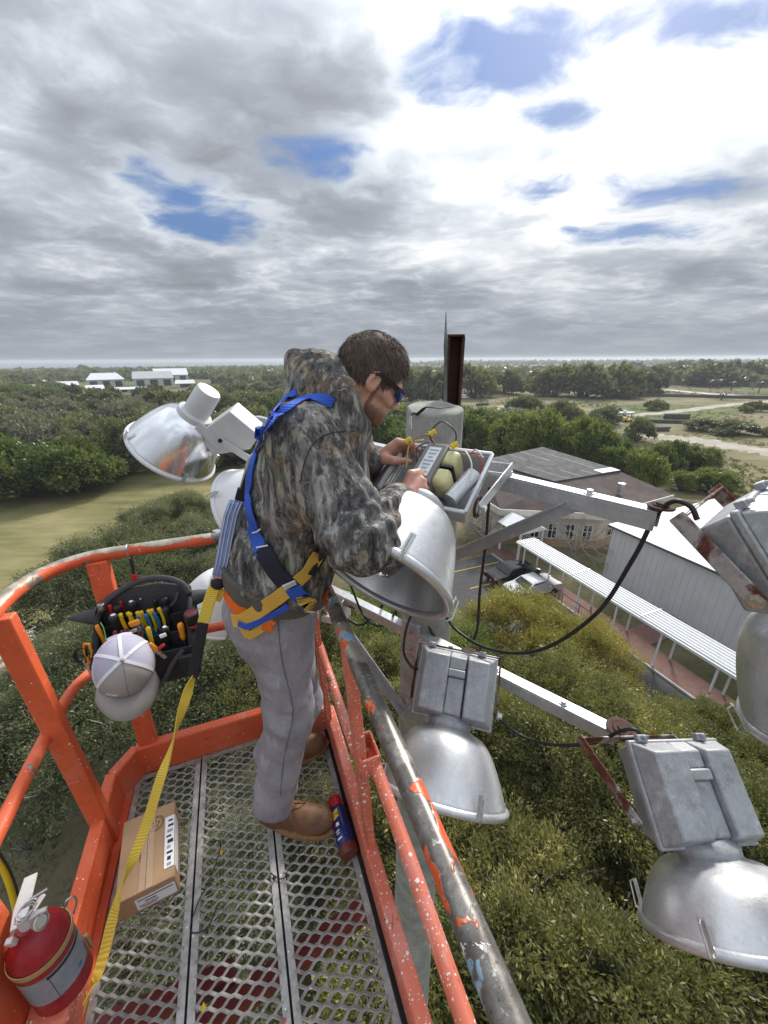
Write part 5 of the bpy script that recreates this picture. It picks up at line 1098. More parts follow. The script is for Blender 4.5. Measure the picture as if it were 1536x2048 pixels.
# ---------------------------------------------------------------- floodlights
def bell(R, L): return [(.050, 0), (.062, .004), (.085, .018)]+[(.085+(R-.085)*(s_**.50), .018+(L-.018)*s_) for s_ in np.linspace(.06, 1, 16)]
def flood(label, c, a, xh, R=.245, L=.29, mount=None, ylen=.20, mat_out=reflector_out, yoke=rust_steel, boxm=cast_box, open_=False, style=0, bs=1.0, xsign=1):
    """c: ballast box centre, a: aiming axis (towards the light opening), xh: pivot axis"""
    a = unit(a); x = np.asarray(xh, float); x = unit(x-a*(x@a)); z = -a; y = np.cross(z, x)          # -y: cover side
    t = thing('floodlight', label, 'floodlight', c)
    h = .115*bs; apex = c+a*(h+.012)
    mb = MB(); pr = bell(R, L); mb.lathe(pr, apex, a, 48, ref=x)
    shell = build(mb, 'reflector', mat_out, t, smooth=True)
    md = shell.modifiers.new('t', 'SOLIDIFY'); md.thickness = .002; md.offset = 1
    mb = MB(); mb.lathe([(r-.003, d_) for r, d_ in pr], apex+a*.001, a, 48, ref=x); build(mb, 'reflector_lining', reflector_in, shell, smooth=True)
    rc = apex+a*L
    mb = MB(); mb.lathe([(R-.002, -.006), (R+.009, -.004), (R+.012, .004), (R+.009, .014), (R-.001, .018), (R-.008, .012), (R-.006, 0), (R-.002, -.006)], rc, a, 48, ref=x); rim = build(mb, 'rim', mat_out if style != 2 else white_paint, t, smooth=True)
    if not open_:
        gl = mb = MB(); mb.lathe([(0, .010), (R*.6, .009), (R-.008, .004)], rc, a, 32, ref=x); build(mb, 'lens', LENS, t, smooth=True)
    for k in range(4):
        an = .6+k*math.pi/2; rd = x*math.cos(an)+y*math.sin(an); q = rc+rd*(R+.008); tg = np.cross(a, rd)
        mb = MB(); mb.obox(q-a*.022+rd*.004, tg*.008, rd*.002, a*.030); mb.tube([q-a*.05+rd*.006, q-a*.045+rd*.018, q+a*.005+rd*.020, q+a*.02+rd*.008], .0022, 5); build(mb, 'clip', chrome, rim)
    # ballast housing
    bx, bz, dp = .135*bs, h, .075*bs
    if style == 0:
        mb = MB(); bt = .0
        tray = [(-1, -1), (1, -1), (1, 1), (-1, 1)]
        V = [c+x*bx*i*k+z*bz*j*k+y*dd for (dd, k) in ((.075*bs, .86), (.0, 1.0)) for (i, j) in tray]
        if open_:
            V2_ = [c+x*(bx-.007)*i*k+z*(bz-.007)*j*k+y*dd for (dd, k) in ((.068*bs, .86), (.0, 1.0)) for (i, j) in tray]
            mb.add(V+V2_, [(0, 1, 2, 3)]+[(k, (k+1) % 4, 4+(k+1) % 4, 4+k) for k in range(4)]+[(8, 11, 10, 9)]+[(8+k, 12+k, 12+(k+1) % 4, 8+(k+1) % 4) for k in range(4)]+[(4+k, 4+(k+1) % 4, 12+(k+1) % 4, 12+k) for k in range(4)])
            for k in range(4):
                i, j = tray[k]; i2, j2 = tray[(k+1) % 4]
                mb.bar(c+x*bx*i+z*bz*j-y*.004, c+x*bx*i2+z*bz*j2-y*.004, .012, .010, up=y)
            build(mb, 'housing_tray', box_light, t, bevel=.003)
        else:
            mb.add(V, [(0, 1, 2, 3), (4, 7, 6, 5)]+[(k, (k+1) % 4, 4+(k+1) % 4, 4+k) for k in range(4)]); build(mb, 'housing_tray', boxm, t, bevel=.008)
            mb = MB(); mb.obox(c-y*.010*bs, x*(bx+.006), z*(bz+.006), y*.0085*bs); build(mb, 'housing_flange', boxm, t, bevel=.005)
            # cover: bevelled block with a T-shaped recess, built from pads round the recess
            mb = MB()
            def pad(x0, x1, z0, z1, d0, d1, tp=(1, 1, 1, 1)):
                ii = .022*bs
                b_ = [c+x*p+z*q-y*d0 for p, q in ((x0, z0), (x1, z0), (x1, z1), (x0, z1))]; T_ = [c+x*p+z*q-y*d1 for p, q in ((x0+ii*tp[0], z0+ii*tp[2]), (x1-ii*tp[1], z0+ii*tp[2]), (x1-ii*tp[1], z1-ii*tp[3]), (x0+ii*tp[0], z1-ii*tp[3]))]
                mb.add(b_+T_, [(0, 3, 2, 1), (4, 5, 6, 7)]+[(k, (k+1) % 4, 4+(k+1) % 4, 4+k) for k in range(4)])
            d0, d1 = .018*bs, .075*bs
            pad(-bx, -.026*bs, -bz, bz, d0, d1, (1, 0, 1, 1)); pad(.034*bs, bx, -bz, bz, d0, d1, (.3, 1, 1, 1)); pad(-.0262*bs, .0342*bs, -bz, bz*.22, d0, d1*.78, (0, 0, 1, 0)); pad(-.0262*bs, .0342*bs, bz*.222, bz*.45, d0, d1*.97, (0, 0, 0, 0)); pad(-.0262*bs, .0342*bs, bz*.452, bz, d0, d1*.80, (0, 0, 0, 1))
            build(mb, 'housing_cover', boxm, t, bevel=.0045)
            for s_ in (-.75, .62):
                mb = MB(); mb.obox(c+x*bx*s_+z*(bz+.010)-y*.02, x*.014, z*.009, y*.010); mb.lathe([(0, .012), (.006, .012), (.006, 0)], c+x*bx*s_+z*(bz+.012)-y*.03, -y, 8); build(mb, 'cover_lug', boxm, t, bevel=.003)
    else:                                                                   # painted fixture: cylinder cap plus wedge box
        mb = MB(); mb.lathe([(.090, .02), (.088, -.01), (.066, -.02), (.064, -.155), (.058, -.165), (0, -.165)], apex, a, 32); build(mb, 'lamp_cap', grey_paint, t, smooth=True, auto=40)
        o = apex-a*.02+x*xsign*.17; wy = y*.085
        q = [o-x*xsign*.10-a*.03+a*.10, o-x*xsign*.03-a*.15, o+x*xsign*.14-a*.13, o+x*xsign*.16-a*.03, o+x*xsign*.02+a*.13]
        mb = MB(); mb.prism([p-wy for p in q], wy*2); build(mb, 'housing_cover', grey_paint, t, bevel=.006)
        mb = MB(); mb.bar(apex+a*.0+x*xsign*.05-y*.088, o+x*xsign*.03+a*.06-y*.088, .005, .05, up=a); build(mb, 'bracket_strap', grey_paint, t, bevel=.002)
        mb = MB(); mb.obox(o+x*xsign*.12-y*.092+a*.02, x*.13, a*.021, y*.003); st_ = build(mb, 'bracket_strap', grey_paint, t, bevel=.002)
        mb = MB(); mb.lathe([(0, .008), (.010, .008), (.012, 0)], o+x*xsign*.01-y*.095+a*.02, -y, 10); build(mb, 'bolt', glossy_black, t)
        return t, dict(x=x, y=y, z=z, c=c, apex=apex, rc=rc, a=a)
    # neck, yoke
    mb = MB(); mb.lathe([(.055, -.03), (.075, -.012), (.072, .008), (.058, .016)], apex, a, 24); build(mb, 'neck', boxm if not open_ else box_light, t, smooth=True)
    m = c+z*ylen if mount is None else mount; yo = thing_part = MB(); xw = bx+.020; pv = c-z*bz*.55+y*.03
    for s_ in (-1, 1):
        A_, B_ = pv+x*xw*s_, m+x*xw*s_; dd = unit(B_-A_); yo.obox((A_+B_)/2, dd*(np.linalg.norm(B_-A_)/2+.012), x*.003, unit(np.cross(x, dd))*.019)
    yo.obox(m, x*(xw+.003), unit(m-pv-x*((m-pv)@x))*.003, unit(np.cross(x, unit(m-pv)))*.019); yk = build(yo, 'yoke', yoke, t, bevel=.0035)
    for s_ in (-1, 1):
        mb = MB(); mb.lathe([(0, .014), (.010, .014), (.010, .004), (.017, .003), (.017, 0)], pv+x*(xw+.003)*s_, x*s_, 6); build(mb, 'pivot_bolt', chrome, yk)
        if open_ and s_ > 0:
            mb = MB(); mb.lathe([(.022, .002), (.032, .002), (.032, .008), (.022, .008), (.022, .002)], pv+x*(xw-.012)*s_, x, 24); build(mb, 'swivel_plate', rust_post, yk)
    return t, dict(x=x, y=y, z=z, c=c, apex=apex, rc=rc, a=a, m=m, bx=bx, bz=bz)
LENS = plain('lens_glass', (.55, .58, .60), .06); LENS.node_tree.nodes['Principled BSDF'].inputs['Transmission Weight'].default_value = .85
def swivel(p, r=.042):
    t = tag(build(MB().lathe([(0, .012), (.012, .014), (.014, .008), (r*.55, .008), (r*.6, .003), (r*.85, .007), (r, .005), (r, 0)], p, (0, 0, 1), 28), 'swivel_disc', rust_light if r > .05 else rust_post, smooth=True, auto=40), '', 'disc'); return t
hv = lambda ang: np.array([math.cos(math.radians(ang)), math.sin(math.radians(ang)), 0])
def aim(xang, down):     # aiming axis perpendicular to the pivot axis, towards the camera side
    h = hv(xang-90); return unit(h*math.cos(math.radians(down))-np.array([0, 0, math.sin(math.radians(down))]))
# opened floodlight in front of the worker
Lc, ic = flood('opened floodlight with exposed ballast that the worker is repairing', Q(874, 952, 1.13), (-.455, -.70, -.53), hv(-33), mount=Q(931, 925, 1.29), R=.185, L=.235, open_=True, yoke=rust_light)
Ld, id_ = flood('closed floodlight hanging in front of the pole below the opened one', Q(910, 1372, 1.07), (-.22, -.70, -.67), hv(-18), mount=Q(917, 1300, 1.17), R=.205, L=.20, yoke=rust_steel)
Le, ie = flood('floodlight at the lower right end of the cross arm, with rusty yoke', Q(1372, 1580, .70), (.02, -.80, -.60), hv(12), mount=Q(1254, 1478, .86), R=.192, L=.135)
Lf, if_ = flood('floodlight cut off by the right picture edge, with rusty strap yoke', Q(1545, 1092, .78), (.40, -.48, -.78), hv(38), mount=Q(1400, 1008, .92), R=.215, L=.23, boxm=cast_box)
La, ia = flood('shiny floodlight with grey cylinder cap at upper left behind the worker', Q(412, 792, 2.12), (-.62, .10, -.72), (.8, .15, -.6), R=.235, L=.27, mat_out=reflector_shiny, style=2)
Lb, ib = flood('white floodlight half hidden behind the snap hook and the worker’s back', Q(620, 962, 1.95), (-.80, .18, -.45), (.6, .1, -.8), R=.255, L=.30, mat_out=white_paint, style=2)
Lg, ig = flood('white floodlight below, behind the worker’s waist and the black strap knob', Q(470, 1118, 2.0), (-.42, .05, -.90), (.9, 0, -.4), R=.235, L=.27, mat_out=white_paint, style=2)
for p, r, lb in ((Q(1243, 1460, .89), .045, 'rusty serrated swivel disc at the end of the lower cross arm'), (Q(938, 1313, 1.22), .045, 'rusty swivel disc on the lower arm above the closed floodlight'), (Q(713, 1208, 1.66), .045, 'rusty swivel disc on the lower arm left of the pole'), (Q(1322, 1015, .89), .03, 'small swivel disc at the end of the upper cross arm')):
    o = swivel(p, r); o['label'] = lb
# loose yoke left of the pole on the lower arm
p = Q(668, 1205, 1.70); mb = MB(); x_ = hv(-20); y_ = hv(70)
mb.obox(p+(0, 0, .03)+y_*.05, x_*.07, y_*.003, (0, 0, .02)); mb.obox(p+x_*.07+(0, 0, -.02), x_*.003, y_*.05, (0, 0, .07)); mb.obox(p-x_*.07+(0, 0, -.02), x_*.003, y_*.05, (0, 0, .07)); mb.obox(p+(0, 0, -.09), x_*.06, y_*.04, (0, 0, .02))
tag(build(mb, 'lamp_yoke', rust_light, bevel=.004), 'empty galvanised yoke on the lower arm behind the rail corner', 'yoke')
# lamp inside the opened floodlight
a = ic['a']; ap = ic['apex']; mb = MB(); mb.lathe([(.018, .03), (.020, .07), (.040, .12), (.046, .16), (.038, .20), (.016, .235), (0, .24)], ap, a, 20); build(mb, 'lamp_bulb', LENS, Lc, smooth=True)
mb = MB()
for s_ in (-1, 1): mb.tube([ap+a*.05+ic['x']*.012*s_, ap+a*.13+ic['x']*.018*s_, ap+a*.19+ic['x']*.014*s_, ap+a*.205], .0025, 5)
mb.tube([ap+a*.09, ap+a*.17], .009, 8); build(mb, 'lamp_frame', chrome, Lc)
# ballast kit in the open tray
c, x, y, z = ic['c'], ic['x'], ic['y'], ic['z']
bl = thing('ballast', 'grey ballast transformer with pale yellow coils inside the opened housing', 'ballast', c)
g_m = simple('ballast_grey', (.20, .195, .175), .5, var=.2, sc=30); coil = simple('coil_tape', (.66, .62, .32), .35, var=.25, sc=40)
o = c-y*.005-x*.018+z*.005
mb = MB(); mb.obox(o, x*.036, z*.078, y*.050); core = build(mb, 'core', g_m, bl, bevel=.004)
mb = MB(); mb.obox(o-y*.0515, x*.020, z*.058, y*.0012); build(mb, 'label_plate', simple('ballast_label', (.72, .74, .80), .5, var=.1, sc=60), bl)
for k in range(7):
    mb = MB(); mb.obox(o-y*.0532+z*(.046-.015*k), x*(.016-.004*(k % 3)), z*.0022, y*.0004); build(mb, 'label_line', simple('label_grey_print', (.35, .37, .45), .6) if k == 0 else MATS['label_grey_print'], bl)
for s_ in (-1, 1):
    mb = MB(); mb.obox(o+x*.052+z*.037*s_-y*.004, x*.026, z*.031, y*.040); build(mb, 'coil', coil, bl, bevel=.017, seg=4)
mb = MB(); mb.obox(o+x*.05-y*.008, x*.026, z*.004, y*.034); build(mb, 'coil_strap', glossy_black, bl)
cp = c+x*.098-y*.004-z*.03
mb = MB(); mb.tube([cp-z*.055-x*.02, cp+z*.055+x*.012], .024, 16); tag(build(mb, 'capacitor', simple('capacitor_silver', (.62, .63, .66), .3, .6, .15, sc=50), smooth=True, auto=50), 'silver capacitor cylinder at the right of the ballast coils', 'capacitor')
def wire(pts, r, mt, label, name='wire', k=8):
    o_ = tag(build(MB().tube(smooth_path(pts, k), r, 7), name, mt, smooth=True), label, 'wire' if name == 'wire' else 'cable'); return o_
wr = lambda n, col: MATS.get(n) or plain(n, col, .45)
B = lambda i, k, j: c+x*i+z*k-y*j
wire([B(-.03, .09, .02), B(-.06, .11, .06), B(-.02, .13, .10), B(.03, .11, .085), B(.035, .085, .05)], .0022, wr('dark_wire', (.03, .03, .06)), 'dark wire arching over the ballast to a yellow connector')
wire([B(.05, .09, .03), B(.08, .06, .055), B(.11, .02, .05), B(.12, -.03, .03)], .0022, wr('white_wire', (.75, .74, .72)), 'white wire dropping behind the coils')
wire([B(.06, .10, .0), B(.09, .085, .03), B(.12, .06, .02), B(.12, .01, -.02)], .0022, wr('red_wire', (.5, .03, .04)), 'red wire at the back right of the tray')
wire([B(.07, .10, .01), B(.095, .095, .035), B(.125, .07, .03)], .0022, wr('pale_wire', (.70, .66, .62)), 'pale wire beside the red one')
wire([B(-.07, .02, .05), B(-.085, .06, .08), B(-.06, .10, .07), B(-.03, .08, .055)], .0022, wr('brown_wire', (.30, .16, .06)), 'brown wire looping left of the ballast')
wire([B(-.09, -.02, .03), B(-.10, .05, .07), B(-.07, .085, .06)], .0022, wr('yellow_wire', (.60, .50, .12)), 'yellow wire under the worker’s fingers')
wire([B(-.06, .0, .04), B(-.075, .05, .06), B(-.05, .09, .05)], .0022, MATS['dark_wire'], 'dark wire left of the ballast label')
for q, lb in ((B(.035, .080, .058), 'yellow wire connector on the ballast corner'), (B(-.045, .105, .075), 'yellow wire connector at the fingertips'), (B(-.105, .055, .08), 'yellow wire connector held under the thumb')):
    mb = MB(); mb.lathe([(.004, -.012), (.008, -.010), (.0075, .008), (.005, .012), (0, .013)], q, unit(x*.4+z*.6-y*.3), 10); mb.obox(q, x*.013, z*.003, y*.003); tag(build(mb, 'wire_connector', tool_yellow, smooth=True, auto=40), lb, 'connector')
# lid of the opened housing, hanging at the left
lid = c-x*.155-z*.03-y*.0; mb = MB(); lx = unit(-x*.55-y*.45-z*.3); mb.obox(lid+(-x*.02), unit(x*.5+y*.7)*.010, z*.080, unit(x*.6-y*.5)*.045); tag(build(mb, 'housing_lid', cast_box, bevel=.006), 'grey cast lid tilted open at the left of the ballast tray', 'lid')
# cables
cb = lambda pts, lb, r=.0055: wire(pts, r, black_rubber, lb, 'cable')
cb([Q(980, 965, 1.26), Q(972, 1080, 1.26), Q(960, 1180, 1.26), Q(955, 1255, 1.25), Q(945, 1285, 1.24)], 'black cable hanging straight down from the opened floodlight')
cb([Q(880, 1215, 1.30), Q(915, 1262, 1.22), Q(985, 1300, 1.10), Q(1080, 1300, 1.0), Q(1190, 1230, .93), Q(1265, 1120, .89), Q(1310, 1035, .88), Q(1345, 1003, .86), Q(1380, 1012, .83), Q(1395, 1040, .81)], 'long black cable sagging from the pole to the right floodlight', .006)
cb([Q(828, 1215, 1.36), Q(812, 1260, 1.32), Q(808, 1305, 1.26), Q(825, 1335, 1.2), Q(842, 1338, 1.16)], 'black cable curving into the left side of the closed floodlight')
cb([Q(845, 1218, 1.40), Q(862, 1262, 1.38), Q(890, 1300, 1.30), Q(900, 1318, 1.2)], 'short black cable running down the pole behind the arm')
cb([Q(985, 1425, 1.06), Q(1040, 1470, 1.0), Q(1110, 1490, .93), Q(1190, 1485, .87), Q(1240, 1462, .84), Q(1275, 1462, .82), Q(1290, 1500, .80)], 'black cable from the closed floodlight to the lower right one')
cb([Q(688, 1120, 1.75), Q(720, 1160, 1.66), Q(760, 1172, 1.58), Q(800, 1168, 1.5)], 'black cable drooping behind the reflector, upper loop')
cb([Q(684, 1125, 1.6), Q(705, 1180, 1.6), Q(730, 1235, 1.58), Q(765, 1252, 1.55), Q(790, 1225, 1.5), Q(798, 1195, 1.48)], 'black cable loop hanging left of the pole')
cb([Q(695, 1238, 1.72), Q(720, 1250, 1.7), Q(745, 1235, 1.68), Q(768, 1205, 1.6), Q(775, 1180, 1.55)], 'thick black cable loop by the empty yoke', .007)
# ---------------------------------------------------------------- the worker
WB = W(1.05, 0, 0)
man = thing('person', 'worker in camouflage jacket, grey jeans and safety harness bending over the rail', 'person', (-.33, 1.05, FLOOR))
A0, A1, A2, A3 = Q(546, 1185, 1.06), Q(572, 1095, 1.06), Q(622, 950, 1.05), Q(655, 858, 1.05)
tax = unit(A2-A0); bn = np.array([.40, 0, .917])
def torso(P_, o=0.0):
    d = sd_cone(P_, A0, A1, .138+o, .150+o, .82); d = smin(d, sd_cone(P_, A1, A2, .150+o, .150+o, .80), .06); return smin(d, sd_cone(P_, A2, A3, .150+o, .112+o, .72), .06)
SR, ER, HR = Q(606, 880, .89), Q(722, 1078, .80), Q(801, 1001, .985)
SL, EL, HL = Q(690, 862, 1.22), Q(716, 985, 1.33), Q(742, 922, 1.225)
def folds(P_, k=1.0):
    f = vnoise(P_*np.array([9, 9, 17]), 1.0)*.020+vnoise(P_*np.array([24, 24, 38])+3, 1.0)*.008
    return f*k
def ring_folds(P_, a, b, amp, freq):
    """compression folds across a limb"""
    d = b-a; h = ((P_-a)@d)/(d@d); w = np.exp(-((h-.92)/.30)**2); return amp*w*np.sin(freq*h+6*vnoise(P_, 9.0))
def jacket_sdf(P_):
    d = torso(P_, .0)
    blouse = sd_cone(P_, A0+tax*.13, A0+tax*.17, .160, .160, .82); d = smin(d, blouse, .03)
    d = np.maximum(d, -((P_-A0)@bn)+.105+.006*np.sin(40*P_[..., 0]))             # hem
    d = smin(d, sd_ell(P_, Q(622, 874, 1.05), (.105, .20, .095)), .05)               # upper back
    ra = smin(sd_cone(P_, SR, ER, .088, .080), sd_cone(P_, ER, HR, .079, .043), .035)
    ra = ra+ring_folds(P_, SR, ER, .006, 30)+ring_folds(P_, HR, ER, .006, 26)
    d = smin(d, ra, .035)
    d = smin(d, smin(sd_cone(P_, SL, EL, .085, .075), sd_cone(P_, EL, HL, .072, .043), .03), .035)
    # collar and folded hood
    hd = sd_cone(P_, Q(594, 722, 1.05), Q(648, 752, 1.03), .032, .056); hd = smin(hd, sd_cone(P_, Q(640, 745, 1.05), Q(668, 790, .985), .052, .046), .035)
    hd = smin(hd, sd_cone(P_, Q(684, 782, .955), Q(708, 842, .955), .034, .030), .03); hd = smin(hd, sd_cone(P_, Q(650, 775, 1.12), Q(700, 838, 1.16), .045, .03), .03)
    hd = smin(hd, sd_cone(P_, Q(640, 790, 1.05), Q(650, 850, 1.05), .085, .115), .04)
    d = smin(d, hd, .018)
    d = np.maximum(d, -sd_cone(P_, HR, HR+(HR-ER)*.4, .038, .038)+0)             # open cuffs
    return d+folds(P_)
V, Fq = surface_nets(jacket_sdf, (-.62, .62, 16.22), (.16, 1.48, 17.10), .0075)
build_np('jacket', V, Fq, camo, man, smooth=True)
def clip_band(r, s0, s1):
    def f(P_):
        s_ = (P_-A0)@bn; d = np.minimum(torso(P_, r), sd_cone(P_, A0-np.array([.0, 0, .08]), A1, .142+r, .150+r, .82))+.004*np.sin(28*P_[..., 0]+9*vnoise(P_, 10.0)); return np.maximum(d, np.maximum(s0-s_, s_-s1))
    return f
V, Fq = surface_nets(clip_band(.012, .058, .125), (-.62, .75, 16.15), (0, 1.4, 16.6), .006); build_np('jacket_hem', V, Fq, grey_cloth, man, smooth=True)
shirt_f = clip_band(.010, .012, .066)
V, Fq = surface_nets(lambda P_: np.maximum(shirt_f(P_), P_[..., 0]-(A0[0]+.05)-.1*(P_[..., 2]-A0[2])), (-.62, .75, 16.1), (0, 1.4, 16.6), .006); build_np('shirt', V, Fq, orange_cloth, man, smooth=True)
for a, b in ((HR, ER), (HL, EL)):
    d = unit(b-a); mb = MB(); mb.lathe([(.036, -.022), (.041, -.020), (.043, .0), (.043, .03), (.040, .038)], a, d, 28); o = build(mb, 'cuff', grey_cloth, man, smooth=True)
# boots
def boot(heel, toe, name='boot'):
    L = np.linalg.norm(toe-heel); f = unit(toe-heel); up = np.array([0, 0, 1.0]); r_ = np.cross(f, up); R = np.stack([f, r_, up], 1)
    def fs(P_):
        p = (P_-heel)@R; d = sd_ell(p, (.055, 0, .062), (.060, .040, .055)); d = smin(d, sd_ell(p, (.145, 0, .055), (.085, .046, .046)), .03); d = smin(d, sd_ell(p, (.225, 0, .052), (.068, .052, .038)), .03)
        d = smin(d, sd_cone(p, (.062, 0, .06), (.050, 0, .135), .045, .050), .03); d = np.maximum(d, .018-p[..., 2])
        d = d+.0022*np.exp(-((np.hypot((p[..., 0]-.195)/1.25, p[..., 1])-.047)/.004)**2)*(p[..., 2] > .05); return np.maximum(d, p[..., 2]-.135)
    lo = heel+np.array([-.12, -.12, -.02]); hi = toe+np.array([.12, .12, .18]); lo, hi = np.minimum(lo, hi-.3), np.maximum(hi, lo+.3); lo = np.minimum(heel, toe)-[.08, .08, .01]; hi = np.maximum(heel, toe)+[.08, .08, .17]
    V, Fq = surface_nets(fs, lo, hi, .0045); b = build_np(name, V, Fq, leather, man, smooth=True)
    mb = MB(); out = []
    for k in range(40):
        a = 2*math.pi*k/40; x = .5*L+(.5*L+.004)*math.cos(a); wdt = .047+.010*math.cos(a)-.006*math.cos(2*a); out.append((x, wdt*math.sin(a)))
    ring = lambda z, s_: [heel+f*(x0*s_+(1-s_)*.15)+r_*y0*s_+up*z for x0, y0 in out]
    n_ = 40; lv = [ring(.006, .98), ring(.012, 1.0), ring(.030, 1.01), ring(.034, .97)]
    mb.add([p for q in lv for p in q], [(i*n_+k, i*n_+(k+1) % n_, (i+1)*n_+(k+1) % n_, (i+1)*n_+k) for i in range(3) for k in range(n_)]+[tuple(range(n_)), tuple(range(3*n_, 4*n_))[::-1]]); build(mb, 'sole', sole_mat, b, smooth=True, auto=40)
    mb = MB()
    for q in (.118, .140):
        zz = .118-(q-.1)*.75; mb.tube(smooth_path([heel+f*q-r_*.034+up*(zz-.028), heel+f*(q-.006)-r_*.015+up*(zz-.004), heel+f*(q-.002)+r_*.015+up*(zz-.004), heel+f*q+r_*.034+up*(zz-.028)], 4), .0022, 5)
    mb.tube(smooth_path([heel+f*.125-r_*.01+up*.112, heel+f*.150-r_*.03+up*.118, heel+f*.155-r_*.04+up*.092], 5), .002, 5); mb.tube(smooth_path([heel+f*.125-r_*.005+up*.113, heel+f*.165-r_*.012+up*.110, heel+f*.178-r_*.028+up*.092], 5), .002, 5); build(mb, 'lace', lace_mat, b)
    return f
hN, tN = W(1.055, -.118, 0), W(.905, .150, 0); boot(hN, tN)
tF = atz(657, 1492, FLOOR); tF[2] = FLOOR; hF = tF-unit((.80, .34, 0))*.30; boot(hF, tF)
# jeans
AN = hN+unit(tN-hN)*.055+np.array([0, 0, .085]); AF = hF+unit(tF-hF)*.055+np.array([0, 0, .09])
KN, KF = Q(578, 1432, .965), Q(600, 1405, 1.15); JN, JF = Q(562, 1250, 1.00), Q(560, 1240, 1.14)
def jeans_sdf(P_):
    d = sd_ell(P_, Q(540, 1205, 1.07), (.136, .165, .120)); d = smin(d, sd_cone(P_, A0, Q(546, 1240, 1.07), .134, .132, .85), .04)
    n_ = smin(sd_cone(P_, JN, KN, .098, .079, 1.05), sd_cone(P_, KN, AN, .079, .073, 1.05), .04); n_ = n_+ring_folds(P_, KN+(KN-AN)*.1, AN, .004, 22)+ring_folds(P_, JN, KN, .0025, 20)
    f_ = smin(sd_cone(P_, JF, KF, .105, .082, 1.05), sd_cone(P_, KF, AF, .082, .074, 1.05), .04)
    d = smin(d, n_, .05); d = np.minimum(d, f_) if False else smin(d, f_, .03)
    d = np.maximum(d, (P_-A0)@bn-.058); d = np.maximum(d, FLOOR+.088-P_[..., 2])
    q_ = P_@np.array([[.9, 0, .45], [0, 1, 0], [-.45, 0, .9]]); sm = vnoise(q_*np.array([9, 9, 20]), 1.0)*.012+vnoise(q_*np.array([22, 22, 48])+5, 1.0)*.006
    return d+sm
V, Fq = surface_nets(jeans_sdf, (-.66, .78, FLOOR+.04), (.02, 1.42, 16.40), .0075); jn = build_np('jeans', V, Fq, denim, man, smooth=True)
JSEAM = [(690, 862), (655, 868), (626, 888), (609, 925), (601, 965)]
# surface finder for things that lie on the clothes
def on_sdf(f, x, y, t0=.6, t1=1.6, off=.004):
    d = ray(x, y); d = d/np.linalg.norm(d); t = t0
    for _ in range(140):
        p = CAM+d*t; v = float(f(p[None])[0])
        if v < .0012: break
        t += max(v*.8, .0015)
        if t > t1*1.4: break
    e = .006; g = np.array([float(f((p+e*np.eye(3)[i])[None])[0]-f((p-e*np.eye(3)[i])[None])[0]) for i in range(3)]); g = unit(g)
    return p+g*off, g
pts = [on_sdf(jacket_sdf, *p, off=.0002) for p in smooth_path([np.array(q, float) for q in JSEAM], 5)]; pth = [p for p, g in pts]; mb = MB(); mb.tube(pth, .0014, 5); build(mb, 'sleeve_seam', simple('jacket_seam', (.055, .053, .054), .9), [c for c in man.children if c.name.startswith('jacket')][0])
stitch = simple('dark_seam', (.17, .168, .19), .9)
pts = [on_sdf(jeans_sdf, *p, off=.0005) for p in ((556, 1235), (558, 1265), (561, 1300), (566, 1330), (573, 1360), (581, 1390), (586, 1420), (584, 1445), (578, 1470), (571, 1500), (566, 1530), (563, 1560), (561, 1590))]
mb = MB(); mb.ribbon(smooth_path([p for p, g in pts], 4), [np.cross(unit(pts[-1][0]-pts[0][0]), pts[3][1])]*49, .0028, .005); build(mb, 'side_seam', stitch, jn)
pts = [on_sdf(jeans_sdf, *p, off=.0005) for p in ((565, 1208), (590, 1222), (612, 1222), (628, 1205))]; mb = MB(); pth = smooth_path([p for p, g in pts], 4); mb.ribbon(pth, [pts[1][1]]*len(pth), .002, .004); build(mb, 'pocket_seam', stitch, jn)
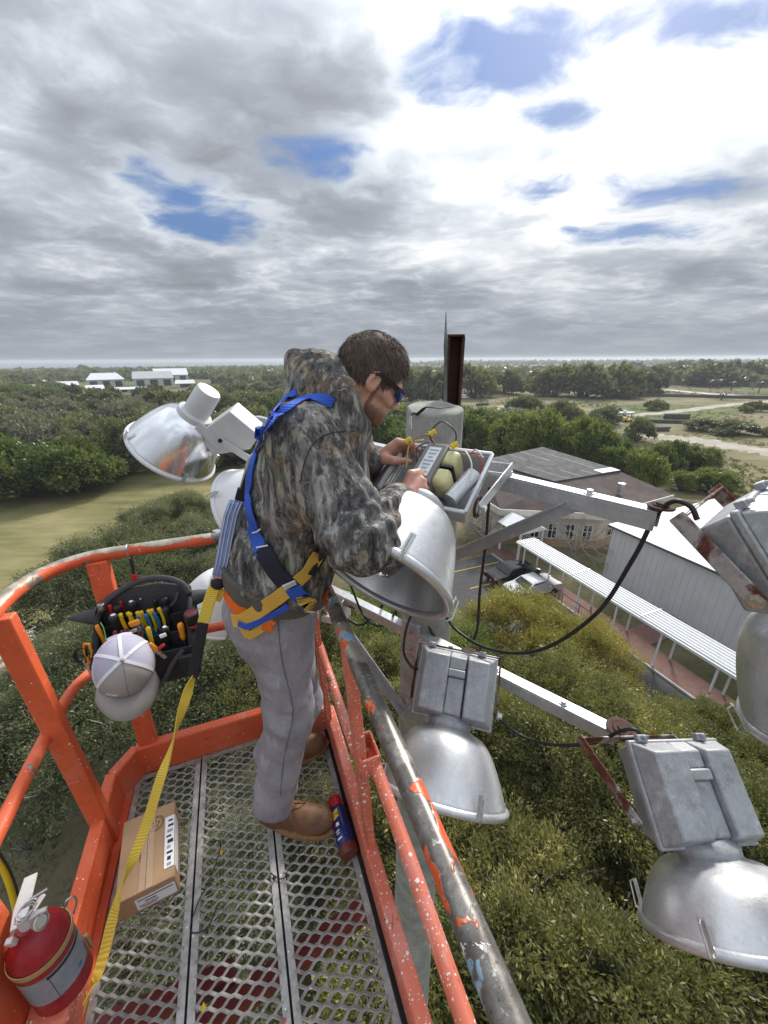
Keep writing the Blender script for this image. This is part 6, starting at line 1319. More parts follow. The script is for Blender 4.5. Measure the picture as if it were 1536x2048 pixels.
# head ------------------------------------------------------------
HS = .87; HC = Q(741, 757, 1.065); pit, yw = math.radians(33), math.radians(15)
hf = np.array([math.cos(pit)*math.cos(yw), math.cos(pit)*math.sin(yw), -math.sin(pit)]); hu = np.array([math.sin(pit)*math.cos(yw), math.sin(pit)*math.sin(yw), math.cos(pit)]); hl = np.cross(hu, hf); HR_ = np.stack([hf, hl, hu], 1)
def hw(x, y, z): return HC+HR_@(HS*np.array([x, y, z]))
def head_local(p):
    ax = np.abs(p[..., 1]); q = np.stack([p[..., 0], ax, p[..., 2]], -1)
    d = sd_ell(p, (-.012, 0, .028), (.095, .074, .088)); d = smin(d, sd_cone(p, (.035, 0, .0), (.046, 0, -.075), .062, .046, 1.0), .03); d = smin(d, sd_ell(p, (.030, 0, -.070), (.058, .054, .042)), .02)
    d = smin(d, sd_ell(p, (.078, 0, -.096), (.022, .026, .020)), .018)                       # chin
    d = smin(d, sd_cone(q, (.082, .012, .020), (.070, .048, .018), .013, .012), .012)          # brow
    d = smin(d, sd_cone(q, (.070, .038, -.028), (.050, .056, -.022), .018, .016), .015)        # cheek bone
    d = smin(d, sd_cone(p, (.094, 0, .008), (.111, 0, -.027), .009, .0115), .010); d = smin(d, sd_ell(q, (.104, .012, -.034), (.011, .009, .009)), .006)   # nose
    d = np.maximum(d, -sd_ell(q, (.096, .030, -.001), (.014, .017, .011)))                     # eye sockets
    d = smin(d, sd_ell(q, (.080, .031, -.001), (.013, .013, .012)), .003)
    d = smin(d, sd_cone(q, (.097, .0, -.062), (.088, .022, -.065), .0065, .004), .005); d = smin(d, sd_cone(q, (.095, .0, -.073), (.087, .020, -.070), .0075, .004), .005)   # lips
    ear = sd_ell(q, (-.006, .080, -.008), (.020, .008, .033)); ear = np.maximum(ear, -sd_ell(q, (-.003, .089, -.006), (.011, .007, .021))); ear = smin(ear, sd_ell(q, (.006, .078, -.012), (.006, .006, .009)), .004)
    d = smin(d, ear, .005); d = smin(d, sd_cone(p, (-.028, 0, -.045), (-.075, 0, -.19), .058, .062), .03)
    return d
loc_hand = {}
def seg(P_, pts, rad, k=.006):
    d = None
    for i in range(len(pts)-1):
        c_ = sd_cone(P_, pts[i], pts[i+1], rad[i], rad[i+1]); d = c_ if d is None else smin(d, c_, .003)
    return d
# right (near) hand: back of the hand towards the camera, fingers curled round the ballast corner
K = [Q(833, 953, 1.055), Q(843, 963, 1.045), Q(846, 977, 1.035), Q(842, 991, 1.03)]; wr = HR+unit(HR-ER)*.012
fd = np.array([.018, .036, -.012]); f2 = np.array([-.012, .016, -.024]); f3 = np.array([-.020, -.004, -.012])
RH = []
for i, k_ in enumerate(K):
    s_ = (1, 1.06, 1.0, .86)[i]; RH.append([wr+(k_-wr)*.35, k_, k_+fd*s_, k_+(fd+f2)*s_, k_+(fd+f2+f3)*s_])
RT = [wr+(K[0]-wr)*.30+np.array([0, .012, .008]), Q(822, 948, 1.04), Q(836, 944, 1.065), Q(846, 950, 1.085)]
def rhand(P_):
    d = seg(P_, [ER+(HR-ER)*.6, HR, wr], [.036, .029, .027]); 
    for i in range(4): d = smin(d, seg(P_, [RH[i][0], RH[i][1]], [.0185, .0135]), .014)
    for i in range(4): d = smin(d, seg(P_, RH[i][1:], [.0125-.001*(i == 3), .0105, .0095, .008]), .0045)
    d = smin(d, seg(P_, RT, [.017, .0125, .0105, .009]), .008); return d
# left hand: reaching into the tray, index and middle stretched, thumb below
wl = Q(752, 921, 1.225); LK = [Q(795, 884, 1.225), Q(800, 889, 1.245), Q(801, 896, 1.26), Q(798, 903, 1.27)]
LF = [[LK[0], Q(815, 886, 1.232), Q(828, 892, 1.235), Q(837, 899, 1.235)], [LK[1], Q(816, 894, 1.255), Q(826, 902, 1.255), Q(833, 911, 1.25)], [LK[2], Q(812, 903, 1.275), Q(812, 915, 1.265), Q(805, 920, 1.25)], [LK[3], Q(807, 910, 1.285), Q(804, 921, 1.27), Q(797, 922, 1.255)]]
LT = [Q(770, 918, 1.20), Q(788, 921, 1.185), Q(804, 922, 1.19), Q(820, 924, 1.20)]
def lhand(P_):
    d = seg(P_, [EL+(HL-EL)*.6, HL, wl], [.036, .029, .027])
    for i in range(4): d = smin(d, seg(P_, [wl+(LK[i]-wl)*.30, LK[i]], [.0185, .0135]), .014)
    for i in range(4): d = smin(d, seg(P_, LF[i], [.0125-.001*(i == 3), .0105, .0095, .0078]), .0045)
    return smin(d, seg(P_, LT, [.019, .0135, .011, .0092]), .010)
def core(P_):
    d = torso(P_, -.045); d = smin(d, sd_cone(P_, A3, hw(-.07, 0, -.17), .07, .058), .04); d = smin(d, smin(sd_cone(P_, SR, ER, .055, .045), sd_cone(P_, ER, HR, .045, .030), .02), .03); d = smin(d, smin(sd_cone(P_, SL, EL, .055, .045), sd_cone(P_, EL, HL, .045, .030), .02), .03)
    d = smin(d, sd_ell(P_, Q(540, 1205, 1.07), (.11, .125, .09)), .04)
    for a_, k_, e_ in ((JN, KN, AN), (JF, KF, AF)): d = smin(d, smin(sd_cone(P_, a_, k_, .065, .048), sd_cone(P_, k_, e_-(0, 0, .03), .048, .036), .02), .03)
    return d
meshes = [surface_nets(lambda P_: HS*head_local((P_-HC)@HR_/HS), HC-.20, HC+.145, .0032)]
lo = np.min([p for q in RH for p in q]+[ER], 0)-.05; hi = np.max([p for q in RH for p in q]+[ER], 0)+.05
meshes.append(surface_nets(rhand, lo, hi, .0028)); allp = [p for q in LF for p in q]+LT+[EL, wl]
meshes.append(surface_nets(lhand, np.min(allp, 0)-.05, np.max(allp, 0)+.05, .0028)); meshes.append(surface_nets(core, (-.62, .7, FLOOR+.04), (.16, 1.45, 17.0), .014))
off = 0; Vs, Fs = [], []
for V, Fq in meshes: Vs.append(V); Fs.append(Fq+off); off += len(V)
Vb = np.concatenate(Vs); body = build_np('body', Vb, np.concatenate(Fs), skin, man, smooth=True)
pl = (Vb-HC)@HR_/HS; bd = np.clip((-.040-pl[:, 2]-.35*np.clip(pl[:, 0]-.085, 0, 1)*8*.12)/.045, 0, 1)*np.clip((pl[:, 0]+.002)/.02, 0, 1)*np.clip((pl[:, 2]+.15)/.02, 0, 1)*(np.linalg.norm(pl, axis=1) < .16)
sb = np.clip((pl[:, 0]-.004)/.008, 0, 1)*np.clip((.036-pl[:, 0])/.02, 0, 1)*np.clip((.01-pl[:, 2])/.01, 0, 1)*(pl[:, 2] > -.075)*(np.abs(pl[:, 1]) > .04)*(np.linalg.norm(pl, axis=1) < .16)
at = body.data.attributes.new('beard', 'FLOAT', 'POINT'); at.data.foreach_set('value', np.maximum(bd, sb*.8).astype(np.float32))
# hair
HX = [-.13, -.075, -.035, -.022, .012, .024, .042, .062, .085, .12]; HZ = [-.075, -.075, -.055, .010, .010, -.012, .012, .046, .062, .066]
def hair_local(p):
    d = sd_ell(p, (-.012, 0, .030), (.104, .082, .099)); d = smin(d, sd_ell(p, (.03, 0, .085), (.05, .055, .035)), .02)
    return np.maximum(d+.006*vnoise(p*np.array([40, 90, 40]), 1.0), np.interp(p[..., 0], HX, HZ)-p[..., 2])
V, Fq = surface_nets(lambda P_: HS*hair_local((P_-HC)@HR_/HS), HC-.15, HC+.15, .0038); hair = build_np('hair', V, Fq, hair_mat, man, smooth=True)
def strands(n_, seed, fbase, length, flow, wid, name, mt, par, keep):
    r = np.random.RandomState(seed); d = rdir(n_*3, r); base = np.array([fbase(q) for q in d]); base = base[[keep(b) for b in base]][:n_]; Vv, Ff = [], []
    for b in base:
        nrm = unit(b/np.array([.0108, .0067, .0098])*.01); fl = flow(b, r); tg = unit(fl-nrm*(fl@nrm)); L = length*r.uniform(.6, 1.3); sd_ = unit(np.cross(tg, nrm)+r.normal(size=3)*.5); lift = r.uniform(.05, .42); o_ = len(Vv)
        for q, w in ((0, wid), (.5, wid*.9), (1, wid*.15)):
            p = b+tg*L*q+nrm*(L*lift*q-L*.30*q*q); Vv += [HC+HR_@(HS*(p-sd_*w)), HC+HR_@(HS*(p+sd_*w))]
        Ff += [(o_, o_+1, o_+3, o_+2), (o_+2, o_+3, o_+5, o_+4)]
    build_np(name, np.array(Vv), np.array(Ff), mt, par)
def hb(q): 
    p = np.array([-.012, 0, .030])+q*np.array([.102, .080, .097]); 
    if p[2] > .06 and p[0] > -.02: p = p+np.array([0, 0, .008*min(1, (p[0]+.02)/.05)])
    return p
def hflow(b, r): return np.array([.75, .0, -.10 if b[2] > .09 else -.85])+r.normal(size=3)*.25+np.array([0, np.sign(b[1])*.25, 0])+(np.array([-.2, 0, .4]) if b[2] > .1 else 0)
strands(9000, 41, hb, .024, hflow, .0009, 'hair_strands', hair_mat, hair, lambda b: b[2] > np.interp(b[0], HX, HZ)+.001)
# short beard hairs on the jaw
def jaw(q):
    o_ = np.array([.035, 0, -.055]); t = .02
    for _ in range(26):
        v = float(head_local((o_+q*t)[None])[0]); t -= v*.9
        if abs(v) < .0006: break
    return o_+q*t
strands(1500, 43, jaw, .008, lambda b, r: np.array([.3, 0, -1.0])+r.normal(size=3)*.4, .0006, 'beard', beard_mat, body, lambda b: b[2] < -.035 and b[0] > .0 and not (b[0] > .082 and abs(b[1]) < .024 and -.08 < b[2] < -.055) and b[2] > -.13)
# sunglasses
for s_ in (-1, 1):
    pass
mb = MB()
for s_ in (-1, 1):
    pth = [hw(-.018, s_*.083, .006), hw(.0, s_*.0845, .016), hw(.03, s_*.082, .015), hw(.062, s_*.0755, .011), hw(.078, s_*.068, .008)]; mb.ribbon(smooth_path(pth, 4), [hu]*17, [.006+.009*min(1, q/14) for q in range(17)], .004)
band = []; n_ = 18
for k in range(n_+1):
    an = math.radians(-58+116*k/n_); band.append(hw(.034+.080*math.cos(an), .080*math.sin(an), .016))
mb.tube(band, .0035, 6); gl = build(mb, 'sunglasses', glossy_black, man, smooth=True, auto=40)
for s_ in (-1, 1):
    mb = MB(); rows = []
    for k in range(9):
        an = math.radians(s_*(9+49*k/8)); dz = .018+.012*math.sin(math.pi*min(1, (k+1.2)/8.0)); 
        rows += [hw(.033+.081*math.cos(an), .081*math.sin(an), .014), hw(.032+.080*math.cos(an), .079*math.sin(an), .014-dz*.6), hw(.029+.078*math.cos(an), .077*math.sin(an), .014-dz-.004)]
    mb.add(rows, [(3*k+j, 3*k+3+j, 3*k+4+j, 3*k+1+j) for k in range(8) for j in range(2)]); o = build(mb, 'lens', glass_blue, gl, smooth=True); md = o.modifiers.new('t', 'SOLIDIFY'); md.thickness = .002
# ---------------------------------------------------------------- harness and lanyard
hz_ = thing('safety_harness', 'blue and gold full body harness worn over the camouflage jacket', 'harness', (-.33, 1.03, 16.3))
def strap(px, w, mt, name, f=jacket_sdf, off=.006, th_=.003, k=4, par=None):
    pg = [on_sdf(f, *p, off=off) for p in px]; pts = [p for p, g in pg]; P_ = smooth_path(pts, k); N_ = smooth_path([g for p, g in pg], k); sd_ = []
    for i in range(len(P_)):
        t = unit(P_[min(i+1, len(P_)-1)]-P_[max(i-1, 0)]); sd_.append(np.cross(unit(N_[i]), t))
    mb = MB(); mb.ribbon(P_, sd_, w, th_); return build(mb, name, mt, par or hz_, bevel=.0008, seg=1), P_, N_
both = lambda P_: np.minimum(jacket_sdf(P_), np.minimum(jeans_sdf(P_), torso(P_, .006)+np.maximum(0, np.abs((P_-A0)@bn)-.08)))
strap([(668, 806), (640, 798), (612, 800), (585, 812), (560, 832), (540, 852), (525, 868)], .024, web_blue, 'shoulder_strap')
strap([(596, 786), (574, 800), (556, 822), (540, 846), (528, 862)], .020, web_blue, 'shoulder_strap', off=.007)
strap([(528, 866), (517, 900), (508, 930), (502, 960), (499, 985), (500, 1005)], .026, web_blue, 'back_strap')
strap([(500, 1003), (506, 1030), (514, 1058), (524, 1085)], .034, web_blue, 'back_strap', off=.0075)
strap([(506, 1050), (514, 1068), (524, 1095), (528, 1108)], .038, web_blue, 'strap_end', off=.0095)
for a, b in (((512, 1062), (528, 1054)), ((518, 1096), (541, 1087))): strap([a, ((a[0]+b[0])/2, (a[1]+b[1])/2), b], .004, white_print, 'white_stitch', off=.0125, th_=.0015, k=2)
strap([(526, 1095), (536, 1112), (552, 1138), (572, 1162), (588, 1180)], .048, navy_pad, 'hip_pad', f=both, off=.009, th_=.006)
strap([(584, 1170), (592, 1182), (604, 1194), (612, 1203)], .040, web_blue, 'hip_strap', f=both, off=.014)
strap([(568, 1168), (578, 1162), (588, 1157)], .016, white_print, 'strap_tag', f=both, off=.018, th_=.001)
for k in range(3): strap([(569+k, 1168.5-k*.3+2.8*k-1.5), (578+k, 1162.5+2.8*k-1.5), (587+k, 1157.5+2.8*k-1.5)], .0013, ink, 'tag_print', f=both, off=.0192, th_=.0006, k=2)
strap([(470, 1238), (488, 1237), (520, 1218), (552, 1195), (575, 1176), (592, 1160), (612, 1140), (628, 1116), (636, 1104)], .040, web_gold, 'leg_strap', f=both, off=.010)
strap([(484, 1240), (500, 1246), (530, 1230), (560, 1214), (574, 1205)], .020, web_blue, 'leg_strap_end', f=both, off=.016)
strap([(486, 1240), (494, 1258), (502, 1270)], .028, web_gold, 'leg_strap', f=both, off=.010)
strap([(497, 1268), (518, 1256), (545, 1236)], .026, web_gold, 'leg_strap', f=both, off=.011)
strap([(600, 1192), (618, 1206), (636, 1218), (652, 1228)], .038, web_gold, 'leg_strap', f=both, off=.014)
strap([(598, 1188), (606, 1196), (614, 1204)], .032, glossy_black, 'buckle_pad', f=both, off=.019, th_=.008)
def ring(pts, r, mt, name, par): return build(MB().tube(smooth_path(pts+[pts[0]], 6)[:-1], r, 8, closed=True), name, mt, par, smooth=True)
bp, bg = on_sdf(both, 612, 1202, off=.026); mb = MB(); mb.tube([bp-np.array([.018, 0, .012]), bp+np.array([.016, 0, -.016])], .0045, 8); mb.tube([bp-np.array([.022, 0, -.004]), bp+np.array([.012, .0, -.030])], .004, 8); build(mb, 'buckle', chrome, hz_, smooth=True)
cpt = [Q(*p, .90) for p in ((607, 1140), (616, 1136), (621, 1150), (619, 1176), (612, 1188), (605, 1180), (604, 1158))]; ring(cpt, .0045, chrome, 'carabiner', hz_)
dr = [Q(*p, .955) for p in ((527, 872), (520, 880), (511, 905), (509, 922), (515, 926), (524, 905), (530, 884))]; ring(dr, .0042, alu_white, 'd_ring', hz_)
strap([(522, 858), (528, 866), (536, 872)], .02, web_blue, 'd_ring_keeper', off=.016, th_=.008, k=3)
strap([(655, 1095), (640, 1112), (628, 1130), (618, 1146)], .024, web_black, 'belt', f=both, off=.012, th_=.005)
# lanyard -------------------------------------------------------------
ly = thing('lanyard', 'yellow shock-absorbing lanyard from the worker’s back to the basket floor', 'lanyard', Q(150, 2040, .42))
YL = .965
def flat(px, w, th_, mt, name, bev=.002, side=None):
    pts = [Q(*p[:2], p[2]) for p in px]; mb = MB(); mb.ribbon(pts, [side if side is not None else np.array([1, .15, 0])]*len(pts), w, th_); return build(mb, name, mt, ly, bevel=bev)
hk = [Q(*p, YL-.02) for p in ((516, 915), (507, 912), (498, 930), (488, 962), (481, 990))]
mb = MB(); mb.tube(smooth_path([Q(*p, YL-.02) for p in ((513, 930), (517, 916), (510, 909), (502, 916), (492, 945), (482, 980), (478, 992))], 5), [.0055]*31, 8); hook = build(mb, 'snap_hook', chrome, ly, smooth=True)
flat([(508, 928, YL-.02), (498, 952, YL-.02), (488, 982, YL-.02)], .020, .012, glossy_black, 'hook_gate'); flat([(508, 918, YL-.035), (497, 948, YL-.035)], .007, .006, chrome, 'hook_lever')
flat([(486, 978, YL-.02), (480, 1000, YL-.02)], .026, .014, web_black, 'end_sleeve')
flat([(482, 994, YL-.02), (474, 1025, YL-.02), (468, 1060, YL-.02)], .026, .012, simple('smoky_wrap', (.24, .30, .42), .3, var=.2), 'pack_wrap')
pk = [(472, 1004, YL-.03), (462, 1030, YL-.03), (452, 1080, YL-.03), (444, 1125, YL-.03), (437, 1150, YL-.03)]; flat(pk, .034, .016, pack_blue, 'shock_pack', .004)
for o_ in (-.0145, -.006, .006, .0145):
    mb = MB(); mb.tube([Q(*p[:2], p[2]-.0095)+np.array([o_*.98, o_*.12, 0]) for p in pk], .0011, 5); build(mb, 'pack_stitch', white_print, ly, smooth=True)
flat([(437, 1146, YL-.03), (434, 1160, YL-.03)], .024, .012, simple('pink_thread', (.75, .42, .40), .6), 'pack_end')
mb = MB(); mb.ell(Q(436, 1166, YL-.03), (.021, .018, .020)); build(mb, 'knob', web_black, ly, smooth=True)
Y1 = [(430, 1172, .935), (425, 1184, .93), (418, 1205, .925), (411, 1230, .92), (405, 1252, .915)]; flat(Y1, .032, .005, web_yellow, 'strap'); flat([(444, 1178, .945), (440, 1190, .945), (434, 1202, .945)], .02, .004, web_yellow, 'strap')
flat([(406, 1246, .913), (398, 1290, .905), (391, 1325, .895), (386, 1354, .885)], .031, .008, web_black, 'sleeve', .003)
mb = MB(); ctl = [(386, 1350, .885), (372, 1395, .87), (356, 1450, .85), (338, 1510, .82), (320, 1560, .79), (302, 1620, .755), (287, 1665, .725), (265, 1722, .68), (240, 1785, .635), (222, 1850, .59), (206, 1915, .54), (185, 1975, .49), (150, 2050, .425)]
pth = smooth_path([Q(*p) for p in ctl], 8); n_ = len(pth); sides = []
for i in range(n_):
    q = i/(n_-1)*(len(ctl)-1); tw = np.interp(q, [0, 1, 2, 3.2, 4, 5, 6.6, 7.2, 8, 9, 10.5, 11, 12], [1.35, .3, 1.25, 2.0, 3.05, 3.4, 3.0, 4.2, 4.75, 6.0, 6.5, 7.6, 8.0]); sides.append(np.array([math.cos(tw)*.95, math.cos(tw)*.15+math.sin(tw)*.8, math.sin(tw)*.55]))
mb.ribbon(pth, sides, [.028]*n_, .0032); build(mb, 'strap', web_yellow, ly, smooth=True, auto=50)
# ---------------------------------------------------------------- small things in the basket
def text_pts(txt, size, depth=.0):
    cu = bpy.data.curves.new('t', 'FONT'); cu.body = txt; cu.size = size; cu.align_x = 'CENTER'; cu.align_y = 'CENTER'; cu.resolution_u = 3
    ob = bpy.data.objects.new('t', cu); COL.objects.link(ob); bpy.context.view_layer.update()
    me = bpy.data.meshes.new_from_object(ob.evaluated_get(bpy.context.evaluated_depsgraph_get())); vs = [tuple(v.co) for v in me.vertices]; fs = [tuple(p.vertices) for p in me.polygons]
    bpy.data.objects.remove(ob); bpy.data.curves.remove(cu); bpy.data.meshes.remove(me); return vs, fs
def text_on(txt, size, o, ex, ey, name, mt, par):
    vs, fs = text_pts(txt, size); mb = MB(); mb.add([np.asarray(o)+ex*x+ey*y for x, y, z in vs], fs); return build(mb, name, mt, par)
# --- fire extinguisher
eb = W(.705, -.580, .235); ex_ = thing('fire_extinguisher', 'red fire extinguisher with silver label at the lower left corner', 'fire extinguisher', eb); R_ = .057; Hh = .215
Z3 = np.array([0, 0, 1.0])
mb = MB(); mb.lathe([(0, .004), (.045, .0), (.058, .004), (R_, .014), (R_, Hh-.035), (R_*.95, Hh-.014), (R_*.76, Hh+.008), (.030, Hh+.022), (.022, Hh+.03), (.020, Hh+.045), (0, Hh+.046)], eb, Z3, 40); build(mb, 'cylinder', red_paint, ex_, smooth=True, auto=50)
tc_ = unit((CAM-eb)*[1, 1, 0]); e2 = np.cross(Z3, tc_); an0 = math.atan2(tc_[1], tc_[0])
def patch(a0, a1, z0, z1, r, mt, name, n=16):
    mb = MB(); V = []
    for k in range(n+1):
        a = an0+math.radians(a0+(a1-a0)*k/n); V += [eb+np.array([math.cos(a)*r, math.sin(a)*r, z0]), eb+np.array([math.cos(a)*r, math.sin(a)*r, z1])]
    mb.add(V, [(2*k, 2*k+2, 2*k+3, 2*k+1) for k in range(n)]); return build(mb, name, mt, ex_, smooth=True)
patch(-105, 80, .055, .150, R_+.0006, silver_label, 'label')
patch(-20, 70, .136, .146, R_+.0010, ink, 'label_print')
for k in range(7): patch(-92, -22, .066+.010*k, .0685+.010*k, R_+.0010, MATS['label_grey_print'], 'label_print', 8)
for k in range(4): patch(-12, 20+8*(k % 2), .082+.012*k, .0845+.012*k, R_+.0010, MATS['label_grey_print'], 'label_print', 6)
for a in (28, 60): patch(a, a+11, .068, .080, R_+.0012, blue_ink, 'label_print', 4)
patch(-17.5, -16.5, .058, .148, R_+.0011, ink, 'label_print', 2)
mb = MB(); mb.lathe([(R_+.0005, .172), (R_+.0025, .172), (R_+.0025, .186), (R_+.0005, .186)], eb, Z3, 40); build(mb, 'clamp_band', brass, ex_, smooth=True, auto=40)
a = an0+math.radians(82); cl = eb+np.array([math.cos(a), math.sin(a), 0])*(R_+.006)
mb = MB(); mb.obox(cl+(0, 0, .058), tc_*.004, e2*.004, (0, 0, .022)); mb.tube(smooth_path([cl+tc_*.008+(0, 0, .030), cl+tc_*.012+(0, 0, .055), cl+tc_*.006+(0, 0, .085)], 5), .003, 6); build(mb, 'clamp_latch', brass, ex_, bevel=.001)
mb = MB(); mb.tube(smooth_path([cl+(0, 0, .18), cl+e2*.012+(0, 0, .20), cl+e2*.014+(0, 0, .225), cl+e2*.0+(0, 0, .235), cl-e2*.008+(0, 0, .22)], 5), .0022, 6); build(mb, 'clamp_wire', chrome, ex_, smooth=True)
v0 = eb+(0, 0, Hh+.045)
mb = MB(); mb.lathe([(.014, 0), (.015, .02), (.011, .03), (.010, .045), (0, .045)], v0-(0, 0, .005), Z3, 16); mb.tube([v0+(0, 0, .02), v0+e2*.03+tc_*.02+(0, 0, .015)], .008, 10); build(mb, 'valve', alu_white, ex_, smooth=True, auto=40)
gz = v0+e2*.012+tc_*.030+(0, 0, .018); mb = MB(); mb.lathe([(0, .0), (.013, .0), (.0155, .004), (.0155, .011), (.0125, .012), (.012, .009), (0, .009)], gz, unit(tc_+e2*.5+(0, 0, .6)), 24); build(mb, 'gauge', chrome, ex_, smooth=True, auto=40); mb = MB(); mb.lathe([(0, .0105), (.0115, .0105)], gz, unit(tc_+e2*.5+(0, 0, .6)), 20); build(mb, 'gauge_face', simple('gauge_print', (.45, .42, .40), .4, sc=300), ex_)
la, lb_ = Q(34, 1858, .45), Q(62, 1752, .565); sdv = np.array([1, .25, 0])
mb = MB(); mb.ribbon([la, la+(lb_-la)*.35+(0, 0, .004), lb_], [sdv]*3, [.024, .030, .026], .007); build(mb, 'lever', alu_white, ex_, bevel=.002)
mb = MB(); mb.ribbon([Q(22, 1880, .44), Q(52, 1842, .48), Q(88, 1788, .525)], [sdv]*3, [.014, .014, .012], .006); mb.ribbon([Q(30, 1886, .43), Q(16, 1882, .425)], [sdv]*2, .014, .012); build(mb, 'carry_handle', alu_white, ex_, bevel=.002)
mb = MB(); mb.tube([Q(60, 1800, .50), Q(95, 1778, .52)], .004, 8); build(mb, 'pin', chrome, ex_)
mb = MB(); pp = []
for k in range(26): q = k/25; an = q*3*6.28; c_ = v0+(0, 0, .032+.010*q)+e2*.012*q; pp.append(c_+e2*.016*math.cos(an)+tc_*.014*math.sin(an))
mb.tube(pp, .0018, 6); build(mb, 'wire_tie', chrome, ex_, smooth=True)
# --- cardboard box
bo = W(1.04, -.482, .004); t1 = unit(W(1.168, -.408, 0)-W(.905, -.382, 0)); t2 = np.cross(t1, Z3); hx, hy, hz3 = .128, .083, .092
bxo = thing('cardboard_box', 'brown cardboard carton with white labels on the mesh floor', 'box', bo); cc = bo+(0, 0, hz3/2)
mb = MB(); mb.obox(cc, t1*hx, t2*hy, Z3*hz3/2); build(mb, 'carton', cardboard, bxo, bevel=.003)
top = bo+(0, 0, hz3+.0012)
tape = simple('clear_tape', (.46, .31, .19), .25, var=.08); mb = MB(); mb.obox(top, t1*(hx*.99), t2*.020, Z3*.0005); build(mb, 'tape', tape, bxo)
mb = MB(); mb.obox(top+(0, 0, .0004), t1*(hx*.98), t2*.0007, Z3*.0004); build(mb, 'flap_gap', simple('carton_shadow_gap', (.14, .09, .05), .9), bxo)
mb = MB(); mb.obox(top+t2*(hy-.016)-t1*.01+(0, 0, .0003), t1*.085, t2*.015, Z3*.0004); lab = build(mb, 'label', white_print, bxo)
for k in range(9):
    mb = MB(); mb.obox(top+t2*(hy-.016+rnd.uniform(-.004, .004))+t1*(-.085+.018*k)+(0, 0, .0011), t1*rnd.uniform(.003, .006), t2*rnd.uniform(.005, .009), Z3*.0003); build(mb, 'label_print', ink if k % 3 else MATS['label_grey_print'], lab)
side = cc+t2*(hy+.001); mb = MB(); mb.obox(side-t1*.01+(0, 0, .02), t1*.085, t2*.0005, Z3*.024); build(mb, 'label', white_print, bxo)
fr = cc-t1*(hx+.001); mb = MB(); mb.obox(fr+t2*.022-(0, 0, .006), t2*.056, t1*.0006, Z3*.027); l2 = build(mb, 'label', white_print, bxo)
for (a, b, w, h) in ((.022, .012, .050, .0018), (.006, -.002, .016, .0022), (.0, -.016, .026, .0045), (.0, -.024, .020, .0012)):
    mb = MB(); mb.obox(fr-t1*.0009+t2*a+(0, 0, b), t2*w, t1*.0003, Z3*h); build(mb, 'label_print', ink, l2)
for k in range(14):
    mb = MB(); mb.obox(fr-t1*.0013+t2*(-.022+.0036*k)+(0, 0, -.016), t2*.0009, t1*.0003, Z3*.0047); build(mb, 'label_print', white_print, l2)
stc = top+t1*.070+t2*.022; brown_ink = simple('brown_stamp', (.20, .12, .07), .8)
for r in (.026, .021):
    mb = MB(); mb.tube([stc+t1*r*math.cos(q)+t2*r*math.sin(q) for q in np.linspace(0, 6.28, 29)[:-1]], .0009, 4, closed=True); build(mb, 'stamp_ring', brown_ink, bxo)
for k in range(5):
    mb = MB(); q = k*1.3; mb.obox(stc+t1*.010*math.cos(q)+t2*.010*math.sin(q), t1*.004, t2*.0022, Z3*.0006); build(mb, 'stamp_mark', brown_ink, bxo)
mb = MB(); mb.obox(top-t1*.015-t2*.02, t1*.022, t2*.0012, Z3*.0005); build(mb, 'stamp_mark', brown_ink, bxo)
# --- spray can lying against the right toe board
ca = W(.80, .166, .036); cd_ = unit(W(.99, .160, .036)-ca); can = thing('spray_can', 'blue spray can with red cap lying against the right toe board', 'spray can', ca)
mb = MB(); mb.lathe([(0, .002), (.026, .0), (.030, .003), (.0325, .006), (.0325, .150), (.031, .156), (.024, .164), (.022, .166), (0, .167)], ca, cd_, 32); body_c = build(mb, 'can_body', can_blue, can, smooth=True, auto=50)
mb = MB(); mb.lathe([(.0, -.001), (.028, -.001), (.0315, .002), (.0328, .006), (.0328, .028)], ca, cd_, 32); build(mb, 'can_base', simple('can_maroon', (.16, .03, .02), .4), can, smooth=True, auto=40)
mb = MB(); mb.lathe([(.024, .164), (.026, .168), (.026, .196), (.021, .204), (0, .205)], ca, cd_, 28); build(mb, 'cap', simple('can_red', (.55, .01, .02), .35), can, smooth=True, auto=40)
n0 = unit(-V2*.62+Z3*.78); w0 = np.cross(cd_, n0); n0 = np.cross(w0, cd_)
def wrap(x, y, r=.0329): a = x/r; return ca+cd_*y+r*(n0*math.cos(a)-w0*math.sin(a)) if True else None
def wpatch(x0, x1, y0, y1, mt, name, r=.0329, n=10):
    mb = MB(); V = []
    for k in range(n+1): x = x0+(x1-x0)*k/n; V += [wrap(x, y0, r), wrap(x, y1, r)]
    mb.add(V, [(2*k, 2*k+2, 2*k+3, 2*k+1) for k in range(n)]); build(mb, name, mt, can, smooth=True)
mb = MB(); sh = []
for k in range(15):
    x = -.019+.038*k/14; sh += [wrap(x, .112+.006*abs(x)/.019, .0330), wrap(x, .143-.003*math.cos(x/.019*3.1), .0330)]
mb.add(sh, [(2*k, 2*k+2, 2*k+3, 2*k+1) for k in range(14)]); build(mb, 'shield_label', tool_yellow, can, smooth=True)
vs, fs = text_pts('WD-40', .0135); mb = MB(); mb.add([wrap(x*1.0, .128+y*1.25, .0333) for x, y, z in vs], fs); build(mb, 'lettering', can_blue, can)
for i, (x0, x1, y0, y1) in enumerate(((-.012, .0, .088, .100), (.002, .012, .090, .098), (-.008, .010, .072, .076), (-.006, .008, .064, .067), (-.010, .010, .046, .052))): wpatch(x0, x1, y0, y1, white_print if i != 1 else MATS['can_red'], 'printed_block', .0331, 6)
tag(build(MB().tube(smooth_path([W(.97, .142, .02), W(.90, .140, .012), W(.84, .138, .008)], 5), .0015, 6), 'spray_straw', MATS['can_red'], smooth=True), 'thin red straw beside the spray can', 'straw')
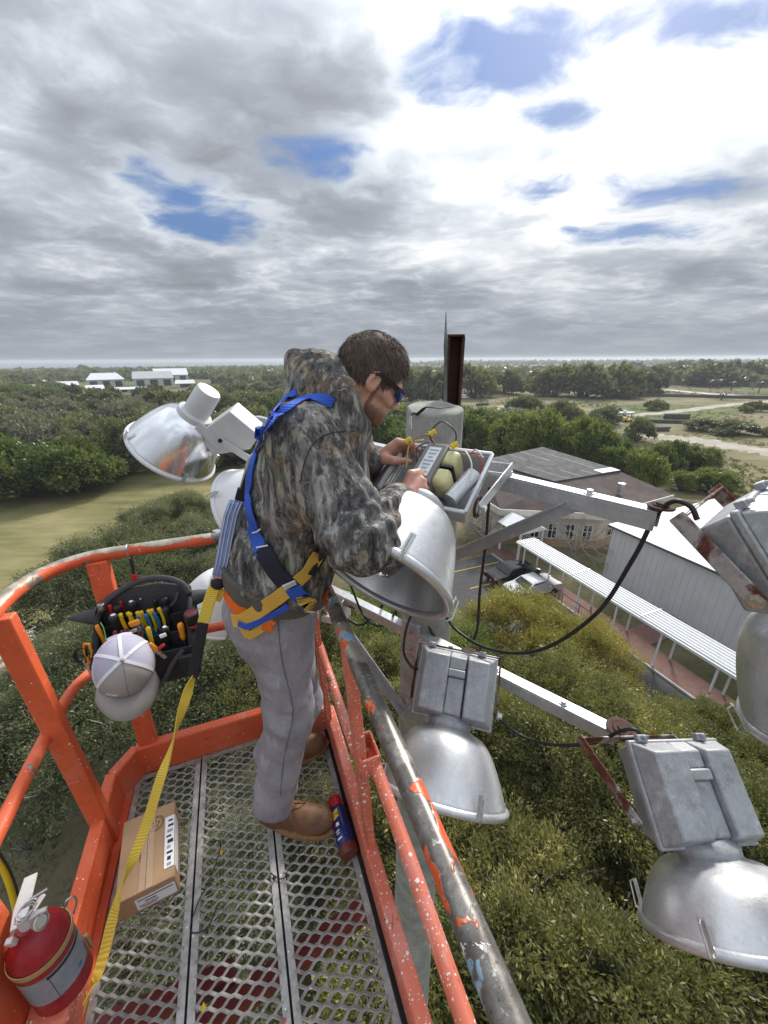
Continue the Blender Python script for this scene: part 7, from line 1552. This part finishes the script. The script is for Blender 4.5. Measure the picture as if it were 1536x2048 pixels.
# --- loose bits on the floor
wire([W(1.02, -.300, .012), W(1.03, -.272, .010), W(1.005, -.262, .010), W(.93, -.288, .012), W(.86, -.33, .012), W(.80, -.345, .012), W(.79, -.30, .01), W(.83, -.27, .01)], .0017, black_rubber, 'thin black wire loop lying on the mesh beside the carton')
wire([W(.86, -.10, .010), W(.83, -.06, .012), W(.88, -.02, .012), W(.90, .03, .010)], .0017, black_rubber, 'thin black wire twist on the mesh by the right seam')
for (u, v, lb, mt) in ((.985, -.258, 'small yellow scrap on the mesh near the left seam', tool_yellow), (.66, -.52, 'white paper scrap at the left edge of the mesh', white_print), (.55, -.36, 'pale paint flake on the mesh near the bottom', cap_seam), (.84, -.09, 'dark dirt lump on the seam strip', ink), (.62, -.30, 'yellow fibre caught in the mesh', tool_yellow)):
    p = W(u, v, .012); mb = MB(); mb.add([p+U2*.012+(0, 0, .002), p+V2*.007, p-U2*.010+(0, 0, .004), p-V2*.006+(0, 0, .003), p+(0, 0, .009)], [(0, 1, 4), (1, 2, 4), (2, 3, 4), (3, 0, 4), (3, 2, 1, 0)]); tag(build(mb, 'scrap', mt), lb, 'scrap')
hs = [Q(-25, 1690, .86), Q(6, 1738, .84), Q(22, 1780, .82), Q(34, 1830, .80)]; wire(hs, .011, tool_yellow, 'yellow hose passing outside the left toe board', 'cable'); wire([p+np.array([.016, .004, 0]) for p in hs], .004, black_rubber, 'black hose alongside the yellow one at the left edge', 'cable')
# --- tool bag hanging on the far rail
bo = W(1.375, -.405, .565); bag = thing('tool_bag', 'black canvas tool bag full of hand tools hung on the far rail', 'tool bag', bo)
def L(a, b, c): return bo+V2*a+U2*b+Z3*c
def panel(pts, th_, mt, name, bev=.004): mb = MB(); pts = [np.asarray(p) for p in pts]; nrm = unit(np.cross(pts[1]-pts[0], pts[2]-pts[0])); mb.prism([p-nrm*th_/2 for p in pts], nrm*th_); return build(mb, name, mt, bag, bevel=bev)
panel([L(-.15, .085, 0), L(.15, .085, 0), L(.155, .095, .27), L(.05, .10, .305), L(-.05, .10, .305), L(-.155, .095, .27)], .012, canvas_grey, 'back_panel')
panel([L(-.15, -.09, 0), L(.15, -.09, 0), L(.15, -.095, .135), L(-.15, -.095, .135)], .010, canvas_black, 'front_panel')
panel([L(-.15, -.09, .002), L(.15, -.09, .002), L(.15, .085, .002), L(-.15, .085, .002)], .012, canvas_black, 'base')
for s_ in (-1, 1): panel([L(.152*s_, -.09, 0), L(.152*s_, .09, 0), L(.158*s_, .095, .25), L(.156*s_, .0, .20), L(.156*s_, -.095, .135)], .012, canvas_black, 'side_panel')
for b, h in ((.035, .20), (-.03, .165)): panel([L(-.146, b, .01), L(.146, b, .01), L(.146, b, h), L(-.146, b, h)], .006, canvas_black, 'pocket_divider')
for s_ in (-1, 1):
    mb = MB(); mb.lathe([(.030, 0), (.027, .02), (.006, .085), (0, .088)], L(.160*s_, .075, .225), unit(V2*s_+Z3*.15), 14); build(mb, 'side_flap', canvas_grey, bag, smooth=True)
mb = MB(); mb.tube(smooth_path([L(-.150, .07, .235), L(-.12, .085, .275), L(-.03, .095, .322), L(.05, .095, .328), L(.12, .085, .300), L(.150, .07, .25)], 6), .012, 10); build(mb, 'handle', canvas_grey, bag, smooth=True)
for s_ in (-1, 1):
    mb = MB(); mb.tube(smooth_path([L(.150*s_, .07, .24), L(.148*s_, .02, .225), L(.146*s_, -.06, .165), L(.145*s_, -.09, .12)], 5), .010, 8); build(mb, 'edge_piping', canvas_black, bag, smooth=True)
mb = MB(); mb.tube(smooth_path([L(-.12, .07, .225), L(-.05, .06, .205), L(.03, .06, .20), L(.09, .065, .225), L(.11, .075, .26)], 6), .006, 8); build(mb, 'pocket_edge', canvas_grey, bag, smooth=True)
hk0 = L(-.02, .095, .325); rt_ = atz(255, 1092, FLOOR+1.025)
mb = MB(); mb.tube(smooth_path([hk0, hk0+(0, 0, .02), (hk0+rt_)/2, rt_-(0, 0, .045)], 5), .006, 8); build(mb, 'hanging_strap', canvas_black, bag, smooth=True); mb = MB(); mb.box(hk0+(0, 0, .02), (.018, .014, .028)); build(mb, 'red_tag', tool_red, bag, bevel=.003)
mb = MB(); mb.tube(smooth_path([rt_-(0, 0, .06), rt_-U2*.022-(0, 0, .03), rt_-U2*.026+(0, 0, .0), rt_+(0, 0, .006), rt_+U2*.024-(0, 0, .02), rt_+U2*.020-(0, 0, .045)], 5), .0035, 8); build(mb, 'rail_hook', chrome, bag, smooth=True)
mb = MB(); mb.box(L(-.135, .072, .262), (.022, .022, .030)); build(mb, 'strap_buckle', chrome, bag, bevel=.004)
mb = MB(); mb.ribbon(smooth_path([L(.12, -.10, .13), L(.08, -.112, .09), L(.05, -.112, .04), L(.02, -.112, .0)], 4), [V2]*13, .014, .004); build(mb, 'front_strap', canvas_grey, bag)
panel([L(.10, -.11, .02), L(.15, -.11, .02), L(.15, -.115, .11), L(.10, -.115, .115)], .02, canvas_black, 'outer_pocket')
panel([L(-.15, -.11, .0), L(-.06, -.11, .0), L(-.06, -.115, .10), L(-.15, -.115, .10)], .02, canvas_black, 'outer_pocket')
def driver(x, y, u, mt, label, r=.012, L_=.09, name='screwdriver', ring=None, tilt=(0, 0)):
    p = onu(x, y, u); d = unit(np.array([tilt[0], tilt[1], -1.0])); t = thing(name, label, name.replace('_', ' '), p+d*(L_+.06))
    mb = MB(); mb.lathe([(0, 0), (r*.75, .001), (r, .006), (r*1.02, .02), (r*.86, L_*.55), (r, L_*.8), (r*.6, L_)], p, d, 14); build(mb, 'handle', mt, t, smooth=True)
    mb = MB(); mb.tube([p+d*L_*.95, p+d*(L_+.06)], .003, 6); build(mb, 'shank', chrome, t)
    if ring: mb = MB(); mb.lathe([(0, .0014), (r*.45, .0014), (r*.5, 0)], p-d*.0005, -d, 12); build(mb, 'end_mark', ring, t)
    return t
def pliers(x, y, u, mt, label, lean=.0, name='pliers', gap=.012):
    p = onu(x, y, u); t = thing(name, label, name, p-(0, 0, .16)); 
    for s_ in (-1, 1):
        a = p+V2*gap*s_*.9; mb = MB(); mb.tube(smooth_path([a, a+V2*(.004*s_+lean*.3)-(0, 0, .03), a+V2*(.002*s_+lean*.6)-(0, 0, .07), p+V2*(.004*s_+lean)-(0, 0, .105)], 4), [.0062, .0068, .0066, .0062, .0062, .0062, .006, .006, .0058, .0056, .0055, .005, .005][:13], 8); build(mb, 'grip', mt, t, smooth=True)
    mb = MB(); q = p+V2*lean-(0, 0, .105); mb.tube([q, q-(0, 0, .055)], [.009, .004], 8); build(mb, 'jaw', chrome, t); return t
for a in [(219, 1209, 1.44, tool_red, 'slim red screwdriver at the back left of the bag', .007), (234, 1211, 1.43, tool_black, 'black screwdriver handle at the back left of the bag', .013), (241, 1202, 1.45, tool_red, 'red-tipped screwdriver behind the black handle', .006), (262, 1203, 1.43, tool_black, 'black screwdriver with pale ring in the back row centre', .014, .09, 'screwdriver', cap_seam),
          (309, 1199, 1.44, tool_black, 'thin black screwdriver in the back row right of centre', .008), (327, 1195, 1.44, tool_black, 'thick black screwdriver in the back right corner', .014), (329, 1215, 1.41, tool_black, 'thick black screwdriver in front of the back right corner', .015), (226, 1230, 1.385, tool_black, 'fat black driver with white end mark at the left of the bag', .016, .09, 'screwdriver', cap_seam),
          (229, 1262, 1.33, tool_maroon, 'maroon screwdriver, leftmost of the front row', .007), (243, 1261, 1.33, tool_maroon, 'maroon screwdriver, second in the front row', .007), (251, 1258, 1.33, tool_maroon, 'maroon screwdriver, third in the front row', .007), (276, 1261, 1.33, tool_maroon, 'maroon screwdriver below the blue grips', .008), (295, 1254, 1.335, tool_yellow, 'short yellow screwdriver in the front row', .008), (329, 1254, 1.345, tool_black, 'black driver with white end at the right of the bag', .013, .08, 'screwdriver', cap_seam)]: driver(*a)
for a in [(248, 1226, 1.385, tool_yellow, 'yellow-handled pliers, leftmost in the bag', .010), (267, 1225, 1.385, tool_yellow, 'yellow-handled pliers, second from the left', .004), (282, 1230, 1.38, tool_blue, 'blue-handled pliers, left pair', .010), (289, 1221, 1.395, tool_yellow, 'yellow-handled pliers between the blue ones', .012), (300, 1227, 1.39, tool_blue, 'blue-handled pliers, right pair', .010), (310, 1217, 1.40, tool_yellow, 'yellow-handled pliers, rightmost in the bag', .008)]: pliers(*a)
def block(x, y, u, sz, mt, label, name, cat, rot=0.0, bev=.004, part2=None):
    p = onu(x, y, u); c_, s_ = math.cos(rot), math.sin(rot); e1 = V2*c_+Z3*s_; e3 = -V2*s_+Z3*c_; mb = MB(); mb.obox(p, e1*sz[0]/2, U2*sz[1]/2, e3*sz[2]/2); o = build(mb, name, mt, None, bevel=bev, org=p); tag(o, label, cat)
    if part2: mb = MB(); mb.obox(p-e3*(sz[2]/2+.02), e1*sz[0]*.3, U2*sz[1]*.3, e3*.02); build(mb, 'blade', part2, o)
block(269, 1246, 1.34, (.034, .014, .020), tool_orange, 'orange utility knife lying across the front tools', 'utility_knife', 'knife', .15, .004, chrome); block(266, 1262, 1.325, (.030, .010, .012), chrome, 'steel blade tool at the front centre of the bag', 'steel_scraper', 'tool', .3, .002, tool_black); block(306, 1295, 1.262, (.020, .012, .042), tool_orange, 'orange folding knife in the outer front pocket', 'pocket_knife', 'knife', .5, .004, chrome)
block(322, 1294, 1.262, (.030, .012, .012), tool_red, 'small red clip in the outer front pocket', 'clip', 'clip', .5); block(326, 1271, 1.285, (.020, .008, .012), white_print, 'small white printed tag on the bag pocket', 'tag', 'tag', .2, .001)
driver(360, 1247, 1.33, tool_orange, 'orange-capped marker in the right side pocket', .011, .07, 'marker'); driver(282, 1197, 1.44, chrome, 'silver pen lying at the back of the bag', .004, .07, 'pen', None, (-.9, .2)); driver(193, 1250, 1.36, tool_orange, 'orange handle sticking out at the left of the bag', .007, .09, 'cable_stripper', None, (.1, 0))
fl = onu(381, 1226, 1.33); t = thing('flashlight', 'black and red flashlight clipped to the right side of the tool bag', 'flashlight', fl-(0, 0, .15))
for nm, pr, mt in (('head', [(0, .002), (.023, .002), (.025, -.004), (.024, -.035), (.018, -.05)], tool_black), ('red_ring', [(.0185, -.05), (.022, -.053), (.022, -.062), (.0185, -.065)], tool_red), ('barrel', [(.018, -.065), (.020, -.075), (.022, -.12), (.018, -.14), (0, -.142)], tool_black), ('lens', [(0, .0045), (.018, .004), (.020, .0025)], tool_maroon)):
    mb = MB(); mb.lathe(pr, fl, unit((.1, -.15, 1)), 18); build(mb, nm, mt, t, smooth=True)
t = thing('scissors', 'black and orange handled scissors hooked on the left of the tool bag', 'scissors', Q(168, 1335, 1.03))
for px, mt in (([(172, 1295), (155, 1298), (148, 1312), (158, 1325), (172, 1326)], tool_black), ([(178, 1288), (168, 1290), (172, 1310), (182, 1328), (184, 1308)], tool_orange)):
    mb = MB(); P_ = smooth_path([Q(*p, 1.03) for p in px+[px[0]]], 5)[:-1]; mb.tube(P_, .0042, 7, closed=True); build(mb, 'finger_loop', mt, t, smooth=True)
mb = MB(); mb.ribbon([Q(170, 1320, 1.03), Q(182, 1350, 1.02)], [V2]*2, [.014, .004], .003); build(mb, 'blade', chrome, t)
wire([onu(201, 1245, 1.36), onu(207, 1256, 1.35), onu(211, 1272, 1.34), onu(212, 1282, 1.33)], .002, plain('green_wire', (.15, .55, .20), .4), 'green wire sticking out of the left pocket'); wire([onu(392, 1220, 1.36), onu(402, 1216, 1.36), onu(412, 1219, 1.36)], .002, MATS['yellow_wire'], 'yellow-green wire loop behind the flashlight')
# --- cap hooked on the bag
cm, Nc, bc, oc = newmat('white_cap_mesh'); Nc.set(bc, 'Base Color', (.66, .65, .80)); Nc.set(bc, 'Roughness', .8)
tr = Nc.n('ShaderNodeBsdfTransparent'); hx_ = Nc.voro(oc, 420, rand=.0); mx = Nc.n('ShaderNodeMixShader'); Nc.set(mx, 0, Nc.math('ADD', .22, Nc.math('MULTIPLY', hx_, .25))); Nc.set(mx, 1, bc); Nc.set(mx, 2, tr); Nc.set([n for n in Nc.t.nodes if n.type == 'OUTPUT_MATERIAL'][0], 0, mx)
cc = Q(248, 1328, .985); cu_ = unit(unit(CAM-cc)+np.array([.02, -.05, .28])); cf = np.array([.16, -.37, -.93]); cf = unit(cf-cu_*(cf@cu_)); cr_ = np.cross(cf, cu_)
cap = thing('baseball_cap', 'taupe trucker cap with white mesh back hooked on the tool bag', 'cap', cc)
def cp_(th, ph, s_=1.0): r = math.sin(th)**.86; return cc+cu_*(.098*math.cos(th)*s_-.02)+s_*r*(cf*.100*math.cos(ph)+cr_*.086*math.sin(ph))
def capgrid(p0, p1, t0, t1, mt, name, skip=None, n=14, m=9):
    mb = MB(); V = [cp_(t0+(t1-t0)*j/m, p0+(p1-p0)*i/n) for i in range(n+1) for j in range(m+1)]
    fs = [(i*(m+1)+j, (i+1)*(m+1)+j, (i+1)*(m+1)+j+1, i*(m+1)+j+1) for i in range(n) for j in range(m) if not (skip and skip(p0+(p1-p0)*(i+.5)/n, t0+(t1-t0)*(j+.5)/m))]; mb.add(V, fs); return build(mb, name, mt, cap, smooth=True)
ra_ = math.radians
for a, b in ((-62, 0), (0, 62)): capgrid(ra_(a), ra_(b), .02, ra_(96), cap_grey, 'front_panel')
for a, b in ((62, 121), (121, 180), (180, 239), (239, 298)): capgrid(ra_(a), ra_(b), .02, ra_(96), cm, 'mesh_panel', lambda p, t: abs(p-math.pi) < .42 and t > ra_(62)+abs(p-math.pi)*.5)
for ph in (62, 121, 180, 239, 298):
    pts = [cp_(q, ra_(ph), 1.012) for q in np.linspace(.04, ra_(62 if ph == 180 else 96), 10)]; mb = MB(); mb.ribbon(pts, [np.cross(unit(pts[-1]-pts[0]), p-cc) for p in pts], .010, .0015); build(mb, 'seam_tape', cap_seam, cap)
pts = [cp_(q, 0, 1.006) for q in np.linspace(.04, ra_(94), 9)]; mb = MB(); mb.ribbon(pts, [cr_]*9, .0016, .0012); build(mb, 'front_seam', simple('taupe_seam', (.28, .255, .24), .9), cap)
pts = [cp_(ra_(96), ra_(q), 1.01) for q in np.linspace(62, 298, 24)]; mb = MB(); mb.ribbon(pts, [cu_]*24, .012, .002); build(mb, 'sweat_band', cap_seam, cap)
pts = [cp_(ra_(62)+abs(q)*.5, math.pi+q, 1.012) for q in np.linspace(-.42, .42, 9)]; mb = MB(); mb.ribbon(pts, [p-cc-cu_*.03 for p in pts], .008, .002); build(mb, 'strap_opening_trim', cap_seam, cap)
mb = MB(); mb.ell(cp_(.0, 0, 1.0)+cu_*.003, (.007, .007, .005)); build(mb, 'button', cap_grey, cap, smooth=True)
mb = MB(); V = []; n_ = 20
for k in range(n_+1):
    ph = ra_(-66+132*k/n_); e = cp_(ra_(95), ph); ext = .072*math.cos(ph*1.12)**.5 if abs(ph*1.12) < 1.57 else 0
    for q in (0, .5, 1): V.append(e+cf*ext*q-cu_*(.010*q+.020*(math.sin(ph)**2)*q)+cr_*math.sin(ph)*.012*q)
mb.add(V, [(3*k+j, 3*k+3+j, 3*k+4+j, 3*k+1+j) for k in range(n_) for j in range(2)]); o = build(mb, 'brim', cap_grey, cap, smooth=True); md = o.modifiers.new('t', 'SOLIDIFY'); md.thickness = .004; md.offset = 0
for k, (x, y) in enumerate(((.020, .052), (.028, .060), (.036, .060), (.010, .046))):
    p = cp_(ra_(66), ra_(18+6*k), 1.008); mb = MB(); mb.tube([p, p+cr_*.010+cf*.002], .0011, 5); build(mb, 'front_stitch', cap_seam, cap)
for k in range(4):
    p = cp_(ra_(48+5*(k % 2)), ra_(150+4*k), 1.01); mb = MB(); mb.tube([p, p+cf*.008], .0012, 5); build(mb, 'red_print', simple('pink_print', (.60, .20, .25), .8) if k == 0 else MATS['pink_print'], cap)
# ---------------------------------------------------------------- haze
hm = bpy.data.materials.new('haze_air'); hm.use_nodes = True; Nh = NT(hm.node_tree)
hv = Nh.n('ShaderNodeVolumePrincipled'); Nh.set(hv, 'Color', (.82, .88, .96)); Nh.set(hv, 'Density', .00035); Nh.set(hv, 'Anisotropy', .2)
ho = Nh.n('ShaderNodeOutputMaterial'); Nh.set(ho, 'Volume', hv)
mb = MB(); mb.box((0, 0, 11.5), (64000, 64000, 25)); hz_o = build(mb, 'haze', hm, org=(0, 0, -1)); hz_o['kind'] = 'stuff'; tag(hz_o, 'thin pale haze over the whole landscape', 'haze')
